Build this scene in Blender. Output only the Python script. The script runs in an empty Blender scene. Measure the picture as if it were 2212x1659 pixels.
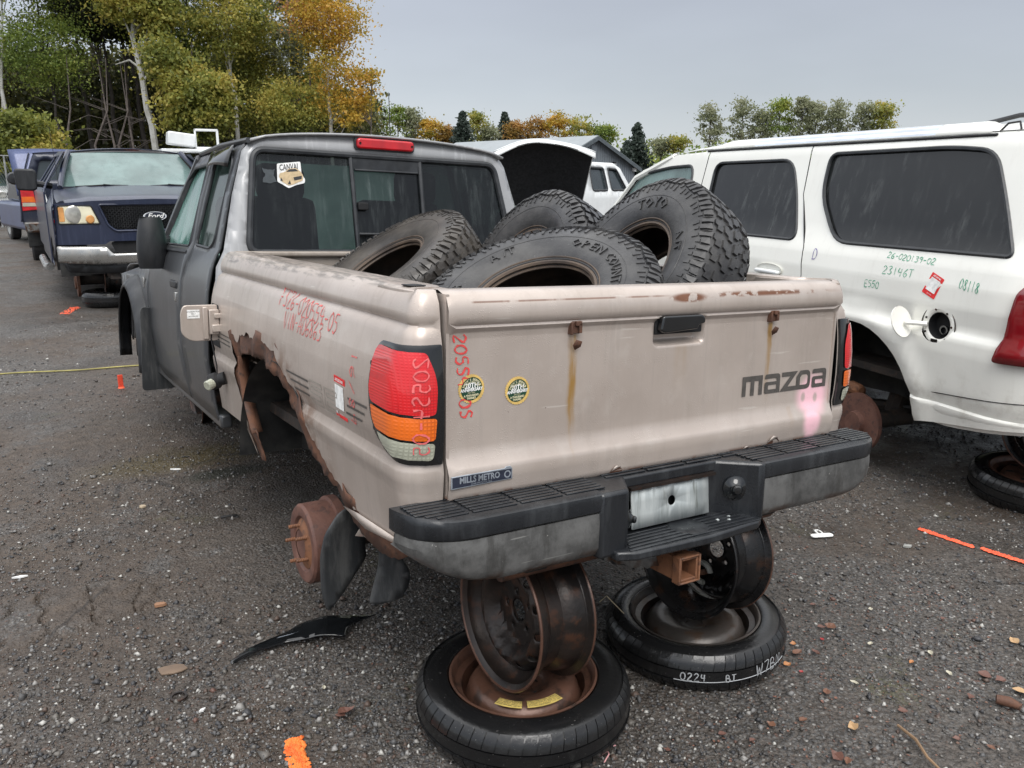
import bpy, math, random
import numpy as np
from mathutils import Vector, Matrix
from mathutils.geometry import delaunay_2d_cdt
from mathutils import noise as mn
S = bpy.context.scene
C = S.collection
rnd = random.Random(7)
PI = math.pi
# ------------------------------------------------------------------ camera
CAM = Vector((-1.57, -1.66, 1.60))
PITCH, YAW, FPX = math.radians(14.0), math.radians(32.06), 1769.0
cd = bpy.data.cameras.new('camera'); cam = bpy.data.objects.new('camera', cd); C.objects.link(cam)
cd.sensor_width = 36; cd.lens = 36*FPX/2212; cd.clip_start = .05; cd.clip_end = 3000
cam.location = CAM; cam.rotation_euler = (PI/2-PITCH, 0, -YAW)
S.camera = cam
# ------------------------------------------------------------------ world and sun (overcast)
W = bpy.data.worlds.new('World'); S.world = W; W.use_nodes = True
nt = W.node_tree; nt.nodes.clear()
SUN_EL, SUN_AZ = math.radians(52), math.radians(200)     # direction the light comes from: behind the camera
def wn(t, **k):
    n = nt.nodes.new(t)
    for a, b in k.items(): setattr(n, a, b)
    return n
out = wn('ShaderNodeOutputWorld'); bg = wn('ShaderNodeBackground'); bg.inputs[1].default_value = .1
sky = wn('ShaderNodeTexSky', sky_type='NISHITA', sun_disc=False, sun_elevation=SUN_EL, sun_rotation=SUN_AZ)
tc = wn('ShaderNodeTexCoord'); sep = wn('ShaderNodeSeparateXYZ'); nt.links.new(tc.outputs['Generated'], sep.inputs[0])
rp = wn('ShaderNodeValToRGB'); cr = rp.color_ramp
SKY = [(0, (4.5, 4.75, 4.85)), (.03, (4.3, 4.55, 4.75)), (.10, (3.75, 4.05, 4.4)), (.19, (3.5, 3.75, 4.25)), (.33, (4.6, 4.85, 5.3)), (.6, (10, 10.2, 10.6)), (1, (13, 13, 13))]
while len(cr.elements) < len(SKY): cr.elements.new(.5)
for e, (p, c) in zip(cr.elements, SKY): e.position = p; e.color = (c[0]/13, c[1]/13, c[2]/13, 1)
nt.links.new(sep.outputs[2], rp.inputs[0])
nz = wn('ShaderNodeTexNoise'); nz.inputs['Scale'].default_value = 2.2; nz.inputs['Detail'].default_value = 4
mp = wn('ShaderNodeMapping'); mp.inputs['Scale'].default_value = (1, 1, 3.5)
nt.links.new(tc.outputs['Generated'], mp.inputs[0]); nt.links.new(mp.outputs[0], nz.inputs[0])
mr = wn('ShaderNodeMapRange'); mr.inputs[1].default_value = .3; mr.inputs[2].default_value = .7; mr.inputs[3].default_value = 12.5; mr.inputs[4].default_value = 14.3
nt.links.new(nz.outputs[0], mr.inputs[0])
az = wn('ShaderNodeMapRange'); az.inputs[1].default_value = -1; az.inputs[2].default_value = 1; az.inputs[3].default_value = 1.36; az.inputs[4].default_value = .90; nt.links.new(sep.outputs[0], az.inputs[0])
m3 = wn('ShaderNodeMath', operation='MULTIPLY'); nt.links.new(mr.outputs[0], m3.inputs[0]); nt.links.new(az.outputs[0], m3.inputs[1])
vm = wn('ShaderNodeVectorMath', operation='SCALE'); nt.links.new(rp.outputs[0], vm.inputs[0]); nt.links.new(m3.outputs[0], vm.inputs['Scale'])
mx = wn('ShaderNodeMix', data_type='RGBA'); mx.inputs[0].default_value = .93
nt.links.new(sky.outputs[0], mx.inputs[6]); nt.links.new(vm.outputs[0], mx.inputs[7])
nt.links.new(mx.outputs[2], bg.inputs[0]); nt.links.new(bg.outputs[0], out.inputs[0])
sd = bpy.data.lights.new('sun', 'SUN'); sd.energy = 1.5; sd.angle = math.radians(35); sd.color = (1, .97, .93)
so = bpy.data.objects.new('sun', sd); C.objects.link(so)
so.rotation_euler = (PI/2-SUN_EL, 0, PI-SUN_AZ)
S.view_settings.view_transform = 'Standard'; S.view_settings.look = 'None'; S.view_settings.gamma = 1
S.view_settings.use_curve_mapping = False; S.view_settings.exposure = 0.55
S.render.engine = 'CYCLES'; S.cycles.max_bounces = 8; S.cycles.transparent_max_bounces = 24
# ------------------------------------------------------------------ node helper
class N:
    def __init__(s, name):
        s.m = bpy.data.materials.new(name); s.m.use_nodes = True; s.t = s.m.node_tree; s.t.nodes.clear()
        s.out = s.n('ShaderNodeOutputMaterial'); s.b = s.n('ShaderNodeBsdfPrincipled'); s.l(s.b.outputs[0], s.out.inputs[0])
        s.tc = s.n('ShaderNodeTexCoord'); s.o = s.tc.outputs['Object']; s.h = None
    def n(s, t, **k):
        x = s.t.nodes.new(t)
        for a, b in k.items(): setattr(x, a, b)
        return x
    def l(s, a, b): s.t.links.new(a, b)
    def put(s, sock, v):
        if isinstance(v, (int, float)): sock.default_value = v
        elif isinstance(v, (tuple, list)): sock.default_value = tuple(v)+(1,) if len(v) == 3 and len(sock.default_value) == 4 else tuple(v)
        else: s.l(v, sock)
    def map(s, sc, loc=(0, 0, 0), v=None, rot=(0, 0, 0)):
        x = s.n('ShaderNodeMapping'); s.l(v or s.o, x.inputs[0]); x.inputs['Scale'].default_value = sc; x.inputs['Location'].default_value = loc; x.inputs['Rotation'].default_value = rot
        return x.outputs[0]
    def noise(s, sc, det=3, v=None, ro=.55, dist=0):
        x = s.n('ShaderNodeTexNoise'); s.l(v or s.o, x.inputs[0]); x.inputs['Scale'].default_value = sc; x.inputs['Detail'].default_value = det
        x.inputs['Roughness'].default_value = ro; x.inputs['Distortion'].default_value = dist; return x.outputs[0]
    def vor(s, sc, v=None, feature='F1', out=0, rand=1):
        x = s.n('ShaderNodeTexVoronoi', feature=feature); s.l(v or s.o, x.inputs[0]); x.inputs['Scale'].default_value = sc; x.inputs['Randomness'].default_value = rand; return x.outputs[out]
    def rng(s, v, a, b, c=0, d=1):
        x = s.n('ShaderNodeMapRange', interpolation_type='SMOOTHSTEP'); s.put(x.inputs[0], v)
        for i, q in zip((1, 2, 3, 4), (a, b, c, d)): x.inputs[i].default_value = q
        return x.outputs[0]
    def ma(s, op, a, b=0):
        x = s.n('ShaderNodeMath', operation=op, use_clamp=False); s.put(x.inputs[0], a); s.put(x.inputs[1], b); return x.outputs[0]
    def mul(s, a, b): return s.ma('MULTIPLY', a, b)
    def mix(s, f, a, b):
        x = s.n('ShaderNodeMix', data_type='RGBA'); s.put(x.inputs[0], f); s.put(x.inputs[6], a); s.put(x.inputs[7], b); return x.outputs[2]
    def mixf(s, f, a, b):
        x = s.n('ShaderNodeMix', data_type='FLOAT'); s.put(x.inputs[0], f); s.put(x.inputs[2], a); s.put(x.inputs[3], b); return x.outputs[0]
    def xyz(s, v=None):
        x = s.n('ShaderNodeSeparateXYZ'); s.l(v or s.o, x.inputs[0]); return x.outputs
    def ball(s, c, r, soft, v=None):      # 1 inside an ellipsoid, soft edge
        q = s.map(tuple(1/k for k in r), tuple(-a/k for a, k in zip(c, r)), v)
        x = s.n('ShaderNodeVectorMath', operation='LENGTH'); s.l(q, x.inputs[0]); return s.rng(x.outputs['Value'], 1-soft, 1, 1, 0)
    def bump(s, h, st, dist=.01):
        x = s.n('ShaderNodeBump'); s.l(h, x.inputs['Height']); x.inputs['Strength'].default_value = st; x.inputs['Distance'].default_value = dist
        if s.h: s.l(s.h, x.inputs['Normal'])
        s.h = x.outputs[0]; s.l(s.h, s.b.inputs['Normal'])
    def done(s, col=None, rough=None, metal=None, coat=None, spec=None, **k):
        for nme, v in (('Base Color', col), ('Roughness', rough), ('Metallic', metal), ('Coat Weight', coat), ('Specular IOR Level', spec)):
            if v is not None: s.put(s.b.inputs[nme], v)
        for a, v in k.items(): s.put(s.b.inputs[a.replace('_', ' ')], v)
        return s.m
def simple(name, col, rough=.5, metal=0, var=.25, vs=8, dirt=None, dirtamt=.5, ds=5, streak=False, bump=0, bs=60, coat=0, spec=.5):
    a = N(name)
    dark = tuple(c*(1-var) for c in col); lite = tuple(min(1, c*(1+var)) for c in col)
    cc = a.mix(a.rng(a.noise(vs, 5), .3, .7), dark, lite)
    if dirt:
        v = a.map((1, 1, .12)) if streak else None
        f = a.mul(a.rng(a.noise(ds, 6, v, .65), .5-.12, .5+.2), dirtamt)
        cc = a.mix(f, cc, dirt); r = a.mixf(f, rough, .85)
    else: r = a.mixf(a.rng(a.noise(vs*2.3, 3), .3, .7), rough*.85, min(1, rough*1.15))
    if bump: a.bump(a.noise(bs, 5), bump, .004)
    return a.done(cc, r, metal, coat, spec)
# ------------------------------------------------------------------ mesh helpers (a shape is (verts, faces))
def J(*ms):
    v, f = [], []
    for m in ms:
        o = len(v); v += [tuple(p) for p in m[0]]; f += [tuple(i+o for i in q) for q in m[1]]
    return v, f
def X(m, M): return [tuple(M @ Vector(p)) for p in m[0]], m[1]
def tr(m, x=0, y=0, z=0): return [(p[0]+x, p[1]+y, p[2]+z) for p in m[0]], m[1]
def flipx(m): return [(-p[0], p[1], p[2]) for p in m[0]], [q[::-1] for q in m[1]]
def box(x0, x1, y0, y1, z0, z1):
    v = [(x, y, z) for z in (z0, z1) for y in (y0, y1) for x in (x0, x1)]
    return v, [(0, 2, 3, 1), (4, 5, 7, 6), (0, 1, 5, 4), (2, 6, 7, 3), (0, 4, 6, 2), (1, 3, 7, 5)]
def lathe(prof, n=48, close=False, a0=0, a1=2*PI):       # prof (r, z) around z
    full = abs(a1-a0-2*PI) < 1e-6; k = n if full else n+1
    v = []; m = len(prof)
    for i in range(k):
        a = a0+(a1-a0)*i/n; c, s = math.cos(a), math.sin(a)
        v += [(r*c, r*s, z) for r, z in prof]
    f = []
    for i in range(n):
        j = (i+1) % k
        for t in range(m if close else m-1):
            u = (t+1) % m; f.append((i*m+t, j*m+t, j*m+u, i*m+u))
    return v, f
def ring(pts, r, n=8, caps=True):                         # tube along points; r number or list
    pts = [Vector(p) for p in pts]; L = len(pts); v, f = [], []
    up = Vector((0, 0, 1)); prev = None
    for i, p in enumerate(pts):
        d = (pts[min(i+1, L-1)]-pts[max(i-1, 0)]).normalized()
        a = d.cross(prev if prev is not None else (up if abs(d.z) < .9 else Vector((1, 0, 0)))).normalized() if prev is None else (prev-d*prev.dot(d)).normalized()
        prev = a; b = d.cross(a); rr = r[i] if isinstance(r, (list, tuple)) else r
        v += [tuple(p+(a*math.cos(2*PI*k/n)+b*math.sin(2*PI*k/n))*rr) for k in range(n)]
    for i in range(L-1):
        for k in range(n): f.append((i*n+k, i*n+(k+1) % n, (i+1)*n+(k+1) % n, (i+1)*n+k))
    if caps: f += [tuple(range(n))[::-1], tuple(range((L-1)*n, L*n))]
    return v, f
def prism(poly, a, b, axis=1):                            # polygon in the other two axes, extruded along axis
    n = len(poly)
    def P(p, h):
        q = list(p); q.insert(axis, h); return tuple(q)
    v = [P(p, a) for p in poly]+[P(p, b) for p in poly]
    return v, [tuple(range(n))[::-1], tuple(range(n, 2*n))]+[(i, (i+1) % n, n+(i+1) % n, n+i) for i in range(n)]
def grid(us, vs, fn):
    v = [tuple(fn(a, b)) for b in vs for a in us]; n = len(us)
    return v, [(j*n+i, j*n+i+1, (j+1)*n+i+1, (j+1)*n+i) for j in range(len(vs)-1) for i in range(n-1)]
def cdt(outline, holes, us, vs, fn, jit=0):               # sheet cut out of a (u, v) plane, mapped through fn
    pts, edges = [], []
    def loop(L):
        o = len(pts); pts.extend(Vector(p) for p in L); edges.extend((o+i, o+(i+1) % len(L)) for i in range(len(L)))
    def dens(L):
        o = []
        for i in range(len(L)):
            a, b = Vector(L[i]), Vector(L[(i+1) % len(L)]); k = max(1, int((b-a).length/.03))
            o += [tuple(a.lerp(b, t/k)) for t in range(k)]
        return o
    outline = dens(outline); holes = [dens(h) for h in holes]
    loop(outline)
    for h in holes: loop(h)
    allL = [outline]+holes
    segs = [(L[i], L[(i+1) % len(L)]) for L in allL for i in range(len(L))]
    A = np.array([s[0] for s in segs]); B = np.array([s[1] for s in segs]); D = B-A; LL = (D**2).sum(1)+1e-12
    def inside(P, L):
        L = np.array(L); a = L; b = np.roll(L, -1, 0); x, y = P[:, 0:1], P[:, 1:2]
        c = ((a[:, 1] > y) != (b[:, 1] > y)) & (x < (b[:, 0]-a[:, 0])*(y-a[:, 1])/(b[:, 1]-a[:, 1]+1e-15)+a[:, 0])
        return c.sum(1) % 2 == 1
    G = np.array([(a, b) for b in vs for a in us], float)
    ok = inside(G, outline)
    for h in holes: ok &= ~inside(G, h)
    G = G[ok]
    if len(G):
        mind = np.full(len(G), 9e9)
        for k in range(0, len(A), 64):
            t = np.clip(((G[:, None]-A[None, k:k+64])*D[None, k:k+64]).sum(2)/LL[None, k:k+64], 0, 1)
            q = A[None, k:k+64]+t[..., None]*D[None, k:k+64]-G[:, None]
            mind = np.minimum(mind, np.sqrt((q**2).sum(2)).min(1))
        G = G[mind > .004]
    pts += [Vector(p) for p in G]
    V, E_, F, *_ = delaunay_2d_cdt(pts, edges, [], 0, 1e-6)
    Vn = np.array([tuple(p) for p in V]); F = [tuple(f) for f in F]
    cen = np.array([Vn[list(f)].mean(0) for f in F])
    ok = inside(cen, outline)
    for h in holes: ok &= ~inside(cen, h)
    F = [f for f, k in zip(F, ok) if k]
    used = sorted({i for f in F for i in f}); mp_ = {o: i for i, o in enumerate(used)}
    return [tuple(fn(Vn[i][0], Vn[i][1])) for i in used], [tuple(mp_[i] for i in f) for f in F]
def lin(a, b, n): return [a+(b-a)*i/n for i in range(n+1)]
def interp(tab, x, k=1):
    if x <= tab[0][0]: return tab[0][k]
    for a, b in zip(tab, tab[1:]):
        if x <= b[0]: t = (x-a[0])/(b[0]-a[0]+1e-12); return a[k]+(b[k]-a[k])*t
    return tab[-1][k]
def rrect(x0, x1, z0, z1, r, n=5):
    rs = r if isinstance(r, (list, tuple)) else [r]*4; o = []
    for (cx, cz, a, q) in ((x1-rs[0], z1-rs[0], 0, rs[0]), (x0+rs[1], z1-rs[1], PI/2, rs[1]), (x0+rs[2], z0+rs[2], PI, rs[2]), (x1-rs[3], z0+rs[3], 1.5*PI, rs[3])):
        o += [(cx+q*math.cos(a+PI/2*i/n), cz+q*math.sin(a+PI/2*i/n)) for i in range(n+1)]
    return o
def rpoly(P, r, n=4):                                     # polygon with rounded corners
    o = []; L = len(P)
    for i in range(L):
        a, b, c = Vector(P[i-1]), Vector(P[i]), Vector(P[(i+1) % L]); rr = r[i] if isinstance(r, (list, tuple)) else r
        d1, d2 = (a-b), (c-b); k = min(rr, d1.length*.45, d2.length*.45); p, q = b+d1.normalized()*k, b+d2.normalized()*k
        o += [tuple((1-t)**2*p+2*t*(1-t)*b+t*t*q) for t in [j/n for j in range(n+1)]]
    return o
def jag(P, step, amp, seed=0):                            # torn outline
    o = []; R = random.Random(seed)
    for i in range(len(P)-1):
        a, b = Vector(P[i]), Vector(P[i+1]); d = b-a; k = max(1, int(d.length/step)); nn = Vector((-d.y, d.x)).normalized()
        for t in range(k):
            p = a.lerp(b, t/k)+nn*(R.uniform(-amp, amp) if (t or i) else 0); o.append((p.x, p.y))
    o.append(tuple(P[-1])); return o
def mesh(name, m):
    me = bpy.data.meshes.new(name); me.from_pydata(m[0], [], m[1]); me.validate(); me.update(); return me
def obj(name, m, mat, parent=None, smooth=True, ang=35, bevel=0, solid=0, off=-1, sub=0, seg=2, mw=None, kind=None, fixn=False):
    me = m if isinstance(m, bpy.types.Mesh) else mesh(name, m)
    if not me.materials: me.materials.append(mat)
    if fixn:
        import bmesh
        bm = bmesh.new(); bm.from_mesh(me); bmesh.ops.recalc_face_normals(bm, faces=bm.faces); bm.to_mesh(me); bm.free()
    if smooth:
        me.polygons.foreach_set('use_smooth', [True]*len(me.polygons)); me.set_sharp_from_angle(angle=math.radians(ang))
    o = bpy.data.objects.new(name, me); C.objects.link(o); o.parent = parent
    if mw is not None: o.matrix_world = mw
    if solid: k = o.modifiers.new('solid', 'SOLIDIFY'); k.thickness = solid; k.offset = off; k.use_even_offset = False
    if bevel: k = o.modifiers.new('bevel', 'BEVEL'); k.width = bevel; k.segments = seg; k.limit_method = 'ANGLE'; k.angle_limit = math.radians(40)
    if sub: k = o.modifiers.new('sub', 'SUBSURF'); k.levels = sub; k.render_levels = sub
    if kind: o['kind'] = kind
    return o
def thing(name, label, cat, loc=(0, 0, 0), rz=0, group=None, mat=None):
    o = bpy.data.objects.new(name, None); C.objects.link(o); o.empty_display_size = .2
    o.location = loc; o.rotation_euler = (0, 0, rz)
    if mat is not None: o.matrix_world = mat
    return tag(o, label, cat, group)
def tag(o, label, cat, group=None):
    o['label'] = label; o['category'] = cat
    if group: o['group'] = group
    return o
def copy_tree(o, label, loc=None, rz=None, mat=None):
    def cp(a, par):
        b = a.copy(); C.objects.link(b); b.parent = par
        for ch in a.children: cp(ch, b)
        return b
    r = cp(o, None); r['label'] = label
    if loc is not None: r.location = loc
    if rz is not None: r.rotation_euler = (0, 0, rz)
    if mat is not None: r.matrix_world = mat
    return r
def axis_mat(c, a, spin=0):                               # local z -> a
    q = Vector((0, 0, 1)).rotation_difference(Vector(a).normalized()).to_matrix().to_4x4()
    return Matrix.Translation(Vector(c)) @ q @ Matrix.Rotation(spin, 4, 'Z')
# stroke lettering: each glyph a list of polylines on a 1 wide x 2 high cell
GL = {'0': [[(.5, 2), (.1, 1.5), (.1, .5), (.5, 0), (.9, .5), (.9, 1.5), (.5, 2)]], '1': [[(.5, 2), (.5, 0)]], '2': [[(.1, 1.6), (.4, 2), (.8, 1.8), (.85, 1.4), (.1, 0), (.95, .05)]],
 '3': [[(.1, 1.8), (.6, 2), (.85, 1.6), (.4, 1.1), (.9, .7), (.7, .1), (.1, .1)]], '4': [[(.2, 2), (.1, 1), (.9, 1.05)], [(.75, 1.9), (.7, 0)]], '5': [[(.9, 2), (.2, 1.95), (.15, 1.2), (.7, 1.15), (.85, .5), (.5, 0), (.1, .15)]],
 '6': [[(.8, 2), (.2, 1.1), (.15, .4), (.5, 0), (.85, .4), (.7, .9), (.2, .7)]], '7': [[(.1, 1.95), (.9, 2), (.4, 0)]], '8': [[(.5, 1.1), (.2, 1.6), (.5, 2), (.8, 1.6), (.5, 1.1), (.15, .5), (.5, 0), (.85, .5), (.5, 1.1)]],
 '9': [[(.85, 1.5), (.5, 1.1), (.15, 1.5), (.5, 2), (.85, 1.6), (.7, 0)]], '-': [[(.15, 1), (.8, 1.05)]], '/': [[(.1, -.2), (.9, 2.1)]], 'A': [[(.05, 0), (.5, 2), (.95, 0)], [(.2, .8), (.8, .8)]],
 'S': [[(.9, 1.8), (.4, 2), (.15, 1.5), (.8, .8), (.7, .1), (.1, .1)]], 'E': [[(.9, 2), (.15, 2), (.15, 0), (.9, 0)], [(.15, 1), (.7, 1)]], 'T': [[(0, 2), (1, 2)], [(.5, 2), (.5, 0)]], 'W': [[(0, 2), (.25, 0), (.5, 1.5), (.75, 0), (1, 2)]],
 'B': [[(.1, 0), (.1, 2), (.7, 1.8), (.7, 1.2), (.1, 1.05), (.9, .8), (.8, .1), (.1, 0)]], 'D': [[(.2, 0), (.15, 2), (.7, 1.8), (.95, 1), (.7, .2), (.05, .1)]], 'N': [[(.1, 0), (.1, 2), (.9, 0), (.9, 2)]], 'C': [[(.9, 1.7), (.5, 2), (.1, 1.4), (.1, .6), (.5, 0), (.9, .3)]],
 'V': [[(.05, 2), (.5, 0), (.95, 2)]], 'I': [[(.5, 2), (.5, 0)]], 'Z': [[(.1, 2), (.9, 2), (.1, 0), (.9, 0)]], 'O': [[(.5, 2), (.1, 1.5), (.1, .5), (.5, 0), (.9, .5), (.9, 1.5), (.5, 2)]], 'P': [[(.1, 0), (.1, 2), (.8, 1.9), (.85, 1.3), (.1, 1)]],
 'U': [[(.1, 2), (.1, .4), (.5, 0), (.9, .4), (.9, 2)]], 'R': [[(.1, 0), (.1, 2), (.8, 1.9), (.85, 1.3), (.1, 1), (.9, 0)]], 'Y': [[(.05, 2), (.5, 1), (.95, 2)], [(.5, 1), (.5, 0)]], 'M': [[(.05, 0), (.1, 2), (.5, .8), (.9, 2), (.95, 0)]], 'L': [[(.15, 2), (.15, 0), (.9, 0)]], 'H': [[(.1, 0), (.1, 2)], [(.9, 0), (.9, 2)], [(.1, 1), (.9, 1)]], 'F': [[(.9, 2), (.15, 2), (.15, 0)], [(.15, 1.05), (.7, 1.05)]], ' ': [],
 'v': [[(.1, 1.1), (.5, 0), (.9, 1.2)]], 'i': [[(.5, 1.1), (.5, 0)]], 'n': [[(.15, 0), (.15, 1.2), (.8, 1), (.85, 0)]], 'J': [[(.3, 2), (.9, 2), (.7, .2), (.2, .1), (.1, .5)]], 'K': [[(.1, 0), (.1, 2)], [(.9, 2), (.1, .9), (.9, 0)]]}
def strokes(txt, h, w, fn, sp=1.25, wob=.05, seed=1, aspect=.5, subd=3):
    """text baseline from u=0 along +u, height h; w stroke width; fn(u, v)->3D point; returns shape of flat ribbons"""
    R = random.Random(seed); v, f = [], []; u0 = 0; cw = h*aspect
    for ch in txt:
        sy = R.uniform(-.08, .08)*h*wob*10
        for pl in GL.get(ch, []):
            P = [Vector((u0+x*cw+R.uniform(-1, 1)*wob*cw, y*h/2+sy+R.uniform(-1, 1)*wob*h*.5)) for x, y in pl]
            Q = []
            for a in range(len(P)-1):
                p0, p1, p2, p3 = P[max(a-1, 0)], P[a], P[a+1], P[min(a+2, len(P)-1)]
                for t in range(subd):
                    t /= subd; Q.append(.5*((2*p1)+(p2-p0)*t+(2*p0-5*p1+4*p2-p3)*t*t+(3*p1-p0-3*p2+p3)*t**3))
            Q.append(P[-1]); o = len(v)
            for i, p in enumerate(Q):
                d = (Q[min(i+1, len(Q)-1)]-Q[max(i-1, 0)]); d = d.normalized() if d.length > 1e-9 else Vector((1, 0)); nn = Vector((-d.y, d.x))*w/2*R.uniform(.45, 1.3)
                v += [tuple(fn(*(p+nn))), tuple(fn(*(p-nn)))]
            f += [(o+2*i, o+2*i+1, o+2*i+3, o+2*i+2) for i in range(len(Q)-1)]
        u0 += cw*sp
    return v, f
def text(s, size, fn, cx=.0, cy=.0, sx=1.0, shear=0, center=True, bold=0, res=2):
    cu = bpy.data.curves.new('t', 'FONT'); cu.body = s; cu.size = size; cu.resolution_u = res; cu.offset = bold; cu.shear = shear
    if center: cu.align_x = 'CENTER'; cu.align_y = 'CENTER'
    o = bpy.data.objects.new('t', cu); me = o.to_mesh()
    v = [tuple(fn(cx+p.co.x*sx, cy+p.co.y)) for p in me.vertices]; f = [tuple(p.vertices) for p in me.polygons]
    o.to_mesh_clear(); bpy.data.objects.remove(o); bpy.data.curves.remove(cu); return v, f
def fan(outline, fn):                                     # flat filled outline
    V, E_, F, *_ = delaunay_2d_cdt([Vector(p) for p in outline], [(i, (i+1) % len(outline)) for i in range(len(outline))], [], 1, 1e-7)
    return [tuple(fn(p.x, p.y)) for p in V], [tuple(q) for q in F]
# ------------------------------------------------------------------ materials
def truck_paint():
    a = N('champagne_paint'); x, y, z = a.xyz()
    base = a.mix(a.rng(a.noise(3, 4), .3, .7), (.43, .365, .32), (.52, .45, .40))
    base = a.mix(a.mul(a.rng(a.noise(13, 5, a.map((1, 1, .7)), .7), .5, .72), .28), base, (.60, .55, .50)); base = a.mix(a.mul(a.rng(a.noise(9, 6, a.map((1, 1, .4), (3, 0, 0)), .7), .52, .75), .30), base, (.30, .255, .21))
    scr = a.rng(a.noise(60, 2, a.map((.08, .08, 1.2), rot=(0, .3, .2))), .70, .735); base = a.mix(a.mul(scr, .4), base, (.70, .66, .60))
    arch = a.mul(a.ball((0, 1.03, .56), (9, .60, .50), .28), a.rng(x, .0, -.1)); base = a.mix(a.mul(arch, a.mul(a.rng(a.noise(11, 6, None, .7), .40, .62), .8)), base, (.20, .105, .06))
    st = a.rng(a.noise(26, 6, a.map((1, 1, .06)), .7), .48, .78)                 # thin dirty runs
    base = a.mix(a.mul(st, .22), base, (.22, .195, .17))
    gr = a.mul(a.rng(a.noise(5, 6, None, .7), .45, .75), a.rng(z, .75, .45)); base = a.mix(a.mul(gr, .7), base, (.16, .13, .10))   # splashed dirt low down
    mud = a.mul(a.rng(y, 1.0, 2.0), a.rng(a.noise(7, 6, a.map((1, 1, .3)), .7), .4, .7)); base = a.mix(a.mul(mud, .45), base, (.27, .25, .2))
    topd = a.mul(a.rng(z, 1.222, 1.232), a.rng(a.noise(30, 5, a.map((2, .35, 1)), .7), .42, .6)); topd = a.mul(topd, a.rng(y, .15, .3)); base = a.mix(a.mul(topd, .75), base, (.16, .14, .12))
    chips = a.rng(a.noise(95, 2), .77, .80); base = a.mix(a.mul(chips, .7), base, (.12, .08, .06))
    rim_ = a.ma('ADD', a.mul(a.noise(35, 5), .12), 0)
    rough = a.mixf(a.mul(st, .8), .34, .6)
    d = a.vor(190); drops = a.rng(d, .16, .3, 1, 0); dm = a.mul(drops, a.rng(a.noise(14, 3), .5, .6))
    a.bump(a.noise(2.4, 3), .12, .02); a.bump(dm, .35, .002)
    return a, base, rough
def finish_truck(): 
    a, base, rough = truck_paint(); return a.done(base, rough, .35, .25, Coat_Roughness=.15)
def gate_paint():
    a, base, rough = truck_paint(); x, y, z = a.xyz(); a.m.name = 'champagne_paint_tailgate'
    wob = a.mul(a.ma('SUBTRACT', a.noise(9, 3, a.map((.0, 1, 1))), .5), .02); xx = a.ma('ADD', x, wob)
    for cx, w, zt, zb, am in ((-.342, .016, 1.12, .82, .95), (.392, .013, 1.12, .84, .9), (-.345, .005, 1.1, .76, .5), (.03, .03, 1.07, .9, .22), (.5, .012, .85, .74, .35)):
        m = a.rng(a.ma('ABSOLUTE', a.ma('SUBTRACT', xx, cx)), w*.35, w*1.15, 1, 0)
        m = a.mul(m, a.mul(a.rng(z, zb, zb+.18), a.rng(z, zt-.01, zt, 1, 0))); m = a.mul(m, a.rng(a.noise(60, 5, a.map((1, 1, .12))), .3, .62, .35, 1))
        base = a.mix(a.mul(m, am), base, (.36, .2, .045))
    # paint peeled off along the top roll
    m = a.mul(a.ball((.33, .0, 1.204), (.42, .2, .011), .75), a.rng(a.noise(26, 5, a.map((.6, 1, 1)), .6), .44, .50))
    m2 = a.mul(a.ball((.035, 0, 1.199), (.085, .2, .016), .5), a.rng(a.noise(22, 4), .38, .45)); m = a.ma('MAXIMUM', m, m2)
    ln = a.mul(a.rng(a.ma('ABSOLUTE', a.ma('SUBTRACT', z, 1.206)), .0015, .003, 1, 0), a.mul(a.rng(x, .0, -.1), a.rng(a.noise(8, 4, a.map((1, 0, 0))), .42, .5))); m = a.ma('MAXIMUM', m, a.mul(ln, .7))
    edge = a.mul(a.rng(z, .752, .735), a.rng(a.noise(18, 5), .5, .6)); m = a.ma('MAXIMUM', m, edge)
    base = a.mix(m, base, a.mix(a.noise(40, 4), (.09, .035, .02), (.2, .09, .05)))
    # pink spray blob
    p = a.ball((.615, 0, .872), (.095, .3, .085), .55); p2 = a.ball((.60, 0, .79), (.055, .3, .07), .6); p3 = a.ball((.595, 0, .745), (.035, .3, .05), .7)
    p = a.ma('MAXIMUM', p, a.ma('MAXIMUM', p2, p3)); p = a.mul(p, a.rng(a.noise(10, 4), .25, .5, .55, 1))
    for c in ((.572, 0, .868), (.632, 0, .862)): p = a.mul(p, a.ma('SUBTRACT', 1, a.mul(a.ball(c, (.014, .3, .021), .6), .75)))
    base = a.mix(a.mul(p, .92), base, (.86, .50, .57))
    return a.done(base, a.mixf(m, rough, .85), a.mixf(a.ma('MAXIMUM', m, p), .35, 0), a.mixf(m, .25, 0), Coat_Roughness=.15)
M_paint = finish_truck(); M_gate = gate_paint()
def cabp(name, c1, c2, lo=.8):
    a = N(name); x, y, z = a.xyz()
    base = a.mix(a.rng(a.noise(2, 3), .3, .7), c1, c2)
    st = a.rng(a.noise(30, 6, a.map((1, 1, .05)), .7), .5, .74); base = a.mix(a.mul(st, .3), base, tuple(min(1, k*2.2+.04) for k in c2))
    gr = a.mul(a.rng(a.noise(6, 6, None, .7), .4, .7), a.rng(z, lo, lo-.35)); base = a.mix(a.mul(gr, .7), base, (.11, .095, .08))
    d = a.rng(a.vor(230), .16, .3, 1, 0); a.bump(a.mul(d, a.rng(a.noise(14, 3), .45, .6)), .35, .002)
    return a.done(base, .33, .15, .3, Coat_Roughness=.12)
M_cab = cabp('graphite_cab_paint', (.036, .038, .042), (.060, .063, .067))
M_cabr = cabp('grey_cab_rear_paint', (.31, .315, .32), (.37, .37, .375))
M_blue = cabp('navy_paint', (.012, .017, .040), (.019, .026, .056), .7)
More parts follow.
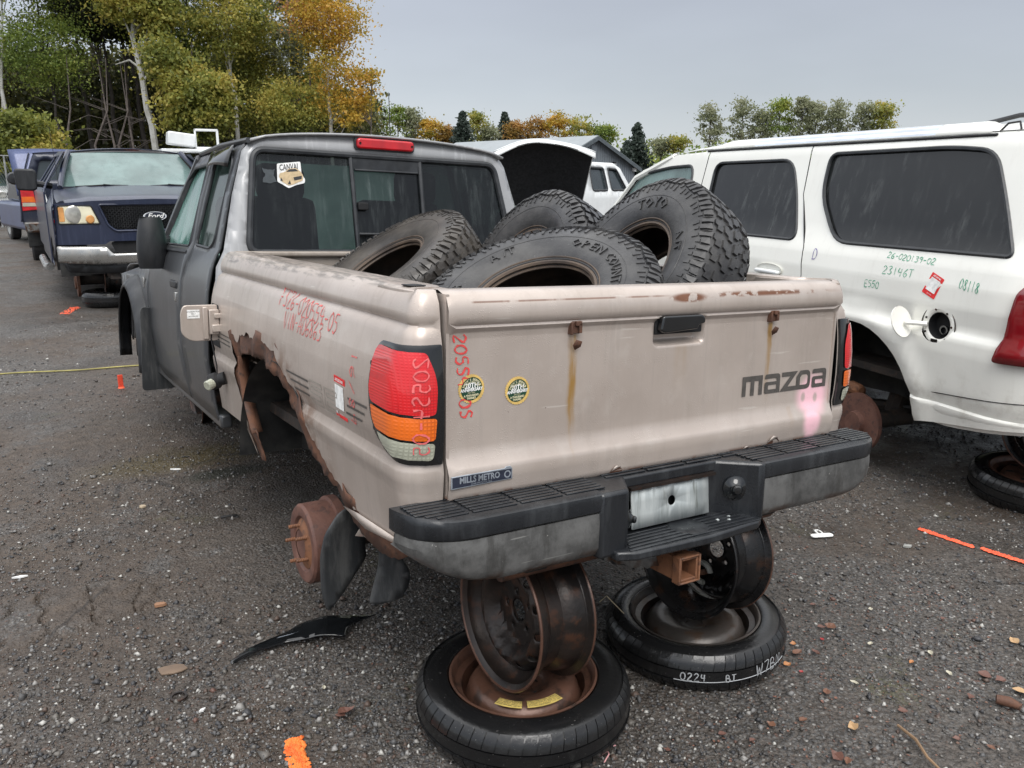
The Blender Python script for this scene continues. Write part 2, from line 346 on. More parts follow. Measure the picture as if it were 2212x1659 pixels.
M_blue2 = cabp('royal_blue_paint', (.035, .05, .125), (.045, .065, .155), -9)
M_dkblue = cabp('blue_black_paint', (.01, .014, .03), (.02, .025, .045))
def whitep():
    a = N('white_car_paint'); x, y, z = a.xyz()
    base = a.mix(a.rng(a.noise(1.5, 3), .3, .7), (.77, .765, .71), (.83, .825, .77))
    st = a.rng(a.noise(22, 6, a.map((1, 1, .06)), .7), .52, .8); base = a.mix(a.mul(st, .14), base, (.35, .32, .26))
    gr = a.mul(a.rng(a.noise(8, 6, None, .7), .45, .75), a.rng(z, .85, .5)); base = a.mix(a.mul(gr, .5), base, (.3, .27, .21))
    return a.done(base, .3, 0, .4, Coat_Roughness=.08)
M_white = whitep(); M_white2 = simple('plain_white_paint', (.74, .76, .76), .35, 0, .05, 3, (.4, .38, .33), .15, 9, True, coat=.2)
def rusty(name, c1, c2, c3, r=.85, s=1, met=0):
    a = N(name); n1 = a.noise(9*s, 6, None, .65); n2 = a.noise(34*s, 5, None, .6)
    c = a.mix(a.rng(n1, .35, .65), c1, c2); c = a.mix(a.rng(n2, .52, .68), c, c3); a.bump(n2, .5, .004); a.bump(a.noise(120*s, 3), .35, .002)
    return a.done(c, a.mixf(a.rng(n1, .4, .6), r*.75, r), met)
M_rust = rusty('rust', (.075, .034, .021), (.15, .066, .036), (.045, .026, .019))
M_rustred = rusty('red_rust_drum', (.105, .048, .036), (.15, .07, .05), (.08, .042, .034), .75)
M_rustor = rusty('orange_rust', (.15, .065, .032), (.21, .09, .042), (.09, .042, .025), .8)
M_rimdk = rusty('wet_dark_rim', (.016, .013, .012), (.035, .024, .019), (.065, .03, .018), .42, .6, .35)
M_rimblk = rusty('wet_black_rim', (.010, .010, .011), (.018, .017, .017), (.04, .022, .015), .3, .5, .35)
M_rimgrey = rusty('grey_brown_rim', (.040, .036, .033), (.062, .052, .046), (.05, .032, .022), .38, .45, .3)
M_rimrust = rusty('wet_rusty_rim', (.09, .045, .03), (.13, .065, .045), (.045, .028, .022), .42, .5, .25)
M_undr = rusty('underbody', (.012, .010, .009), (.03, .022, .017), (.05, .03, .02), .8)
def rubber(name, base, dust, amt, r, bs=90, bst=.35):
    a = N(name); c = a.mix(a.mul(a.rng(a.noise(7, 6, None, .65), .35, .7), amt), base, dust)
    sp = a.rng(a.noise(140, 2), .68, .74); c = a.mix(a.mul(sp, .35), c, (.18, .17, .16))
    rr = a.mixf(a.rng(a.noise(5, 4), .35, .65), r*.7, r*1.25); a.bump(a.noise(bs, 5), bst, .004); return a.done(c, rr, 0, .15, Coat_Roughness=.25)
M_tyre = rubber('dusty_tyre', (.016, .016, .018), (.062, .060, .058), .85, .5)
M_tyreb = rubber('brownish_tyre', (.022, .019, .017), (.068, .059, .049), .85, .55)
M_wet = rubber('wet_tyre', (.008, .0082, .0088), (.014, .0135, .013), .5, .26, 60, .25)
M_tyre_in = simple('tyre_inside', (.035, .026, .020), .5, 0, .5, 10, (.12, .085, .06), .8, 6)
M_bead = simple('tyre_bead', (.05, .036, .028), .45, 0, .4, 14, (.13, .09, .06), .7, 9)
def blackplastic(name, c, r, chalk, amt, streak=True):
    a = N(name); v = a.map((1, 1, .18)) if streak else None
    cc = a.mix(a.mul(a.rng(a.noise(14, 6, v, .7), .45, .72), amt), c, chalk); a.bump(a.noise(150, 3), .25, .002); a.bump(a.rng(a.vor(240), .14, .3, 1, 0), .12, .0015)
    return a.done(cc, a.mixf(a.rng(a.noise(6, 4), .4, .6), r, r*1.5))
M_pad = blackplastic('black_bumper_plastic', (.012, .0135, .016), .24, (.05, .054, .058), .55)
M_plast = blackplastic('grey_black_plastic', (.012, .013, .015), .36, (.045, .046, .048), .5)
M_gloss = simple('gloss_black', (.008, .009, .010), .12, 0, .2, 8, coat=.5)
M_blk = simple('flat_black', (.008, .008, .009), .7, 0, .3)
M_seal = simple('window_rubber', (.018, .020, .023), .42, 0, .25, 20, (.07, .075, .08), .35, 12)
M_flap = blackplastic('mudflap_rubber', (.022, .024, .026), .42, (.10, .10, .097), .75)
def scuffed():
    a = N('scuffed_grey_steel'); c = a.mix(a.rng(a.noise(7, 6, None, .7), .35, .65), (.085, .085, .083), (.19, .19, .185)); c = a.mix(a.mul(a.rng(a.noise(20, 6, a.map((1, 1, .2)), .7), .5, .7), .6), c, (.045, .043, .04))
    for sc, rt, lo in ((26, .15, .70), (40, -.25, .72)): c = a.mix(a.mul(a.rng(a.noise(sc, 3, a.map((.10, .5, 1.6), rot=(0, rt, 0))), lo, lo+.03), .6), c, (.36, .36, .34))
    c = a.mix(a.rng(a.noise(48, 3), .74, .77), c, (.5, .49, .46)); c = a.mix(a.mul(a.rng(a.xyz()[2], .60, .565), a.rng(a.noise(15, 4), .45, .6)), c, (.07, .035, .02)); a.bump(a.noise(60, 5), .25, .003)
    return a.done(c, a.mixf(a.noise(8, 4), .25, .6), .4)
M_bumper = scuffed()
def zinc():
    a = N('licence_plate_panel'); c = a.mix(a.rng(a.noise(12, 6, a.map((1.4, 1, .16)), .7), .38, .62), (.34, .37, .37), (.52, .55, .54)); c = a.mix(a.rng(a.noise(30, 5, a.map((1, 1, .1))), .60, .72), c, (.15, .16, .14))
    return a.done(c, .45, .3)
M_zinc = zinc()
M_chrome = simple('dull_chrome', (.42, .42, .41), .22, .8, .2, 6, (.2, .16, .11), .3, 12)
M_liner = simple('wheel_liner', (.012, .013, .014), .6, 0, .4, 6, (.06, .058, .052), .6, 9, False, .2, 40)
M_bedin = simple('bed_inside_paint', (.34, .30, .26), .55, .1, .2, 6, (.13, .10, .075), .7, 6)
def lens(name, c, dark, s1, emi=0):
    a = N(name); b1 = a.ma('SINE', a.mul(a.xyz()[0], s1)); b2 = a.ma('SINE', a.mul(a.xyz()[2], s1)); bb = a.ma('MAXIMUM', b1, b2)
    cc = a.mix(a.mul(a.mul(a.rng(bb, .2, 1), a.rng(a.noise(9, 2), .4, .6)), .55), c, dark); a.bump(bb, .15, .002)
    return a.done(cc, .12, 0, .8, Coat_Roughness=.05)
M_lred = lens('red_lens', (.62, .008, .012), (.30, .004, .008), 900); M_lamb = lens('amber_lens', (.75, .14, .008), (.34, .05, .004), 700); M_lclr = lens('clear_lens', (.42, .43, .34), (.22, .22, .17), 700)
M_lred2 = simple('plain_red_lens', (.48, .006, .012), .12, 0, .2, 12, coat=.6); M_dred = simple('dark_red_lens', (.20, .008, .012), .1, 0, .35, 3, coat=.8)
def glass(name, tint, dirt, amt, sc=24, alpha=.85, slope=0):
    a = N(name); v = a.map((1, 1, .05), rot=(slope, 0, 0)); n = a.rng(a.noise(sc, 7, v, .72), .47, .78)
    b2 = a.rng(a.noise(3, 3), .3, .7); c = a.mix(a.mul(a.mul(n, b2), amt), tint, dirt)
    tp = a.n('ShaderNodeBsdfTransparent'); a.put(tp.inputs[0], (.26, .33, .31)); ms = a.n('ShaderNodeMixShader')
    a.put(ms.inputs[0], alpha); a.l(tp.outputs[0], ms.inputs[1]); a.l(a.b.outputs[0], ms.inputs[2]); a.l(ms.outputs[0], a.out.inputs[0])
    a.bump(a.noise(160, 3), .05, .001); return a.done(c, .10, 0, 0)
M_gl_rear = glass('tinted_rear_glass', (.012, .014, .016), (.14, .16, .16), .85, 30, .66)
M_gl_side = glass('streaked_side_glass', (.012, .013, .013), (.12, .125, .12), .7, 34, .8)
M_gl_dark = glass('dark_suv_glass', (.014, .015, .016), (.15, .16, .155), .5, 20, .93, .0)
M_gl_fog = simple('fogged_green_glass', (.125, .19, .18), .14, 0, .25, 2.0, (.075, .12, .115), .5, 7, True, 0, coat=.4)
M_gl_fogd = simple('fogged_dark_green_glass', (.07, .17, .14), .16, 0, .25, 2.5, (.16, .30, .26), .4, 9, True, 0, coat=.3)
def transl():
    a = N('fogged_windshield'); tl = a.n('ShaderNodeBsdfTranslucent'); c = a.mix(a.rng(a.noise(3, 4), .35, .65), (.45, .62, .56), (.30, .45, .40)); a.l(c, tl.inputs[0]); ms = a.n('ShaderNodeMixShader'); ms.inputs[0].default_value = .6
    a.l(a.b.outputs[0], ms.inputs[1]); a.l(tl.outputs[0], ms.inputs[2]); a.l(ms.outputs[0], a.out.inputs[0]); return a.done(c, .2)
M_ws = transl()
M_gl_far = simple('far_car_glass', (.035, .045, .05), .1, 0, .2, 3)
def chalk(name, c, r=.7): return simple(name, c, r, 0, .15, 60)
M_red_ink = chalk('red_paint_marker', (.62, .06, .055)); M_red_ink2 = chalk('faded_red_marker', (.58, .13, .12)); M_grn_ink = chalk('green_paint_marker', (.03, .30, .17)); M_vio_ink = chalk('violet_marker', (.12, .09, .3)); M_wht_ink = chalk('white_chalk', (.36, .37, .38)); M_pnk_ink = chalk('pale_red_marker', (.68, .13, .13)); M_silver = chalk('silver_badge', (.55, .57, .60), .3)
M_deco = chalk('grey_decal', (.075, .068, .062), .4); M_decol = chalk('pale_decal_outline', (.33, .30, .26), .4)
M_stw = chalk('sticker_white', (.78, .78, .76), .4); M_str = chalk('sticker_red', (.72, .03, .03), .4); M_stg = chalk('sticker_green', (.012, .05, .028), .35); M_gold = chalk('sticker_gold', (.62, .42, .13), .4); M_goldl = chalk('sticker_cream', (.62, .58, .38), .4); M_stb = chalk('sticker_black', (.03, .03, .032), .5); M_stgrey = chalk('sticker_residue', (.05, .06, .066), .5); M_sttan = chalk('sticker_tan', (.55, .42, .25), .4)
M_yellab = chalk('yellow_warning_label', (.62, .47, .14), .4); M_badge = simple('badge_blue_black', (.02, .024, .04), .35, 0, .3, 30); M_badgel = simple('badge_silver', (.30, .33, .37), .35, .4, .2, 30)
M_head = simple('hazed_headlight', (.72, .68, .5), .15, 0, .12, 6, coat=.7); M_headc = simple('headlight_reflector', (.45, .44, .40), .15, .4, .3, 9); M_heada = simple('headlight_amber', (.62, .30, .10), .2, 0, .2, 9)
M_seat = simple('grey_seat_fabric', (.04, .042, .045), .9)
# ------------------------------------------------------------------ main truck frame (leans a little on its stacks)
TR = Matrix(((.9989, -.0001, .0463, 0), (-.0018, .9991, .0415, 0), (-.0463, -.0416, .9981, 0), (0, 0, 0, 1)))
TM = Matrix.Translation(CAM) @ TR @ Matrix.Translation(-Vector((-1.5702, -1.6555, 1.3693)))
truck = thing('pickup_truck', 'champagne pickup with grey cab and missing wheels, four tyres in its bed', 'pickup truck', mat=TM)
XW = .815
PROF = [(.48, -.045), (.60, -.032), (.76, -.012), (.795, -.002), (.815, -.004), (.835, -.016), (.88, -.004), (.93, 0), (1.0, -.003), (1.06, -.012), (1.11, -.026), (1.135, -.034), (1.145, -.046), (1.152, -.052), (1.160, -.044), (1.18, -.046), (1.20, -.054), (1.218, -.066), (1.228, -.078), (1.232, -.090), (1.32, -.165), (1.335, -.170), (1.36, -.171)]
ZT = [(.4, .4), (1.232, 1.232), (1.32, 1.233), (1.335, 1.228), (1.36, 1.20)]
def bmap(side, extra=0):
    def fn(s, t):
        o = interp(PROF, t); z = interp(ZT, t); q = max(0, min(1, (t-1.12)/.08)); r = .07
        w = .5+.5*max(0, min(1, s/.28)); w = w*w*(3-2*w) if s < .28 else 1
        fl = .105-r
        if s < fl: cx, cy, nx, ny = .710+s, 0, 0, -1
        elif s < fl+r*PI/2: a = (s-fl)/r; cx, cy, nx, ny = XW-r+r*math.sin(a), r-r*math.cos(a), math.sin(a), -math.cos(a)
        else: cx, cy, nx, ny = XW, r+(s-fl-r*PI/2)-.429*(r-.07)*max(0, min(1, (s-.22)/.5)), 1, 0
        k = o*w+extra
        c_ = -(r*.93) if s < .16 else -(r*.93)-.2*min(1, (s-.16)/.10); k = max(k, c_); y = cy+ny*k
        z += .017*y*max(0, (z-.6)/.6)
        return (side*(cx+nx*k), y, z)
    return fn
def SY(y): return y+.075       # side y -> s
S0 = SY(0)
def torn(P, seed): return jag(P, .018, .007, seed)
hole = [(1.40, .50), (1.50, .60), (1.575, .76), (1.60, .93), (1.57, .952), (1.50, .925), (1.46, .955), (1.37, .972), (1.28, .966), (1.22, .975), (1.12, .972), (1.02, .955), (.96, .925), (.92, .90), (.83, .86), (.76, .79), (.69, .742), (.60, .695), (.51, .655), (.40, .607), (.25, .60)]
left_out = [(SY(y), z) for y, z in ([(1.94, .60), (1.94, 1.0)])]
OUT = [(SY(1.94), .60), (SY(1.94), 1.355), (.001, 1.355), (.001, .62), (.12, .60), (SY(.10), .60)]
arch_t = torn(hole, 3)[::-1]
OUT += [(SY(y), z) for y, z in arch_t]+[(SY(1.55), .60)]
us = sorted(set([0.0, .004, .018, .035]+[.035+.11*i/9 for i in range(1, 10)]+[.165, .19, .215, .24]+lin(.28, 2.02, 50))); vs = sorted(set([p[0] for p in PROF]+lin(.5, 1.12, 22)))
OUTR = [(SY(1.94), .60), (SY(1.94), 1.355), (.001, 1.355), (.001, .60)]+[(SY(1.0+.43*math.cos(a)), .50+.43*math.sin(a)) for a in lin(-.2 + .43, PI-.23, 16)]
OUTR = [p for p in OUTR if p[1] >= .599]
for side, O in ((-1, OUT), (1, OUTR)):
    fl = side < 0
    m = cdt(O, [], us, vs, bmap(side)); 
    if fl: m = (m[0], [f[::-1] for f in m[1]])
    obj('bedside', m, M_paint, truck, ang=60)
# rusty lip inside the torn wheel arch
lipo = [(SY(y), z) for y, z in [(1.42, .49), (1.53, .60), (1.60, .76), (1.63, .95), (1.5, .985), (1.37, 1.0), (1.2, 1.0), (1.0, .985), (.90, .93), (.80, .88), (.73, .80), (.66, .76), (.55, .70), (.42, .65), (.2, .61)]]
lipi = [(SY(y), z) for y, z in torn([(1.36, .50), (1.36, .61), (1.50, .66), (1.535, .76), (1.535, .865), (1.45, .885), (1.35, .895), (1.28, .905), (1.18, .90), (1.08, .885), (1.0, .87), (.94, .84), (.89, .80), (.82, .755), (.755, .70), (.68, .665), (.6, .645), (.45, .60), (.22, .585)], 9)]
obj('wheel_arch_lip', cdt(lipo+lipi[::-1], [], lin(.2, 1.8, 60), lin(.5, 1.0, 20), lambda s, t: bmap(-1, -.008-.02*mn.noise(Vector((s*9, t*9, 0))))(s, t)), M_rust, truck, solid=.003)
obj('arch_front_flange', grid(lin(0, 1, 12), [0, 1], lambda u, v: (-.805+.045*v, 1.53-.16*u*u+.02*v, .88-.27*u)), M_rust, truck, solid=.004)
# wheelhouse
for s in (-1, 1):
    m = lathe([(.50, .05), (.50, .30), (.44, .33), (.0, .33)], 28, a0=.10, a1=PI-.78)
    obj('wheelhouse', X(m, Matrix.Translation((s*.86, 1.03, .52)) @ Matrix.Rotation(PI/2, 4, 'X') @ Matrix.Rotation(PI/2*(1 if s < 0 else -1), 4, 'Y')) if False else ([(s*(.86-p[2]), 1.06+p[0], .43+p[1]) for p in m[0]], m[1]), M_liner, truck)
# tailgate
GP = [(.733, .002), (.742, -.006), (.80, -.010), (.812, -.006), (.835, .011), (.86, .013), (1.12, .013), (1.135, .011), (1.146, .002), (1.152, .004), (1.158, -.003), (1.172, -.006), (1.19, -.005), (1.208, .000), (1.222, .010), (1.230, .022), (1.236, .040)]
GZ = [(.7, .7), (1.230, 1.230), (1.236, 1.233), (1.29, 1.233), (1.30, 1.225), (1.34, 1.18)]
GY = GP+[(1.29, .078), (1.30, .082), (1.34, .083)]
def gmap(extra=0, rec=True):
    def fn(x, t):
        y = interp(GY, t); z = interp(GZ, t); bow = -.008*(1-(x/.71)**2)
        if rec:
            u = max(abs(x-.021)-.078, 0)/.018; v = max(abs(t-1.108)-.026, 0)/.016; d = min(1, math.hypot(u, v)); y += .030*(1-d*d*(3-2*d))
        return (x, y+bow-extra, z)
    return fn
gbot = jag([(-.703, .735), (-.3, .733), (.0, .734), (.35, .736), (.703, .735)], .03, .0022, 5)
us = lin(-.70, -.1, 30)+lin(-.095, .14, 40)+lin(.15, .70, 26); vs = sorted(set([p[0] for p in GY]+lin(1.06, 1.15, 20)+lin(.86, 1.06, 8)+lin(.75, .8, 2)))
gate = obj('tailgate', cdt(gbot+[(.703, 1.34), (-.703, 1.34)], [], us, vs, gmap()), M_gate, truck, ang=50)
for s in (-1, 1): obj('tailgate_end', box(*sorted((s*.703, s*.695)), .008, .08, .735, 1.225), M_gate, truck)
obj('tailgate_inner', box(-.69, .69, .055, .085, .76, 1.2), M_bedin, truck, bevel=.004)
for s in (-1, 1): obj('gap_shadow_strip', box(*sorted((s*.706, s*.735)), .055, .09, .62, 1.1), M_blk, truck)  # black strip standing in for the shade in the tailgate gap
# gate handle
h = obj('tailgate_handle', prism(rpoly([(-.066, 1.112), (-.058, 1.152), (.085, 1.152), (.098, 1.144), (.100, 1.128), (.075, 1.122), (.072, 1.112), (-.05, 1.105)], .007), -.016, .012, 1), M_gloss, truck, bevel=.005, seg=3)
obj('handle_bracket', box(-.07, .104, .004, .03, 1.10, 1.158), M_blk, truck, bevel=.003)
# two rusty clips with their holes
for cx in (-.342, .392):
    c = obj('rusty_clip', J(box(cx-.013, cx+.013, -.004, .012, 1.118, 1.15), box(cx-.017, cx-.012, -.010, .010, 1.116, 1.148), box(cx-.004, cx+.014, -.012, -.002, 1.138, 1.150), box(cx+.006, cx+.015, -.012, .01, 1.12, 1.146)), M_rust, truck, bevel=.0015)
    obj('bent_tab', fan([(cx-.010, 1.088), (cx-.006, 1.104), (cx+.014, 1.098), (cx+.015, 1.084), (cx, 1.076)], lambda x, z: (x, -.002-.016*(z-1.076)/.03, z)), M_rust, truck, solid=.002)
# peeling paint flakes near the gate's lower edge
for px, pz, w, hh in ((-.20, .742, .05, .012), (.42, .744, .07, .016), (.30, .738, .04, .008)):
    obj('rust_patch', fan(jag([(px-w/2, pz-hh), (px-w*.3, pz+hh*.6), (px, pz+hh), (px+w*.35, pz+hh*.5), (px+w/2, pz-hh)], .008, .002, int(px*100)), gmap(.0012)), M_rust, truck)
    obj('paint_flake', fan([(px-w*.45, pz+hh*.2), (px-w*.1, pz+hh*1.4), (px+w*.3, pz+hh*.9), (px+w*.1, pz+hh*.9)], gmap(.006)), M_paint, truck, solid=.001)
obj('rust_patch', fan(jag([(.10, .645), (.06, .665), (.02, .668), (.008, .65), (.03, .645)], .01, .002, 4), bmap(-1, .0012)), M_rust, truck)
# tail lights
def light(side):
    f = bmap(side, .010)
    bez = rpoly([(.006, 1.112), (.236, 1.108), (.262, 1.05), (.264, .99), (.256, .945), (.230, .885), (.190, .846), (.12, .832), (.006, .829)], [.006, .03, .05, .04, .04, .04, .04, .04, .006], 5)
    m = cdt(bez, [], [.03*i for i in range(1, 9)], lin(.85, 1.1, 9), f)
    L = obj('tail_light', (m[0], [q[::-1] for q in m[1]]) if side < 0 else m, M_gloss, truck, solid=.02, bevel=.003)
    g = bmap(side, .0135)
    def lens_(nm, P, r, mat):
        m = cdt(rpoly(P, r, 4), [], lin(.01, .25, 14), lin(.84, 1.1, 14), g); obj(nm, m, mat, L, smooth=True)
    lens_('red_lens', [(.046, 1.095), (.238, 1.098), (.252, 1.05), (.252, .985), (.240, .960), (.028, .950), (.022, 1.03)], [.01, .025, .02, .02, .02, .014, .03], M_lred)
    lens_('amber_lens', [(.026, .943), (.240, .953), (.228, .915), (.212, .898), (.030, .890)], [.008, .004, .02, .02, .01], M_lamb)
    lens_('clear_lens', [(.030, .884), (.205, .892), (.186, .864), (.150, .846), (.032, .842)], [.01, .004, .02, .02, .012], M_lclr)
    if side < 0:
        for s_, t_ in ((.252, 1.05), (.222, .897)): obj('screw', ([(g(s_+.006*math.cos(a), t_+.006*math.sin(a))) for a in lin(0, 2*PI*.93, 11)], [tuple(range(12))]), M_blk, L)
light(-1); light(1)
Lb = bmap(-1, .0016)
def lettering(name, m, mat, par=None, lab=None):
    o = obj(name, m, mat, par or truck, smooth=False)
    if lab: o['label'] = lab
    return o
# decal stripes and outlined letters on the bedside: s decreases towards the rear (reading direction)
def ribbon(fn, p, q, w, k=14):
    p, q = Vector(p), Vector(q); n = Vector((-(q-p).y, (q-p).x)).normalized()*w/2
    v = []
    for i in range(k+1): c = p.lerp(q, i/k); v += [tuple(fn(*(c+n))), tuple(fn(*(c-n)))]
    return v, [(2*i, 2*i+1, 2*i+3, 2*i+2) for i in range(k)]
def ST(y, t): return (SY(y), t)
ms = []
for k in range(3):
    dz = -.021*k
    ms += [ribbon(Lb, ST(1.90-.02*k, .925+dz*.8), ST(1.62, .925+dz*.8), .005), ribbon(Lb, ST(.88-.035*k, .918+dz), ST(.67, .918+dz), .006), ribbon(Lb, ST(.345+.01*k, .930+dz), ST(.215+.02*k, .930+dz), .006)]
for q_ in ms: lettering('decal_stripe', q_, M_deco)
ms = []
for y0, P in ((.645, [(0, 1), (-1, 1), (-1, .55), (-.25, .55), (-.25, .45), (-1, .45), (-1, 0), (0, 0)]), (.52, [(0, 1), (-1, 1)]), (.52, [(0, 0), (-1, 0)]), (.52, [(0, .5), (-.8, .5)]), (.52, [(0, 0), (0, 1)])):
    pass
def outl(P, w=.0035): return J(*[ribbon(Lb, P[i], P[i+1], w, 4) for i in range(len(P)-1)])
E_ = [(.0, .0), (.0, .065), (-.10, .065), (-.10, .052), (-.018, .052), (-.018, .040), (-.09, .040), (-.09, .028), (-.018, .028), (-.018, .013), (-.10, .013), (-.10, 0), (0, 0)]
S_ = [(.0, .0), (0, .013), (-.085, .013), (-.085, .028), (-.0, .030), (0, .065), (-.10, .065), (-.10, .052), (-.016, .052), (-.016, .042), (-.10, .042), (-.10, 0), (0, 0)]
lettering('outlined_letters', J(outl([ST(.655+a, .862+b) for a, b in S_]), outl([ST(.53+a, .862+b) for a, b in E_])), M_decol)
# hand-written numbers (mirrored in u because s runs towards the front)
def side_write(txt, y, t, h, w, mat, slope=0., sp=1.25, asp=.5, seed=1, sub=3):
    c, s_ = math.cos(slope), math.sin(slope)
    lettering('hand_writing', strokes(txt, h, w, lambda u, v: Lb(SY(y)-(u*c-v*s_), t+u*s_+v*c), sp, .05, seed, asp, sub), mat)
side_write('FS26-020554-05', 1.02, 1.108, .050, .0042, M_red_ink2, -.05, 1.2, .66, 3)
side_write('VIN-A06863', .93, 1.045, .050, .0038, M_red_ink2, .0, 1.15, .62, 4)
lettering('hand_writing', strokes('16/89', .04, .004, lambda u, v: Lb(SY(.335)-v*.9-.0, 1.06-u*1.05), 1.2, .05, 5, .8), M_red_ink2)
lettering('hand_writing', strokes('205S4-05', .032, .0042, lambda u, v: bmap(-1, .0155)(.036+v+.008, 1.085-u), 1.22, .05, 6, .75), M_pnk_ink)
lettering('hand_writing', strokes('205S4-0S', .030, .0048, lambda u, v: gmap(.0016)(-.682+v*1.05+u*.10, 1.132-u), 1.2, .05, 7, .72), M_red_ink)
# red inventory sticker (code left out)
def sticker(fn, x0, x1, z0, z1, nm='inventory_sticker', par=None, dark=True, lines=True):
    k = fan(rrect(x0, x1, z0, z1, .004), fn(.0016)); o = obj(nm, k, M_str, par or truck, smooth=False)
    w, h = x1-x0, z1-z0
    obj('sticker_panel', fan(rrect(x0+w*.12, x1-w*.12, z0+h*.24, z1-h*.2, .002), fn(.0022)), M_stw, o, smooth=False)
    return o
def side_lab(ex):
    f = bmap(-1, ex)
    return lambda u, v: f(SY(.450)-u, .862+v*.80-.04*u)
st = sticker(side_lab, 0, .082, 0, .142)
obj('sticker_text', text('LISTE DE PARK', .0125, lambda x, y: side_lab(.0024)(.041+x, .130+y), sx=.72, bold=.0003), M_stw, st, smooth=False)
obj('sticker_text', J(text('parts.info', .010, lambda x, y: side_lab(.0024)(.048+x, .018+y), sx=.8), ([side_lab(.0024)(.016+.006*math.cos(a), .018+.006*math.sin(a)) for a in lin(0, 5.7, 10)], [tuple(range(11))])), M_stw, st, smooth=False)
# two anniversary seals
def seal(cx, cz, r=.021, fade=False):
    f = gmap(.0015); k = 34
    o = obj('anniversary_sticker', fan([(cx+(r*(1.0 if i % 2 else .94))*math.cos(2*PI*i/(2*k)), cz+(r*(1.0 if i % 2 else .94))*1.0*math.sin(2*PI*i/(2*k))) for i in range(2*k)], f), M_gold, truck, smooth=False)
    q = lambda e: (lambda x, y: gmap(e)(cx+x+.04*y, cz+y+.06*x))
    obj('green_disc', fan([(r*.78*math.cos(2*PI*i/40), r*.78*math.sin(2*PI*i/40)) for i in range(40)], q(.0020)), M_stg, o, smooth=False)
    obj('sticker_text', J(text('20TH', r*.46, q(.0025), 0, r*.22, .95, bold=r*.015), text('ANNIVERSARY', r*.30, q(.0025), 0, -r*.06, .84, bold=r*.012)), M_stw, o, smooth=False)
    tt = []
    for s_, rad, sz in (("PADDY'S BREWPUB", .62, .22), ('A BREWERY RESTAURANT', .46, .12)):
        L = len(s_)
        for i, ch in enumerate(s_):
            if ch == ' ': continue
            a = PI*(.5+.40-.80*i/(L-1)); tt.append(text(ch, r*sz, (lambda x, y, a=a: q(.0025)(r*rad*math.cos(a)+x*math.sin(a)+y*math.cos(a), r*rad*math.sin(a)-x*math.cos(a)+y*math.sin(a))), bold=r*.006, res=1))
    tt += [text('2001-2021', r*.13, q(.0025), 0, -r*.26), text('A THOUSAND', r*.19, q(.0025), 0, -r*.44, .9, bold=r*.008), text('THANKS', r*.19, q(.0025), 0, -r*.62, .9, bold=r*.008)]
    obj('sticker_text', J(*tt), M_goldl, o, smooth=False)
seal(-.634, 1.000, .036); seal(-.506, .985, .036)
# dealer badge
b = obj('dealer_badge', prism([(-.700, .766), (-.699, .797), (-.553, .799), (-.548, .803), (-.536, .803), (-.530, .797), (-.530, .770)], -.0145, -.0105, 1), M_badgel, truck, bevel=.0008)
obj('badge_field', fan([(-.697, .769), (-.697, .795), (-.533, .796), (-.533, .772)], lambda x, z: (x, -.0150, z)), M_badge, b, smooth=False)
obj('badge_text', J(text('MILLS METRO', .0215, lambda x, y: (-.6225+x, -.0156, .785+y), sx=.86, bold=.0007), text('DARTMOUTH, N.S.', .007, lambda x, y: (-.617+x, -.0156, .7735+y))), M_badgel, b, smooth=False)
obj('badge_emblem', ([(-.545+r*math.cos(a), -.0156, .784+r*math.sin(a)) for r in (.0095, .0062) for a in lin(0, 2*PI*19/20, 19)], [(i, (i+1) % 20, 20+(i+1) % 20, 20+i) for i in range(20)]), M_badgel, b, smooth=False)
# maker's lettering on the gate, drawn as heavy joined strokes
def gl(x, z): return gmap(.0016)(x, z)
def strip(P, w): return J(*[ribbon(gl, P[i], P[i+1], w, 3) for i in range(len(P)-1)])
def letters():
    x0, z0, h = .286, .895, .060; o = []; W_ = .017
    def rr(P, w=W_): o.append(fan(P, gl))
    def R(a, b, c, d, rad=.006): o.append(fan(rpoly([(x0+a, z0+c), (x0+a, z0+d), (x0+b, z0+d), (x0+b, z0+c)], rad), gl))
    R(0, .016, 0, h, .001); R(.036, .052, 0, h, .001); R(.072, .088, 0, h, .001); o.append(fan(rpoly([(x0, z0+h-.016), (x0, z0+h), (x0+.088, z0+h), (x0+.088, z0+h-.016)], [.001, .002, .012, .001]), gl))     # m
    for a in (.098, .322):                                                                                                        # a
        o.append(fan(rpoly([(x0+a, z0+h-.014), (x0+a+.002, z0+h), (x0+a+.070, z0+h), (x0+a+.070, z0), (x0+a+.054, z0), (x0+a+.054, z0+h-.014)], [.001, .006, .014, .001, .001, .006]), gl))
        o.append(fan(rpoly([(x0+a, z0), (x0+a, z0+.036), (x0+a+.053, z0+.036), (x0+a+.053, z0+.026), (x0+a+.016, z0+.026), (x0+a+.016, z0+.012), (x0+a+.053, z0+.012), (x0+a+.053, z0)], [.008, .008, .001, .001, .004, .004, .001, .001]), gl))
    o.append(fan([(x0+.176, z0+h-.014), (x0+.176, z0+h), (x0+.250, z0+h), (x0+.205, z0+.014), (x0+.25, z0+.014), (x0+.25, z0), (x0+.168, z0), (x0+.216, z0+h-.014)], gl))   # z
    o.append(fan(rpoly([(x0+.246, z0), (x0+.246, z0+h*.7), (x0+.262, z0+h), (x0+.312, z0+h), (x0+.314, z0)], [.001, .001, .001, .020, .020]), gl))
    return o
lo = letters()
dcut = fan(rpoly([(.286+.262, .895+.014), (.286+.262, .895+.038), (.286+.270, .895+.046), (.286+.298, .895+.046), (.286+.298, .895+.014)], [.001, .001, .001, .010, .010]), gmap(.0022))
mz = lettering('maker_lettering', J(*lo), M_deco); obj('letter_counter', dcut, M_gate, mz, smooth=False)
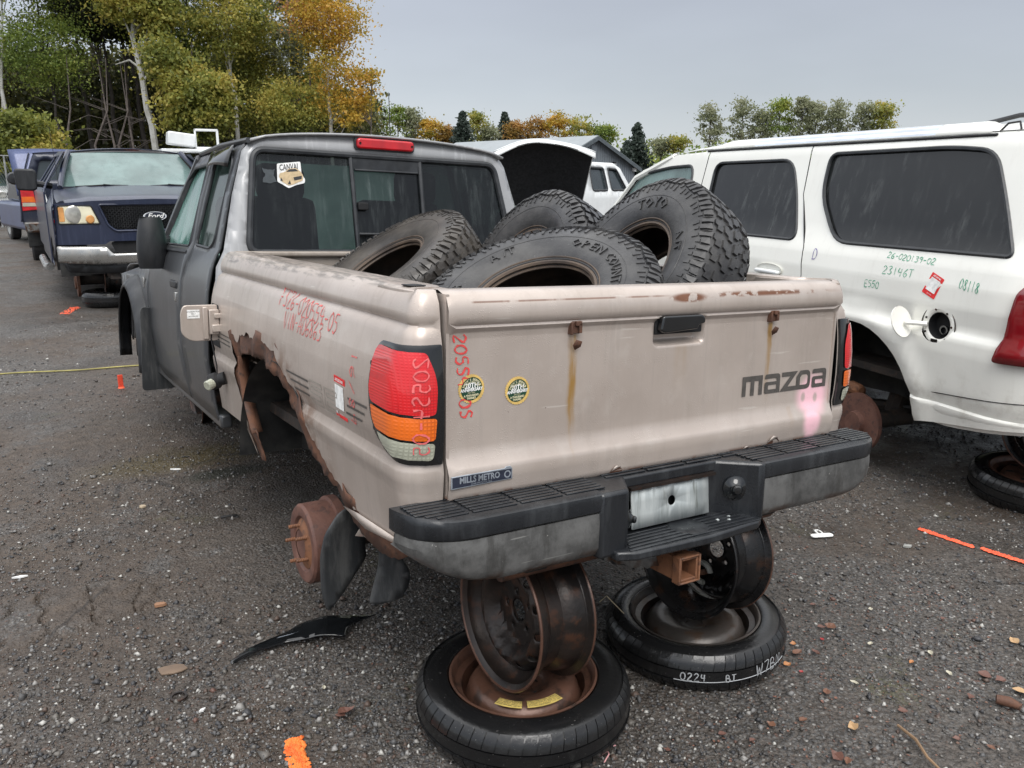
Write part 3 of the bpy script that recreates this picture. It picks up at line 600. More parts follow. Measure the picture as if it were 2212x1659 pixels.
# ------------------------------------------------------------------ cab
HW = [(.48, .775), (.60, .80), (.80, .822), (1.0, .818), (1.10, .808), (1.2, .785), (1.25, .765), (1.27, .750), (1.5, .698), (1.68, .646), (1.71, .628), (1.73, .60)]
def cmap(side, ex=0):
    def fn(y, z):
        h = interp(HW, z)+ex; taper = 0
        if y < 2.0: taper = .0
        if y > 3.3: taper = .03*(y-3.3)
        if y < 1.99: h -= .05*((1.99-y)/.06)**2 if y > 1.93 else .05
        if z > 1.27: h -= .05*max(0, (y-2.3))*(z-1.27)
        return (side*(h-taper), y, z)
    return fn
ybr = 1.93
side_out = [(1.935, .52), (1.935, 1.73), (2.95, 1.73), (3.02, 1.68), (3.50, 1.20), (3.62, 1.17), (3.62, .52)]
qwin = rpoly([(2.10, 1.30), (2.06, 1.64), (2.12, 1.68), (2.42, 1.68), (2.46, 1.28), (2.16, 1.27)], .03)
dwin = rpoly([(2.60, 1.27), (2.58, 1.66), (2.90, 1.66), (3.02, 1.61), (3.36, 1.27)], .03)
for s in (-1, 1):
    # cab side rear (behind the door)
    rear = [(1.985, .52), (1.985, 1.73), (2.50, 1.73), (2.50, 1.22), (2.545, 1.12), (2.545, .52)]
    m = cdt(rear, [qwin], lin(1.99, 2.02, 2)+lin(2.06, 2.5, 7), [p[0] for p in HW]+lin(1.3, 1.65, 5), cmap(s)); obj('cab_side', m, M_cab, truck, ang=50, solid=.01, off=0)
    door = [(2.554, .53), (2.554, 1.12), (2.508, 1.225), (2.508, 1.725), (2.95, 1.725), (3.03, 1.67), (3.50, 1.20), (3.56, 1.15), (3.56, .53)]
    m = cdt(door, [dwin], lin(2.6, 3.5, 12), [p[0] for p in HW]+lin(1.3, 1.65, 5), cmap(s)); d = obj('door', m, M_cab, truck, ang=50, solid=.012, off=0)
    obj('door_glass', cdt(rpoly([(2.575, 1.25), (2.56, 1.68), (2.90, 1.68), (3.04, 1.63), (3.40, 1.25)], .02), [], lin(2.6, 3.3, 4), lin(1.27, 1.65, 4), cmap(s, -.012)), M_gl_fogd, d)
    obj('quarter_glass', cdt(rpoly([(2.08, 1.27), (2.04, 1.67), (2.45, 1.70), (2.48, 1.26)], .02), [], lin(2.1, 2.4, 3), lin(1.27, 1.65, 4), cmap(s, -.010)), M_gl_side, truck)
    k = len(dwin)
    for W_, nm, par in ((qwin, 'quarter_window_seal', truck), (dwin, 'door_window_seal', d)):
        L = [cmap(s, .004)(*p) for p in W_]; obj(nm, ring(L+[L[0]], .008, 6, False), M_seal, par)
    obj('belt_moulding', ring([cmap(s, .006)(y, 1.243) for y in lin(2.58, 3.42, 8)], .009, 6), M_seal, d)
    hd = obj('door_handle', X(box(-.015, .022, -.075, .075, -.018, .02), Matrix.Translation(cmap(s)(2.72, 1.08)) @ Matrix.Rotation(0, 4, 'X')), M_plast, d, bevel=.008, seg=3)
    obj('lock_tab', X(box(-.004, .01, -.02, .02, -.05, -.005), Matrix.Translation(cmap(s, .01)(2.66, 1.05))), M_chrome, d, bevel=.003)
    obj('rain_visor', grid(lin(2.08, 2.50, 10), lin(0, 1, 4), lambda y, v: (s*(interp(HW, 1.68)+.006+.055*math.sin(v*1.5)*(.55+.45*(1-((y-2.29)/.21)**2))), y, 1.715-.075*v-.02*v*((y-2.29)/.21)**2)), M_gloss, truck, solid=.003)
    # fender, flare and mud flap
    fo = [(3.57, .53), (3.57, 1.15), (4.9, 1.02), (4.9, .80)]+[(4.05+.42*math.cos(a), .55+.42*math.sin(a)) for a in lin(.1, PI-.05, 16)]
    obj('front_fender', cdt(fo, [], lin(3.6, 4.85, 10), lin(.6, 1.1, 6), lambda y, z: (s*(.815-.02*max(0, y-3.6)-.25*max(0, z-1.02)), y, z)), M_cab, truck, solid=.01, off=0)
    obj('fender_flare', grid(lin(-.15, PI+.12, 26), lin(0, 1, 5), lambda a, v: (s*(.80+.075*math.sin(v*PI*.5)), 4.05+(.50-.07*v)*math.cos(a), .55+(.50-.07*v)*math.sin(a))), M_plast, truck, solid=.012)
    fl = rpoly([(.53, .86), (.87, .90), (.885, .40), (.54, .415), (.52, .60)], .03)
    obj('front_mud_flap', X(prism([(s*a, b) for a, b in fl], 3.53, 3.54, 1), Matrix.Identity(4)), M_flap, truck, bevel=.002)
    obj('rocker', box(*sorted((s*.79, s*.74)), 1.95, 3.55, .50, .56), M_cab, truck, bevel=.01)
    m = lathe([(.44, .02), (.44, .25), (.0, .27)], 20, a0=-.1, a1=PI+.1); obj('front_wheelhouse', ([(s*(.80-p[2]), 4.05+p[0], .52+p[1]) for p in m[0]], m[1]), M_liner, truck)
    mr_ = obj('door_mirror', grid(lin(0, 2*PI, 20), lin(-1, 1, 8), lambda a, v: (s*(.850+.075*math.cos(a)*(1-.35*v*v)**.5*(1-.12*v)), 3.10+.055*math.sin(a)*(1-.6*v*v)**.5, 1.275+.135*v+.035*math.cos(a)*s*0)), M_plast, truck)
    obj('mirror_cap', J(([(s*(.865+.058*math.cos(a)), 3.10+.035*math.sin(a), 1.409) for a in lin(0, 6, 12)], [tuple(range(13))]), ([(s*(.865+.072*math.cos(a)), 3.10+.035*math.sin(a), 1.141) for a in lin(0, 6, 12)], [tuple(range(13))])), M_plast, mr_)
    obj('mirror_arm', ring([(s*.74, 3.25, 1.27), (s*.80, 3.16, 1.27), (s*.84, 3.12, 1.27)], [.045, .03, .025], 8), M_plast, mr_)
for s_, y_, z_ in (('205A', 2.82, 1.165), ('205A5', 2.46, 1.165)): obj('hand_writing', strokes(s_, .045, .0055, lambda u, v, y_=y_, z_=z_: cmap(-1, .004)(y_-u, z_+v-.1*u), 1.1, .08, int(y_*10), .5), M_red_ink2, truck, smooth=False)
obj('fender_badge', X(box(-.004, .002, -.03, .03, -.03, .03), Matrix.Translation((-.818, 3.70, 1.03))), M_chrome, truck, bevel=.006)
# cab rear wall with the sliding window
def rmap(x, z):
    hw = interp(HW, z)-.002; u = max(0, abs(x)-(hw-.05))/.05
    return (x, 1.90+.055*max(0, (z-1.27))/.42+.026*min(1, u)**2.5, z)
ro = [(-.78, .60), (-.808, 1.0), (-.782, 1.2), (-.748, 1.27), (-.696, 1.5), (-.644, 1.68), (-.606, 1.727), (-.52, 1.745), (.52, 1.745), (.606, 1.727), (.644, 1.68), (.696, 1.5), (.748, 1.27), (.782, 1.2), (.808, 1.0), (.78, .60)]
ro = [(x, 1.745+.040*(1-(x/.56)**2)) if z > 1.74 else (x, z) for x, z in ro[:8]+[(-.3, 1.745), (0, 1.745), (.3, 1.745)]+ro[8:]]
rw = rpoly([(-.655, 1.262), (-.607, 1.69), (.565, 1.69), (.655, 1.262)], .05, 6)
obj('cab_rear_wall', cdt(ro, [rw], lin(-.79, .79, 60), lin(.65, 1.72, 20), rmap), M_cabr, truck, ang=50, solid=.012, off=0)
obj('roof', grid(lin(-.62, .62, 20), lin(1.935, 2.96, 10), lambda x, y: (x*(1-.02*max(0, y-2)), y+(.0 if y > 1.95 else .0), 1.728+.057*(1-(x/.62)**2)**.6+.012*math.sin((y-1.9)*2.6))), M_cabr, truck, solid=.01)
obj('roof_gutter', ring([(-.625, 1.945, 1.725), (-.63, 2.4, 1.735), (-.605, 2.95, 1.735)], .012, 6), M_cab, truck)
L = [(x, y-.010, z) for x, y, z in (rmap(*p) for p in rw)]
obj('rear_window_seal', ring(L+[L[0]], .014, 8, False), M_seal, truck)
def gz(off): return lambda x, z: (x, 1.897+.055*(z-1.27)/.42+off, z)
wbot, wtop = 1.27, 1.685
def pane(P, off, nm='window_pane'): return obj(nm, cdt(P, [], lin(-.6, .6, 14), lin(1.3, 1.65, 6), gz(off)), M_gl_rear, truck)
pane(rpoly([(-.648, 1.268), (-.602, 1.684), (-.178, 1.688), (-.165, 1.268)], [.04, .04, .002, .002]), .0)
pane(rpoly([(.170, 1.268), (.163, 1.688), (.560, 1.684), (.648, 1.268)], [.002, .002, .04, .04]), .0)
pane([(-.165, 1.345), (-.172, 1.63), (.155, 1.63), (.162, 1.345)], .004, 'sliding_window_pane'); pane([(-.165, 1.27), (-.165, 1.345), (.165, 1.345), (.165, 1.27)], .010)
fr = []
for P in ([(-.178, 1.688), (-.166, 1.268)], [(.163, 1.688), (.172, 1.268)]): fr.append(ring([gz(-.006)(*p) for p in P], .011, 6))
fr.append(X(box(-.17, .16, -.008, .012, -.025, .025), Matrix.Translation(gz(0)(0, 1.655)))); fr.append(ring([gz(-.003)(-.16, 1.345), gz(-.003)(.16, 1.345)], .007, 6)); fr.append(ring([gz(-.003)(-.16, 1.628), gz(-.003)(.155, 1.628)], .006, 6))
obj('sliding_window_frame', J(*fr), M_seal, truck, bevel=.002)
obj('window_latch', X(box(-.024, .024, -.022, .0, -.017, .017), Matrix.Translation(gz(0)(-.135, 1.468))), M_blk, truck, bevel=.004)
# third brake light
bl = obj('brake_light', prism(rrect(-.150, .128, 1.722, 1.768, .016), 1.925, 1.948, 1), M_lred2, truck, bevel=.008, seg=3, mw=None)
obj('brake_light_gasket', prism(rrect(-.158, .136, 1.716, 1.774, .018), 1.942, 1.952, 1), M_seal, bl)
for x in (-.138, .116): obj('screw', X(lathe([(0, 0), (.005, 0), (.005, .003)], 10), Matrix.Translation((x, 1.924, 1.745)) @ Matrix.Rotation(PI/2, 4, 'X')), M_blk, bl)
# stickers on the rear glass
cx, cz = -.455, 1.598; q = lambda e: (lambda x, z: gz(-e)(cx+x+.13*z*0, cz+z+.13*x))
o = obj('car_sticker', fan(rpoly([(-.055, .045), (-.058, -.03), (-.035, -.045), (-.01, -.062), (.02, -.052), (.062, -.046), (.064, -.03), (.050, -.008), (.048, .046)], .006), q(.0035)), M_stw, truck, smooth=False)
obj('sticker_text', text('CANVAI', .036, q(.0045), -.005, .026, .62, bold=.0005), M_stb, o, smooth=False)
obj('sticker_car_body', fan(rpoly([(-.050, -.012), (-.046, .004), (-.022, .008), (-.006, .020), (.026, .020), (.046, .004), (.056, -.014), (.054, -.034), (.01, -.048), (-.012, -.05), (-.04, -.030)], .004), q(.0050)), M_sttan, o, smooth=False)
obj('sticker_car_detail', J(fan([(-.018, .007), (-.004, .017), (.024, .017), (.036, .006)], q(.0056)), fan([(.012, -.018), (.05, -.014), (.048, -.028), (.016, -.032)], q(.0056)), fan([(-.014, -.044), (-.004, -.028), (.0, -.046)], q(.0056)), fan([(-.045, -.028), (-.042, -.012), (-.034, -.028)], q(.0056))), M_stb, o, smooth=False)
obj('sticker_residue', fan(jag([(-.575, 1.555), (-.565, 1.59), (-.575, 1.615), (-.55, 1.608), (-.52, 1.612), (-.53, 1.585), (-.515, 1.560), (-.54, 1.55), (-.575, 1.555)], .008, .003, 2), gz(-.0035)), M_stgrey, truck, smooth=False)
# cab interior seen through the tinted glass, windshield
obj('cab_floor', box(-.72, .72, 1.96, 3.6, .66, .70), M_seat, truck)
obj('dashboard', box(-.68, .68, 3.15, 3.5, .9, 1.2), M_seat, truck, bevel=.05)
for s in (-1, 1): obj('seat', J(X(box(-.25, .25, -.07, .07, 0, .58), Matrix.Translation((s*.36, 2.55, .95)) @ Matrix.Rotation(-.2, 4, 'X')), box(s*.36-.25, s*.36+.25, 2.55, 3.0, .82, .97)), M_seat, truck, bevel=.05); obj('headrest', X(box(-.12, .12, -.04, .04, 0, .17), Matrix.Translation((s*.36, 2.41, 1.50))), M_seat, truck, bevel=.04)
obj('windshield', grid(lin(-.62, .62, 10), lin(0, 1, 4), lambda x, v: (x*(1.12-.14*v), 3.52-.55*v-.12*(x/.6)**2, 1.19+.53*v)), M_ws, truck)
for s in (-1, 1): obj('windshield_pillar', ring([(s*.745, 3.42, 1.2), (s*.61, 2.93, 1.71)], .03, 8), M_cab, truck)
obj('hood', grid(lin(-.80, .80, 12), lin(3.5, 4.92, 8), lambda x, y: (x*(1-.03*(y-3.5)), y, 1.16+.03*(1-(x/.8)**2)-.05*(y-3.5)-.09*max(0, (y-4.6)/.3)**2)), M_cab, truck, solid=.01)
obj('front_end', box(-.76, .76, 4.8, 4.9, .55, 1.02), M_cab, truck, bevel=.03)
# ------------------------------------------------------------------ bed inside
obj('bed_floor', grid(lin(-.665, .665, 90), [.09, 1.9], lambda x, y: (x, y, .80+.008*(math.sin(x*60) > 0))), M_bedin, truck)
for s in (-1, 1):
    obj('bed_inner_wall', grid(lin(.09, 1.9, 8), lin(.80, 1.225, 4), lambda y, z: (s*(.668-.012*(z-.8)), y, z+.017*y*(z-.6)/.6)), M_bedin, truck, solid=.004)
    obj('bed_wheel_tub', prism([(.62+.42*math.cos(a)*1.05+.42, .80+.19*math.sin(a)) for a in lin(0, PI, 14)], s*.665, s*.50, 0), M_bedin, truck, bevel=.02)
obj('bed_front_wall', J(box(-.71, .71, 1.86, 1.885, .80, 1.255), box(-.72, .72, 1.84, 1.895, 1.245, 1.268)), M_bedin, truck, bevel=.008)
for s in (-1, 1): obj('rail_corner_cap', prism([(s*.64, .30), (s*.64, .09), (s*.712, .09), (s*.712, .055), (s*.735, .06), (s*.75, .09), (s*.748, .30)], 1.19, 1.2305, 2), M_paint, truck, fixn=True, bevel=.003)
obj('stake_pocket', prism(rrect(-.735, -.690, .13, .19, .01), 1.2365, 1.238, 2), M_blk, truck)
# ------------------------------------------------------------------ fuel door, cap, cladding details
hp = Vector(bmap(-1)(SY(1.93), .93)); fd = rpoly([(0, -.085), (0, .085), (-.16, .085), (-.175, .05), (-.175, -.05), (-.13, -.085)], [.012, .012, .05, .02, .06, .03], 5)
# open flap: swung out, facing back, hinged at its inner edge
o = obj('fuel_door', prism([(hp.x+a*.82, hp.z+.035+b*.86) for a, b in fd], 1.80, 1.808, 1), M_paint, truck, bevel=.003)
obj('fuel_door_hinge', J(box(hp.x-.06, hp.x-.040, 1.785, 1.80, hp.z-.03, hp.z+.10), box(hp.x-.038, hp.x-.0, 1.775, 1.80, hp.z-.01, hp.z+.09), box(hp.x-.03, hp.x+.015, 1.765, 1.79, hp.z+.0, hp.z+.03), box(hp.x-.02, hp.x+.015, 1.765, 1.785, hp.z+.055, hp.z+.075)), M_paint, o, bevel=.003)
obj('fuel_label', J(fan([(hp.x-.118, hp.z+.055), (hp.x-.118, hp.z+.090), (hp.x-.070, hp.z+.090), (hp.x-.070, hp.z+.055)], lambda x, z: (x, 1.798, z))), M_stw, o, smooth=False)
obj('fuel_label_text', J(*[text(s_, .0066, lambda x, y, k=k: (hp.x-.094+x, 1.797, hp.z+.082-k*.009+y)) for k, s_ in enumerate(('UNLEADED FUEL', 'ONLY', 'NO LEADED'))]), M_stb, o, smooth=False)
obj('fuel_hatch_recess', fan(rpoly([(1.80, .86), (1.80, 1.03), (1.93, 1.03), (1.935, .86)], .02), lambda y, z: bmap(-1, .0015)(SY(y), z)), M_blk, truck)
cp = Vector(bmap(-1)(SY(1.80), .755))+Vector((-.03, -.02, -.015))
o = obj('fuel_cap', J(X(lathe([(0, -.03), (.032, -.03), (.034, -.025), (.034, .0), (.026, .01), (.026, .035), (.0, .035)], 20), Matrix.Translation(cp) @ Matrix.Rotation(1.2, 4, 'Y') @ Matrix.Rotation(.5, 4, 'X'))), M_blk, truck)
obj('fuel_cap_inner', X(lathe([(0, .03), (.021, .03), (.021, .055), (.017, .058), (0, .058)], 16), Matrix.Translation(cp) @ Matrix.Rotation(-1.9, 4, 'Y') @ Matrix.Rotation(.5, 4, 'X')), M_lclr, o)
obj('cap_tether', ring([hp+Vector((-.02, -.13, .05)), hp+Vector((-.03, -.13, -.03)), cp+Vector((0, 0, .06)), cp+Vector((.0, 0, .02))], .003, 5), M_blk, o)
# ------------------------------------------------------------------ bumper

def face(x):                                              # front face y along x (rounded ends)
    u = max(0, abs(x)-.69)/.15; return -.135+.135*(1-math.sqrt(max(0, 1-min(1, u)**2)))*.95
xsL = lin(-.84, -.69, 12)+lin(-.68, -.335, 12); xsR = [-x+.055*0 for x in xsL[::-1]]; xsR = lin(.245, .67, 12)+lin(.68, .83, 12)
def padloop(x, z0=.683, z1=.735):
    f = face(x); return [(.03, z0), (.03, z1-.002), (f+.012, z1), (f+.003, z1-.006), (f, z1-.018), (f+.002, z0+.006), (f+.008, z0)]
def loft(xs, lp, name, mat, par, bev=0):
    n = len(lp(xs[0])); v = [(x, p[0], p[1]) for x in xs for p in lp(x)]
    f = [(i*n+k, i*n+(k+1) % n, (i+1)*n+(k+1) % n, (i+1)*n+k) for i in range(len(xs)-1) for k in range(n)]+[tuple(range(n))[::-1], tuple(range((len(xs)-1)*n, len(xs)*n))]
    return obj(name, (v, f), mat, par, ang=40, fixn=True, bevel=bev)
BP = obj('rear_bumper', box(-.62, .62, .0, .03, .60, .70), M_undr, truck)
def steel(x):
    f = face(x)+.006; u = max(0, abs(x)-.59)/.25; lo = .562+.085*u**2.2; d = .03
    return [(.0, .682), (f, .682), (f-.002, .66), (f-.001, lo+.03), (f+.008, lo+.01), (f+.025, lo), (.0, lo+.005)]
loft(xsL, padloop, 'step_pad', M_pad, BP); loft(xsR, padloop, 'step_pad', M_pad, BP)
loft(xsL, steel, 'bumper_face', M_bumper, BP); loft(xsR, steel, 'bumper_face', M_bumper, BP)
ribs = []
for xs0, xs1 in ((-.825, -.30), (.225, .825)):
    for k in range(7):
        y = .012-.018*k; n = 4; 
        for j in range(n):
            a = xs0+(xs1-xs0)*j/n+.006; b = xs0+(xs1-xs0)*(j+1)/n-.006
            while a < b and min(face(a), 9) > y-.012: a += .01
            while b > a and face(b) > y-.012: b -= .01
            if b-a > .03: ribs.append(box(a, b, y-.0055, y+.0055, .7345, .7385))
obj('tread_rib', J(*ribs), M_pad, BP, bevel=.0015)['kind'] = 'stuff'
# middle: top bridge, licence pocket, lower step
obj('centre_pad', J(box(-.34, .25, -.048, .03, .700, .7325), box(-.34, .25, -.005, .03, .56, .702)), M_pad, BP, bevel=.006)
obj('centre_tread_rib', J(*[box(-.25+.145*j, -.115+.145*j, y-.005, y+.005, .733, .7375) for j in range(4) for y in (-.03, -.01, .01)]), M_pad, BP, bevel=.0015)
for x0, x1, w in ((-.345, -.195, -1), (.155, .255, 1)):
    side_ = [(-.135 if (w < 0) else -.048, 0)]
    P = [(x0, -.1365), (x0, .0), (x1, .0), (x1, -.045), (x1-.012, -.062), (x0+.09, -.1365)] if w < 0 else [(x0-.04, -.035), (x0-.04, .0), (x1, .0), (x1, -.1365), (x1-.02, -.1365), (x0+.005, -.062)]
    obj('bumper_cheek', prism(P, .560, .7335, 2), M_pad, BP, bevel=.010, fixn=True)
lower = [(-.30, -.01), (.235, -.01), (.235, -.145), (.20, -.165), (.0, -.182), (-.25, -.172), (-.30, -.15)]
obj('lower_step', J(prism(lower, .552, .577, 2)), M_pad, BP, bevel=.006, fixn=True)
obj('lower_tread_rib', J(*[box(-.265+.012*k, .215-.008*k, -.158+.018*k-.004, -.158+.018*k+.004, .5765, .5803) for k in range(6)]), M_pad, BP, bevel=.0015)
obj('ball_pad', X(lathe([(0, .004), (.05, .004), (.058, 0)], 24), Matrix.Translation((-.01, -.10, .5785))), M_pad, BP)
for i, (x, y) in enumerate(((-.03, -.12), (-.01, -.125), (-.045, -.115), (.13, -.12), (.15, -.10), (.10, -.105))): obj('pebble', X(lathe([(0, .006), (.006, .003), (.005, 0)], 6), Matrix.Translation((x, y, .577))), M_zinc, BP)
lp_ = obj('licence_panel', cdt(rrect(-.178, .108, .586, .694, .004), [[(-.033+.014*math.cos(a), .645+.014*math.sin(a)) for a in lin(0, 2*PI*15/16, 15)]], lin(-.17, .12, 4), lin(.59, .69, 3), lambda x, z: (x, -.052-.010*(.694-z)/.1, z)), M_zinc, BP, solid=.003)
obj('panel_hole', box(-.06, -.01, -.03, -.02, .62, .67), M_blk, BP)
obj('mount_strip', box(-.185, .128, -.062, -.045, .695, .703), M_rimdk, BP)
kb = lathe([(0, 0), (.036, 0), (.036, .006), (.020, .011), (.014, .018), (.014, .026), (.010, .031), (0, .032)], 24)
obj('bumper_plug', X(kb, Matrix.Translation((.185, -.085, .655)) @ Matrix.Rotation(PI/2, 4, 'X') @ Matrix.Rotation(-.55, 4, 'Y')), M_gloss, BP); obj('bumper_plug', X(kb, Matrix.Translation((-.212, -.085, .632)) @ Matrix.Rotation(PI/2, 4, 'X') @ Matrix.Rotation(.6, 4, 'Y') @ Matrix.Scale(.7, 4)), M_gloss, BP)
# torn skirt under the step and hitch
obj('torn_skirt', fan(jag([(-.30, .56), (-.29, .535), (-.17, .49), (-.11, .485), (-.12, .515), (-.2, .548), (-.26, .572), (-.30, .56)], .02, .006, 8), lambda x, z: (x, -.10+.1*(z-.5), z)), M_bumper, BP, solid=.006)
obj('torn_skirt', fan(jag([(-.32, .60), (-.31, .545), (-.22, .50), (-.16, .50), (-.2, .54), (-.25, .60), (-.32, .60)], .02, .004, 9), lambda x, z: (x, -.085, z)), M_pad, BP, solid=.004)
hx, hz = -.050, .482
o = obj('hitch_receiver', J(box(hx-.033, hx-.026, -.155, .25, hz-.033, hz+.033), box(hx+.026, hx+.033, -.155, .25, hz-.033, hz+.033), box(hx-.026, hx+.026, -.155, .25, hz+.026, hz+.033), box(hx-.026, hx+.026, -.155, .25, hz-.033, hz-.026)), M_rustor, truck, bevel=.002)
obj('receiver_collar', J(box(hx-.039, hx-.033, -.16, -.13, hz-.039, hz+.039), box(hx+.033, hx+.039, -.16, -.13, hz-.039, hz+.039), box(hx-.033, hx+.033, -.16, -.13, hz+.033, hz+.039), box(hx-.033, hx+.033, -.16, -.13, hz-.039, hz-.033)), M_rustor, o, bevel=.003)
obj('hitch_crossbar', ring([(-.52, .06, .50), (.5, .06, .50)], .032, 12), M_rust, truck)
obj('receiver_back', box(hx-.025, hx+.025, .15, .16, hz-.025, hz+.025), M_undr, truck)
# ------------------------------------------------------------------ chassis, axle, drums
for s in (-1, 1):
    obj('frame_rail', J(box(s*.44-.035, s*.44+.035, .0, 4.7, .50, .60)), M_undr, truck, bevel=.006)
    obj('leaf_spring', J(*[ring([(s*.50, .98+a*(.62-.13*k), .36-.012*k+.10*abs(a)**1.6) for a in lin(-1, 1, 10)], .012, 6) for k in range(3)]), M_undr, truck)
    obj('shackle', box(s*.50-.03, s*.50+.03, .34, .40, .42, .56), M_undr, truck)
    obj('shock_absorber', ring([(s*.40, .75, .30), (s*.38, .60, .62)], .028, 10), M_undr, truck)
    D = lathe([(0, 0), (.048, 0), (.050, -.014), (.086, -.016), (.094, -.006), (.116, -.002), (.126, -.004), (.133, -.012), (.134, -.095), (.146, -.098), (.147, -.125), (.10, -.13)], 48)
    o = obj('brake_drum', X(D, Matrix.Translation((s*.785, .885, .338)) @ Matrix.Rotation(s*PI/2, 4, 'Y')), M_rustred, truck, ang=30)
    obj('drum_face', X(lathe([(.05, .0015), (.084, -.0135)], 36), Matrix.Translation((s*.785, .885, .338)) @ Matrix.Rotation(s*PI/2, 4, 'Y')), M_rustor, o)
    for k in range(5):
        a = 2*PI*k/5+.35; c = Matrix.Translation((s*.785, .885, .338)) @ Matrix.Rotation(s*PI/2, 4, 'Y') @ Matrix.Translation((.062*math.cos(a), .062*math.sin(a), -.015))
        obj('wheel_stud', X(lathe([(0, .048), (.0055, .047), (.0065, .044)]+[(.0068-(.0012 if i % 2 else 0), .044-.0028*i) for i in range(14)]+[(.0085, .004), (.0085, 0)], 10), c), M_rustor, o)
obj('rear_axle', J(ring([(-.70, .885, .338), (-.16, .885, .335), (.16, .885, .335), (.70, .885, .338)], .04, 12), X(lathe([(0, .13), (.08, .11), (.135, .04), (.14, 0), (.13, -.06), (.06, -.13), (.05, -.2)], 24), Matrix.Translation((0, .885, .335)) @ Matrix.Rotation(PI/2, 4, 'X'))), M_undr, truck)
obj('fuel_tank', box(-.40, .40, 1.9, 2.9, .42, .62), M_undr, truck, bevel=.05)
obj('spare_carrier', box(-.36, .36, .12, .16, .58, .66), M_undr, truck)
obj('underbody', box(-.70, .70, .10, 4.6, .66, .70), M_undr, truck)
# rear mud flaps
f1 = [(-.70, .545), (-.755, .53), (-.80, .47), (-.815, .40), (-.815, .29), (-.80, .225), (-.74, .27), (-.665, .345), (-.655, .36), (-.665, .50)]
f2 = [(-.70, .53), (-.66, .41), (-.665, .36), (-.695, .255), (-.66, .25), (-.60, .262), (-.575, .30), (-.57, .34), (-.60, .40), (-.62, .50), (-.64, .56)]
def hang(P, y0, tw): return lambda x, z: (x, y0+tw*(x+.72)+.02*math.sin((z-.2)*9), z)
f1 = [(x, z) for x, z in f1]
obj('rear_mud_flap', cdt(rpoly(f1, .02), [], lin(-.8, -.66, 6), lin(.25, .53, 8), hang(f1, .60, .25)), M_flap, truck, solid=.006)
obj('rear_mud_flap', cdt(rpoly([(x+.0, z-.0) for x, z in f2], .012), [], lin(-.7, -.58, 6), lin(.26, .55, 8), hang(f2, .52, -.3)), M_flap, truck, solid=.006)
obj('rusty_flange', fan(jag([(.60, .64), (.50, .575), (.40, .545), (.28, .53), (.16, .545), (.05, .59), (.05, .61), (.40, .612), (.60, .64)], .02, .005, 3), lambda y, z: (-.765+.0*y, y, z)), M_rust, truck, solid=.004)
obj('torn_paint_strip', fan([(.46, .60), (.30, .585), (.10, .61), (.10, .625), (.35, .612)], lambda y, z: (-.79, y, z)), M_paint, truck, solid=.002)
obj('bent_tag', fan([(-.735, .555), (-.69, .55), (-.70, .50), (-.712, .485), (-.74, .505), (-.765, .512)], lambda x, z: (x, .44, z)), M_paint, truck, solid=.003)
# ------------------------------------------------------------------ ground height
def gh(x, y):
    t = max(0, min(1, (y-2)/6)); t = t*t*(3-2*t); return .04+.13*t
# ------------------------------------------------------------------ tyres
def tyre_shape(R, W, rb, zb):
    out_ = [(rb-.004, zb-.012), (rb, zb), (rb+.010, zb+.010), (rb+.03, W*.46), (rb+(R-rb)*.45, W*.5), (R-.045, W*.475), (R-.022, W*.435), (R-.009, W*.39), (R-.003, W*.28), (R, 0)]
    prof = out_+[(r, -z) for r, z in out_[-2::-1]]
    inn = [(r-.0 if i == 0 else r-.012 if r > R-.05 else r+.003, z-.014 if i > 1 else z) for i, (r, z) in enumerate(out_)]
    inn = [(rb-.004, zb-.016), (rb+.01, zb-.006), (rb+.04, W*.40), (R-.06, W*.40), (R-.022, W*.30), (R-.016, 0)]
    inner = inn+[(r, -z) for r, z in inn[-2::-1]]
    return out_, lathe(prof, 96), lathe(inner[::-1], 64)
def prof_fn(out_):
    P = out_[::-1]; P = [(r, z) for r, z in P]; d = [0]
    for a, b in zip(P, P[1:]): d.append(d[-1]+math.hypot(b[0]-a[0], b[1]-a[1]))
    def f(p, h=0):
        s = abs(p); sg = 1 if p >= 0 else -1
        for i in range(len(P)-1):
            if s <= d[i+1] or i == len(P)-2:
                t = (s-d[i])/(d[i+1]-d[i]); r = P[i][0]+(P[i+1][0]-P[i][0])*t; z = P[i][1]+(P[i+1][1]-P[i][1])*t
                dr, dz = P[i+1][0]-P[i][0], P[i+1][1]-P[i][1]; L = math.hypot(dr, dz)
                return r+dz/L*h, sg*(z-dr/L*h)
    return f, d[-1]
def block(poly, f, h0, h1, split=0):
    n = len(poly); v = []
    for h, sc in ((h0, 1), (h1, .93)):
        ca = sum(p[0] for p in poly)/n; cp = sum(p[1] for p in poly)/n
        for a, p in poly:
            r, z = f(cp+(p-cp)*sc, h); a2 = ca+(a-ca)*sc; v.append((r*math.cos(a2), r*math.sin(a2), z))
    return v, [tuple(range(n, 2*n))]+[(i, (i+1) % n, n+(i+1) % n, n+i) for i in range(n)]
def arc_text(s, f, pc, size, a0, hgt, spread=1.0, rad=.3, up=1):
    ms = []; a = a0
    for ch in s:
        w = size*(.72 if ch not in 'I/ ' else .42)*spread
        if ch != ' ':
            def F(x, y, a=a):
                r, z = f(pc-y*up, hgt); an = a-(x)/rad*up; return (r*math.cos(an), r*math.sin(an), z)
            t = text(ch, size, F, w*.0, 0, res=1); ms.append(t)
        a -= w/rad*up
    return J(*ms)
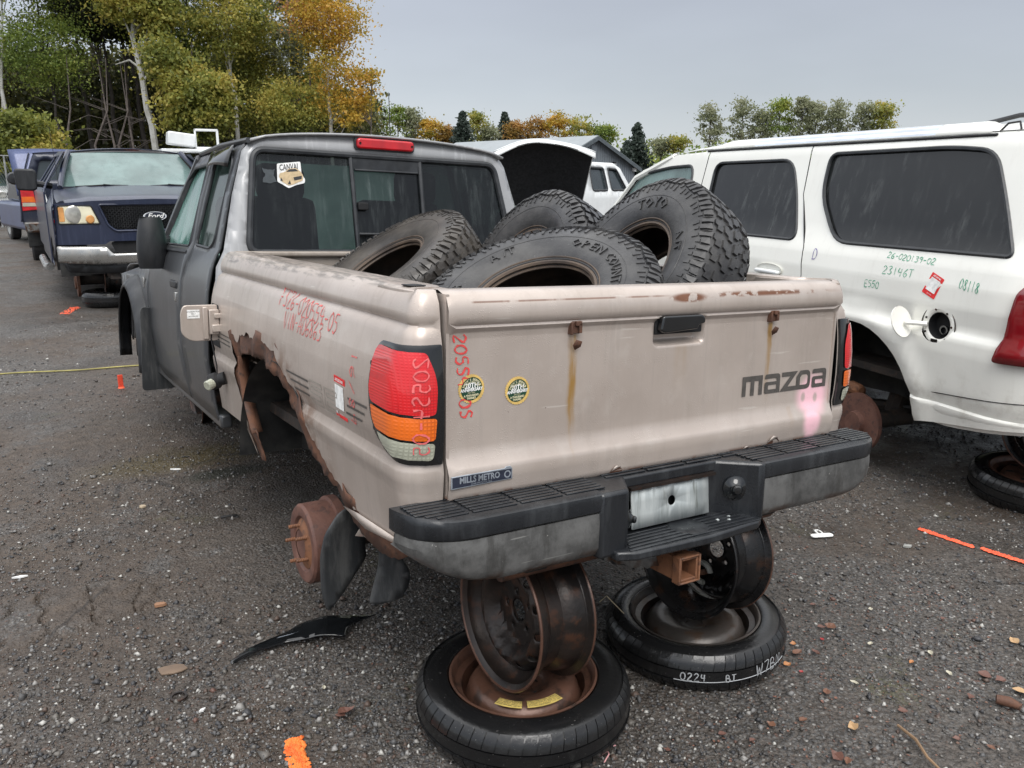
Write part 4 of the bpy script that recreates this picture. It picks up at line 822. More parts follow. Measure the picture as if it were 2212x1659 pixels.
def make_tyre(name, label, R, W, mat, nP, seed, mw, letters=(), worn=.0095, parent=None):
    out_, body, inner = tyre_shape(R, W, .195, W*.36)
    f, L = prof_fn(out_); rr_ = random.Random(seed)
    t = thing(name, label, 'tyre', mat=mw, group='off-road tyres piled in the truck bed')
    obj('carcass', body, mat, t, ang=50); obj('inner_liner', inner, M_tyre_in, t)
    obj('bead', J(*[ring([(rb_*math.cos(a), rb_*math.sin(a), sg*zb_) for a in lin(0, 2*PI, 64)], rr2, 6, False) for sg in (1, -1) for rb_, zb_, rr2 in ((.194, W*.355, .0075), (.207, W*.40, .0035), (.188, W*.30, .005))]), M_bead, t)['kind'] = 'stuff'
    da = 2*PI/nP; bl = []
    cw = W*.5
    for i in range(nP):
        a = i*da; j = rr_.uniform(-.04, .04)*da
        for sg in (1, -1):
            o = (0 if sg > 0 else .5)*da+a
            q = lambda *P: [(o+j+u*da, sg*v*cw) for u, v in P]
            h = worn*rr_.uniform(.9, 1.05)
            bl.append(block(q((-.46, .03), (.18, .05), (.30, .20), (.46, .23), (.40, .38), (-.10, .36), (-.22, .22), (-.44, .20)), f, -.002, h))
            bl.append(block(q((-.28, .44), (.06, .42), (.16, .52), (.42, .50), (.44, .70), (.10, .72), (.0, .62), (-.30, .64)), f, -.002, h))
            s2 = 1.08 if i % 2 else .98
            bl.append(block(q((-.46, .76), (-.05, .78), (-.05, .90), (-.08, s2), (-.42, s2), (-.46, .90)), f, -.002, h*1.05))
            bl.append(block(q((.04, .76), (.42, .74), (.42, .88), (.40, 1.20-s2*.14), (.08, 1.20-s2*.14), (.04, .88)), f, -.002, h*1.05))
            bl.append(block(q((-.36, s2+.03), (-.12, s2+.03), (-.16, s2+.16), (-.32, s2+.16)), f, -.001, .0035))
            bl.append(block(q((.12, 1.10), (.36, 1.10), (.30, 1.30), (.16, 1.30)), f, -.001, .0035))
    o = obj('tread', J(*bl), mat, t, smooth=False); o['kind'] = 'stuff'
    pr = [ring([(r*math.cos(a), r*math.sin(a), s*z) for a in lin(0, 2*PI, 64)], .0018, 5, False) for r, z in (f(L*.62), f(L*.93)) for s in (1, -1)]
    obj('sidewall_rib', J(*pr), mat, t)['kind'] = 'stuff'
    for (s, a0, size, pc) in letters:
        m = arc_text(s, f, L*pc, size, a0, .0030, 1.05, f(L*pc)[0]); ob = obj('raised_lettering', m, mat, t, smooth=False, solid=.004, off=0)
    return t
def TA(c, a, spin=0): return TM @ axis_mat(c, a, spin)
NR = bpy.data.objects
ty1 = make_tyre('off_road_tyre', 'brownish knobbly tyre leaning nearest the cab window at the left of the truck bed', .39, .25, M_tyreb, 38, 1, TA((-.205, 1.43, 1.14), (-.58, -.02, .80), .4), [('OPEN', 2.2, .034, .74)])
ty2 = make_tyre('off_road_tyre', 'black knobbly tyre furthest back in the truck bed, right of the rear window', .372, .24, M_tyre, 38, 2, TA((.356, 1.22, 1.165), (-.903, -.039, .427), 1.2), [('OPEN COUNTRY', 1.25, .040, .72)])
ty3 = make_tyre('off_road_tyre', 'large black all-terrain tyre lying nearest the tailgate, its open face up', .39, .25, M_tyre, 40, 3, TA((-.125, .475, 1.098), (-.458, -.241, .856), 0), [('A/T', 1.45, .052, .72), ('OPEN COUNTRY', .32, .048, .72), ('R', 2.15, .036, .72)])
ty4 = make_tyre('off_road_tyre', 'tall worn black tyre leaning upright on the right side of the truck bed', .378, .25, M_tyre, 40, 4, TA((.405, .60, 1.195), (-.850, .05, .525), 0), [('TOYO', .22, .056, .72), ('A/T', -1.1, .046, .72), ('OPEN COUNTRY', 3.0, .045, .72)], worn=.0075)
# ------------------------------------------------------------------ flat wheels and bare rims used as stands
def flat_wheel(name, label, R, H, rr, mrim, c, tilt, seed=0, holes=0, chalk=None, labels=False, white=False, grp='flat wheels used as stands'):
    t = thing(name, label, 'wheel', mat=Matrix.Translation(c) @ Matrix.Rotation(tilt[0], 4, 'X') @ Matrix.Rotation(tilt[1], 4, 'Y') @ Matrix.Rotation(seed, 4, 'Z'), group=grp)
    h = H/2; g = [(R-.0005, -.30*h), (R-.006, -.29*h), (R-.006, -.24*h), (R, -.23*h)]
    P = [(rr+.004, h*.78), (rr+.012, h*.93), (rr+(R-rr)*.35, h), (R-.045, h*.97), (R-.022, h*.86), (R-.008, h*.64), (R-.002, h*.42), (R-.0005, .30*h), (R-.006, .29*h), (R-.006, .24*h), (R, .23*h), (R, -.23*h)]+g[::-1][1:]+[(R-.002, -h*.42), (R-.008, -h*.64), (R-.022, -h*.86), (R-.045, -h*.97), (rr+.012, -h*.93), (rr+.004, -h*.78)]
    obj('tyre', lathe(P, 96), M_wet, t, ang=40)
    f = lambda p, hh=0: (0, 0)
    bl = []; nB = 54
    for i in range(nB):
        for s in (1, -1):
            a = 2*PI*(i+(.5 if s < 0 else 0))/nB; d = 2*PI/nB*.455
            pts = [(R-.001, .33*h), (R-.004, .52*h), (R-.009, .68*h), (R-.020, .86*h)]
            v = []
            for k, (r, z) in enumerate(pts):
                for e in (0, 1):
                    for aa in (a-d+.010*k, a+d+.010*k): v.append(((r+(.0045 if e else -.003)*(1-k*.25))*math.cos(aa), (r+(.0045 if e else -.003)*(1-k*.25))*math.sin(aa), s*(z+(.004 if e else 0)*(k/3))))
            fc = []
            for k in range(3):
                b = k*4; fc += [(b+2, b+3, b+7, b+6), (b+0, b+2, b+6, b+4), (b+1, b+5, b+7, b+3)]
            fc += [(0, 1, 3, 2), (12, 14, 15, 13)]; bl.append((v, fc))
    obj('shoulder_tread', J(*bl), M_wet, t, ang=50)['kind'] = 'stuff'
    rp_ = [(rr+.003, h*.80), (rr+.006, h*.90), (rr, h*.93), (rr-.006, h*.86), (rr-.012, h*.55), (rr-.030, h*.45), (rr-.034, -.02), (rr-.040, -.015), (rr-.050, h*.30), (rr-.066, h*.62), (rr-.090, h*.70), (rr-.125, h*.62), (rr-.150, h*.36), (rr-.165, h*.22), (.03, h*.2), (.028, h*.1), (0, h*.1)]
    obj('rim', lathe(rp_, 72), mrim, t, ang=50)
    obj('rim_underside', lathe([(rr, -h*.93), (rr-.02, -h*.3), (rr-.1, 0), (0, 0)], 40), mrim, t)
    if holes:
        for i in range(holes):
            a = 2*PI*i/holes+.3; obj('rim_hole', X(([(.020*math.cos(b), .013*math.sin(b), 0) for b in lin(0, 5.8, 12)], [tuple(range(13))]), Matrix.Rotation(a, 4, 'Z') @ Matrix.Translation((rr-.088, 0, h*.675+.002))), M_blk, t, smooth=False)
    for i in range(5):
        a = 2*PI*i/5; obj('lug_hole', ([(.05*math.cos(a)+.008*math.cos(b), .05*math.sin(a)+.008*math.sin(b), h*.205+.0015) for b in lin(0, 5.8, 10)], [tuple(range(11))]), M_blk, t, smooth=False)
    obj('valve_stem', ring([((rr-.02), .02, h*.5), ((rr-.03), .022, h*1.0)], .004, 6), M_blk, t)
    if labels:
        for a0, a1, r0, r1 in labels:
            def A_(r, a): 
                return (r*math.cos(a), r*math.sin(a), h*(.70 if r > rr-.105 else .66)+.003)
            o = obj('warning_label', grid(lin(a0, a1, 12), [r0, r1], lambda a, r: A_(r, a)), M_yellab, t, smooth=False)
            tt = []
            for k, rad in enumerate((r1-.006, r1-.0125, r1-.019, r1-.0255)):
                s_ = ('WARNING TEMPORARY USE ONLY', 'INFLATE TO 420 KPA 60 PSI', 'DO NOT EXCEED 80 KM/H 50 MPH', 'AVERTISSEMENT USAGE TEMPORAIRE')[k]
                n_ = len(s_)
                for i, ch in enumerate(s_):
                    if ch == ' ': continue
                    a = a1+(a0-a1)*(i+.5)/n_ if False else a0+(a1-a0)*(i+.5)/n_
                    tt.append(text(ch, .0062, (lambda x, y, a=a, rad=rad: ((rad-y)*math.cos(a+x/rad) if 0 else (rad+(-y))*math.cos(a+x/rad), (rad-y)*math.sin(a+x/rad), h*.70+.0045)), res=1))
            obj('label_text', J(*tt), M_stb, o, smooth=False)
    if chalk:
        for s_, a, hh, z0 in chalk:
            obj('chalk_writing', strokes(s_, hh, .0035, lambda u, v, a=a: ((R+.0035)*math.cos(a+u/R), (R+.0035)*math.sin(a+u/R), z0+v), 1.3, .05, 3, .6), M_wht_ink, t, smooth=False)
    if white: obj('white_line', ring([((R+.001)*math.cos(a), (R+.001)*math.sin(a), -h*.25) for a in lin(-2.55, -1.15, 30)], .0014, 4), M_wht_ink, t)
    return t
w1 = flat_wheel('spare_wheel', 'flat wheel with rusty centre and two yellow labels, under the left rear of the truck', .315, .150, .214, M_rimrust, (-.397, .151, .116), (.0, 0), 0, labels=[(3.62, 4.12, .132, .163), (4.22, 4.92, .130, .161)])
w2 = flat_wheel('spare_wheel', 'flat wheel with black centre and white chalk marks on its tread, under the hitch', .300, .135, .212, M_rimgrey, (.308, .157, .109), (-.01, -.03), 0, chalk=[('0224', -2.48, .026, -.012), ('BT', -2.02, .024, -.016), ('W7BN', -1.66, .040, -.020)], white=True)
def bare_rim(name, label, R, W, mat, c, a, style, spin=0):
    t = thing(name, label, 'wheel rim', mat=axis_mat(c, a, spin), group='bare rims stood on edge')
    w = W/2; P = [(R-.012, w-.004), (R-.002, w+.001), (R, w-.002), (R-.002, w-.008), (R-.016, w-.014), (R-.020, w-.040), (R-.040, w-.058), (R-.044, -.012), (R-.030, -.030), (R-.026, -.052), (R-.022, -w+.018), (R-.016, -w+.014), (R-.002, -w+.008), (R, -w+.002), (R-.002, -w-.001), (R-.012, -w+.004)]
    inn = [(r-.004, z) for r, z in P[4:12]]
    o = obj('barrel', lathe(P+[(R-.020, -w+.018)]+inn[::-1]+[(R-.020, w-.012)], 80, close=True), mat, t, ang=40, fixn=True)
    for sg in (1, -1): obj('flange_lip', ring([((R-.003)*math.cos(q), (R-.003)*math.sin(q), sg*(w-.002)) for q in lin(0, 2*PI, 72)], .0045, 6, False), M_rimrust if style == 1 or sg < 0 else mat, t)
    z1 = {1: .035, 2: -.05}[style]
    cp = lambda x, y: (x, y, z1+(.030*max(0, 1-((math.hypot(x, y)-.135)/.03)**2) if abs(math.hypot(x, y)-.135) < .03 else 0)-.012*(math.hypot(x, y) < .10)-.0*x)
    Rd = R-.045; circ = lambda cx, cy, r, n=16, e=1: [(cx+r*math.cos(q), cy+r*e*math.sin(q)) for q in lin(0, 2*PI*(n-1)/n, n-1)]
    hs = [circ(0, 0, .033)] if style == 1 else []
    if style == 1: hs += [circ(.148*math.cos(q), .148*math.sin(q), .011, 10) for q in lin(.2, 2*PI*11/12+.2, 11)]+[circ(.057*math.cos(q), .057*math.sin(q), .0075, 8) for q in lin(0, 2*PI*4/5, 4)]
    else: hs = [circ(0, 0, .031, 20)]+[circ(.142*math.cos(q), .142*math.sin(q), .008, 8) for q in lin(.5, 2*PI*9/10+.5, 9)]+[circ(.057*math.cos(q), .057*math.sin(q), .0075, 8) for q in lin(0.5, 2*PI*4/5+.5, 4)]
    obj('disc', cdt(circ(0, 0, Rd, 48), hs, lin(-Rd, Rd, 24), lin(-Rd, Rd, 24), cp), mat, t, solid=.004)
    if style == 2:
        w0 = t.matrix_world.to_3x3().inverted() @ Vector((0, 0, -.078)); w0 = (w0.x, w0.y, z1+.045)
        obj('grey_ring', X(grid(lin(-2.3, 2.4, 28), lin(0, 2*PI, 8), lambda q, b: ((.034+.010*math.cos(b))*math.cos(q), (.034+.010*math.cos(b))*math.sin(q), .009*math.sin(b))), Matrix.Translation(w0)), simple('dirty_grey_metal', (.30, .30, .27), .5, .2, .3, 20), t)
        obj('hub_bolt', X(lathe([(0, .008), (.010, .006), (.012, -.04)], 6), Matrix.Translation(w0)), M_rust, t)
        for q in lin(.5, 2*PI*9/10+.5, 9)[::3]: obj('clip', X(lathe([(0, .003), (.0055, .002), (.006, -.001)], 8), Matrix.Translation((.142*math.cos(q), .142*math.sin(q), z1+.002))), M_badgel, t)
    return t
r1 = bare_rim('wheel_stand', 'rusty dark bare rim stood on the labelled flat wheel, nearest the camera', .213, .185, M_rimdk, (-.397, .142, .392), (-.997, -.022, .074), 1, .3)
r2 = bare_rim('wheel_stand', 'black bare rim with round holes and a grey ring, under the hitch', .210, .185, M_rimblk, (.341, .162, .378), (-.992, -.063, .107), 2, 1.1)
for sx, lb in ((-.44, 'bare rim under the front left of the champagne pickup, mostly hidden'), (.44, 'bare rim under the front right of the champagne pickup, mostly hidden')):
    p = TM @ Vector((sx, 3.9, .50)); copy_tree(r1, lb, mat=axis_mat((p.x, p.y, p.z-.215), (1, 0, 0)))
# ------------------------------------------------------------------ ground
a = N('wet_gravel_ground'); p = a.o
big = a.noise(.55, 6, a.map((1, 1, 0), (3.2, 1.1, 0)), .6); med = a.noise(3.2, 6, None, .65); mud = a.ma('MAXIMUM', a.rng(big, .46, .58), a.mul(a.ball((-2.2, 2.6, 0), (2.3, 3.4, 9), .6), a.rng(med, .36, .5)))
x, y, z = a.xyz()
c1 = a.mix(a.rng(a.noise(60, 4), .35, .65), (.038, .033, .028), (.108, .094, .082))
v = a.vor(85); vc = a.n('ShaderNodeTexVoronoi'); vc.inputs['Scale'].default_value = 85; a.l(a.o, vc.inputs[0]); cs = a.n('ShaderNodeSeparateColor'); a.l(vc.outputs['Color'], cs.inputs[0])
peb = a.mix(cs.outputs[0], (.040, .040, .041), (.15, .145, .138)); peb = a.mix(a.rng(cs.outputs[1], .93, .97), peb, (.34, .33, .31)); peb = a.mix(a.rng(cs.outputs[2], .9, .97), peb, (.11, .06, .045))
c1 = a.mix(a.mul(a.rng(v, .62, .3), a.rng(a.noise(1.3, 5, None, .7), .40, .56)), c1, peb)
brown = a.mix(a.rng(a.noise(22, 5), .3, .7), (.052, .038, .028), (.096, .072, .054)); c = a.mix(a.mul(mud, .85), c1, brown)
moss = a.mul(a.rng(a.noise(1.7, 6, a.map((1, 1, 1), (9, 4, 0)), .7), .60, .72), a.rng(a.noise(50, 3), .4, .6)); c = a.mix(a.mul(moss, .55), c, (.085, .085, .025))
oil = a.ball((-.75, 3.1, 0), (.75, .28, 1), .7); c = a.mix(a.mul(oil, .6), c, (.085, .065, .018)); oil2 = a.ball((-.65, 2.75, 0), (.30, .13, 1), .6); c = a.mix(a.mul(oil2, .8), c, (.010, .013, .006))
a.bump(a.noise(9, 6, None, .7), 1.0, .04); a.bump(v, .9, -.006); a.bump(a.noise(240, 3), .5, .003)
crk = a.mul(a.rng(a.vor(1.6, a.map((1, 1, 1), (5, 2, 0)), 'DISTANCE_TO_EDGE'), .02, .0), a.rng(a.noise(.8, 3, a.map((1, 1, 1), (1, 7, 0))), .55, .62)); c = a.mix(a.mul(crk, .7), c, (.015, .012, .01))
dk = a.rng(a.noise(.9, 6, a.map((1, 1, 1), (4, 8, 0)), .65), .50, .66); c = a.mix(a.mul(dk, .45), c, (.028, .022, .018))
r = a.mixf(dk, a.mixf(a.rng(med, .35, .65), .42, .75), .33); r = a.mixf(oil, r, .25)
M_ground = a.done(c, r, 0, 0, .45)
def axv(near0, near1, step, far):
    L = lin(near0, near1, int((near1-near0)/step)); s = step; p = near0; q = near1; lo, hi = [], []
    while p > -far: s *= 1.25; p -= s; q += s; lo.append(p); hi.append(q)
    return sorted(lo)+L+hi
def gz0(x, y):
    d = math.hypot(x, y); k = max(0, 1-d/14)
    return gh(x, y)+(.012*mn.noise(Vector((x*1.3, y*1.3, 0)))+.008*mn.noise(Vector((x*4.5, y*4.5, 3)))+.004*mn.noise(Vector((x*13, y*13, 5))))*k
obj('ground', grid(axv(-5, 6, .05, 900), axv(-2, 9, .05, 900), lambda x, y: (x, y, gz0(x, y))), M_ground, kind='structure')
# loose stones: tens of thousands of crushed pebbles, real geometry in one mesh
rng_ = np.random.default_rng(5)
def stones(n, smin, smax, power, seed, name, mat, rad0, rad1, x0=None):
    g = np.random.default_rng(seed)
    th = g.uniform(math.radians(-14), math.radians(84), n*2); u = g.uniform(0, 1, n*2); rd = (rad0**(1-power)+u*(rad1**(1-power)-rad0**(1-power)))**(1/(1-power))
    X_ = CAM.x+rd*np.sin(th); Y_ = CAM.y+rd*np.cos(th)
    f = np.array([mn.fractal(Vector((x*.9, y*.9, 7)), 1, 2, 3) for x, y in zip(X_, Y_)]); keep = (f+g.uniform(-.35, .6, n*2)) > 0; X_, Y_ = X_[keep][:n], Y_[keep][:n]; n = len(X_)
    s = smin*(smax/smin)**(g.uniform(0, 1, n)**1.6)
    O = np.array([(1, 0, 0), (0, 1, 0), (-1, 0, 0), (0, -1, 0), (.0, .0, .75), (0, 0, -.6)], float)
    rot = g.uniform(0, 2*PI, n); V = O[None]*(1+g.uniform(-.45, .35, (n, 6, 1))); V = V+g.uniform(-.28, .28, (n, 6, 3)); V[:, :, 0] *= g.uniform(.7, 1.3, (n, 1)); V *= s[:, None, None]*.5
    c, q = np.cos(rot)[:, None], np.sin(rot)[:, None]; Vx = V[:, :, 0]*c-V[:, :, 1]*q; Vy = V[:, :, 0]*q+V[:, :, 1]*c
    Z_ = np.array([gz0(x, y) for x, y in zip(X_, Y_)])+s*g.uniform(-.05, .22, n)
    V = np.stack([Vx+X_[:, None], Vy+Y_[:, None], V[:, :, 2]+Z_[:, None]], 2).reshape(-1, 3)
    F = np.array([(0, 1, 4), (1, 2, 4), (2, 3, 4), (3, 0, 4), (1, 0, 5), (2, 1, 5), (3, 2, 5), (0, 3, 5)]); F = (F[None]+6*np.arange(n)[:, None, None]).reshape(-1, 3)
    me = bpy.data.meshes.new(name); me.vertices.add(len(V)); me.vertices.foreach_set('co', V.ravel()); me.loops.add(len(F)*3); me.loops.foreach_set('vertex_index', F.ravel().astype(np.int32))
    me.polygons.add(len(F)); me.polygons.foreach_set('loop_start', np.arange(0, len(F)*3, 3, dtype=np.int32)); me.polygons.foreach_set('loop_total', np.full(len(F), 3, np.int32)); me.update(calc_edges=True); me.validate()
    at = me.attributes.new('tone', 'FLOAT', 'POINT'); at.data.foreach_set('value', np.repeat(g.uniform(0, 1, n), 6).astype(np.float32))
    me.materials.append(mat); o = bpy.data.objects.new(name, me); C.objects.link(o); o['kind'] = 'stuff'; return o
a = N('loose_stone'); at = a.n('ShaderNodeAttribute', attribute_name='tone'); rp_ = a.n('ShaderNodeValToRGB'); a.l(at.outputs['Fac'], rp_.inputs[0]); cr = rp_.color_ramp; cr.interpolation = 'CONSTANT'
ST_ = [(0, (.042, .042, .045)), (.20, (.085, .084, .084)), (.42, (.125, .115, .102)), (.56, (.062, .055, .049)), (.68, (.165, .16, .155)), (.80, (.09, .062, .049)), (.88, (.26, .25, .235)), (.955, (.42, .41, .38)), (.993, (.12, .065, .05))]
while len(cr.elements) < len(ST_): cr.elements.new(.5)
for e, (q, c) in zip(cr.elements, ST_): e.position = q; e.color = c+(1,)
a.bump(a.noise(150, 3), .3, .003); M_stone = a.done(rp_.outputs[0], a.mixf(a.noise(30, 2), .3, .75), 0, 0, .5)
stones(85000, .0045, .013, 1.1, 11, 'gravel', M_stone, 1.3, 8.5)
stones(24000, .010, .026, .85, 12, 'gravel', M_stone, 1.3, 10)
stones(160, .025, .040, .5, 13, 'gravel', M_stone, 1.6, 9)
# ------------------------------------------------------------------ small things on the ground
def put(x, y): return (x, y, gz0(x, y)+.004)
def small(name, m, mat, label, cat, x, y, rz=0, grp=None, rx=0, ry=0, z=.0, **k):
    o = obj(name, m, mat, None, mw=Matrix.Translation((x, y, gz0(x, y)+.004+z)) @ Matrix.Rotation(rz, 4, 'Z') @ Matrix.Rotation(rx, 4, 'X') @ Matrix.Rotation(ry, 4, 'Y'), **k); return tag(o, label, cat, grp)
M_orange = N('orange_spray_paint'); _m = M_orange; _m.bump(_m.vor(120), .8, .004); M_orange = _m.done(_m.mix(_m.rng(_m.noise(30, 4), .35, .6), (.65, .12, .02), (.85, .22, .04)), .7)
M_orange2 = simple('red_orange_spray', (.80, .12, .05), .7, 0, .2, 30)
def splat(L, w, n, seed):                                  # sprayed line: rows of small painted pebbles and film
    g = random.Random(seed); v, f = [], []
    for i in range(n):
        x = g.uniform(-L/2, L/2); y = g.gauss(0, w*.30)
        if abs(y) > w*.6: continue
        r = g.uniform(.004, .010); o = len(v); k = 6; v += [(x+r*g.uniform(.7, 1.2)*math.cos(2*PI*q/k), y+r*g.uniform(.7, 1.2)*math.sin(2*PI*q/k), .002) for q in range(k)]+[(x, y, .005+r*.5)]
        f += [(o+q, o+(q+1) % k, o+k) for q in range(k)]
    return v, f
def gpt(px, py, zz=None):                                  # where a sight line meets the ground (used to lay things out once)
    fx, fy = (px-1106)/FPX, -(py-829.5)/FPX; M3 = cam.rotation_euler.to_matrix(); d = M3 @ Vector((fx, fy, -1)); z = .04
    for _ in range(4):
        t = (z-CAM.z)/d.z; q = CAM+d*t; z = gz0(q.x, q.y) if zz is None else zz
    return q
def line_mark(p, q, w, n, label, mat, seed):
    A_, B_ = gpt(*p), gpt(*q); m_ = (A_+B_)/2; d = B_-A_; o = small('paint_mark', splat(d.length, w, n, seed), mat, label, 'paint mark', m_.x, m_.y, math.atan2(d.y, d.x)); return o
line_mark((633, 1600), (652, 1690), .045, 500, 'short orange sprayed stripe on the gravel at the bottom edge', M_orange, 1)
line_mark((1985, 1144), (2102, 1184), .020, 260, 'upper dash of orange sprayed line beside the white SUV', M_orange2, 2)
line_mark((2120, 1188), (2225, 1222), .020, 260, 'lower dash of orange sprayed line near the right edge', M_orange2, 3)
line_mark((140, 680), (165, 664), .10, 160, 'pale orange sprayed patch beside the dark blue pickup', M_orange2, 4)
q = gpt(262, 838); fl_ = thing('marker_flag', 'small red marker stub stuck in the gravel left of the front mud flap', 'marker', q); obj('strip', box(-.018, .018, -.004, .004, 0, .10), chalk('red_orange_plastic', (.7, .07, .03)), fl_, bevel=.003); obj('base', lathe([(0, .01), (.02, .008), (.026, 0)], 10), M_orange2, fl_)
A_, B_ = gpt(-30, 812), gpt(330, 790); R_ = random.Random(3)
pts = [A_.lerp(B_, t)+Vector((0, .02*math.sin(t*9), .006)) for t in lin(0, 1, 24)]
tag(obj('yellow_rope', ring(pts, .006, 6), simple('yellow_rope', (.34, .30, .10), .7)), 'thin yellow rope lying across the gravel on the left', 'rope')
# black plastic trim piece
P3 = [(-.30, -.165), (-.31, -.14), (-.25, -.06), (-.17, .0), (-.10, .045), (-.05, .095), (.0, .115), (.12, .115), (.26, .13), (.30, .14), (.19, .06), (.165, .02), (.155, -.055), (.02, -.04), (-.09, -.035), (-.19, -.075), (-.25, -.12)]
q = gpt(668, 1385); tag(obj('plastic_trim', cdt(rpoly(P3, .012), [], lin(-.3, .3, 20), lin(-.16, .14, 12), lambda x, y: (x, y, .008+.035*math.exp(-((x-.05)/.12)**2)+.02*abs(math.sin(x*7)))), M_gloss, None, solid=.004, mw=Matrix.Translation(q) @ Matrix.Rotation(math.radians(-22), 4, 'Z') @ Matrix.Scale(.80, 4)), 'crumpled black plastic trim piece lying left of the near flat wheel', 'plastic piece')
pt_ = NR['plastic_trim']; obj('bent_edge', fan([(-.13, -.045), (-.08, -.028), (-.03, .0), (-.05, -.012), (-.12, -.036)], lambda x, y: (x, y, .055)), M_badgel, pt_, smooth=False); obj('fold_line', ring([(.10, -.04, .042), (.105, .11, .042)], .0015, 5), M_badgel, pt_)
q = gpt(1775, 1160); o = small('buckle_tongue', J(prism(rrect(-.052, .052, -.016, .016, .014), 0, .008, 2)), M_stw, 'white plastic buckle tongue on the gravel right of the bumper', 'buckle', q.x, q.y, math.radians(-24), bevel=.003)
obj('tongue', J(box(-.014, -.008, .01, .052, .004, .009), box(.008, .014, .01, .052, .004, .009), box(-.014, .014, .046, .054, .004, .009)), M_stw, o)
def shard(r, seed, n=6, asp=.6, hz=.006):
    g = random.Random(seed); return prism([(r*g.uniform(.7, 1.1)*math.cos(2*PI*i/n), r*asp*g.uniform(.6, 1.1)*math.sin(2*PI*i/n)) for i in range(n)], 0, hz, 2)
for nme, px, py, m, mat, lb, cat, rz in (
 ('plastic_shard', 45, 1249, shard(.035, 1, 4, .3), M_stw, 'white plastic shard alone on the gravel at the left edge', 'plastic shard', .3), ('paper_scrap', 378, 1016, shard(.03, 2, 5, .35), M_stw, 'white paper scrap on the mud left of the rear wheel arch', 'paper scrap', 0),
 ('plastic_clip', 495, 1120, ring([(-.035, -.005, .006), (-.01, -.010, .012), (.02, -.004, .012), (.035, .008, .006)], .006, 6), M_blk, 'small black plastic clip on the mud left of the brake drum', 'plastic clip', .1),
 ('steel_washer', 386, 1508, lathe([(.019, .0), (.019, .004), (.026, .004), (.027, 0)], 20), M_rimdk, 'flat steel ring washer lying on the open gravel, lower left', 'washer', 0), ('plastic_chip', 437, 1538, shard(.016, 4, 4, .4), M_stw, 'tiny white chip just right of the steel washer', 'plastic chip', .9),
 ('bark_chip', 345, 1311, shard(.026, 5, 6, .5, .01), simple('tan_wood', (.30, .16, .09), .7), 'tan bark chip on the brown mud at lower left', 'bark chip', .2), ('flat_stone', 308, 1097, shard(.017, 6, 9, .9, .008), simple('tan_stone', (.42, .34, .24), .7), 'round tan stone on the gravel left of centre', 'stone', 0),
 ('muddy_rag', 432, 1672-0, shard(.05, 7, 9, .6, .006), simple('muddy_cloth', (.13, .09, .06), .9), 'flattened muddy rag at the bottom left of the yard', 'rag', .4), ('clay_patch', 435, 1668, shard(.02, 7, 7, .6, .004), simple('clay', (.16, .11, .08), .9), 'small clay lump beside the muddy rag', 'clay lump', .4),
 ('tan_rag', 435, 1667, shard(.02, 8), M_stone, '', '', 0), ('sanding_disc', 372, 1450, shard(.055, 9, 9, .65, .004), simple('dusty_paper', (.17, .12, .085), .9), 'flattened brown paper scrap on the mud at lower left', 'paper scrap', .1),
 ('shell_piece', 1960, 1183, shard(.022, 10, 6, .5, .008), simple('grey_shell', (.34, .34, .32), .6), 'pale grey plastic cap half sunk right of the buckle', 'plastic cap', .1),
 ('pipe_fitting', 2178, 1530, ring([(-.035, 0, .018), (.0, .0, .018), (.03, -.012, .016)], [.014, .016, .011], 12), M_rust, 'rusty pipe fitting on the gravel at the right edge', 'pipe fitting', -.5),
 ('dry_twig', 1985, 1625, ring([(0, .10, .01), (.01, .03, .012), (-.003, -.04, .01), (.004, -.13, .008)], [.004, .005, .004, .003], 6), simple('twig_bark', (.22, .14, .08), .8), 'dry brown twig on the gravel at the bottom right', 'twig', .1),
 ('cotter_wire', 1305, 1655, ring([(0, 0, .008), (.012, .03, .012), (.004, .06, .01), (.03, .075, .008)], .0018, 5), chalk('pink_wire', (.6, .3, .3)), 'thin bent pinkish wire right of the near flat wheel', 'wire', -.2)):
    if not lb or nme in ('muddy_rag', 'clay_patch'): continue
    q = gpt(px, py); small(nme, m, mat, lb, cat, q.x, q.y, rz-.5)
# straw on the far flat wheel
tag(obj('dry_stalk', ring([(.03, .33, .20), (.035, .30, .235), (.045, .22, .205)], .0018, 5), simple('straw', (.45, .38, .25), .7)), 'dry straw stalk lying over the black-centred flat wheel', 'stalk')
mp_c = gpt(95, 1335)
def mudh(x, y):
    r = math.hypot(x/.48, y/.24)+.22*mn.noise(Vector((x*5, y*5, 1))); k = max(0, min(1, (1-r)/.25)); c = abs(mn.noise(Vector((x*6, y*6, 9)))); return .026*k**2*(1-.75*max(0, 1-c/.06))+.008*mn.noise(Vector((x*22, y*22, 2)))*k-.012
obj('mud_patch', grid(lin(-.6, .6, 110), lin(-.34, .34, 70), lambda x, y: (mp_c.x+x, mp_c.y+y, gz0(mp_c.x+x, mp_c.y+y)+mudh(x, y))), M_ground, kind='structure')
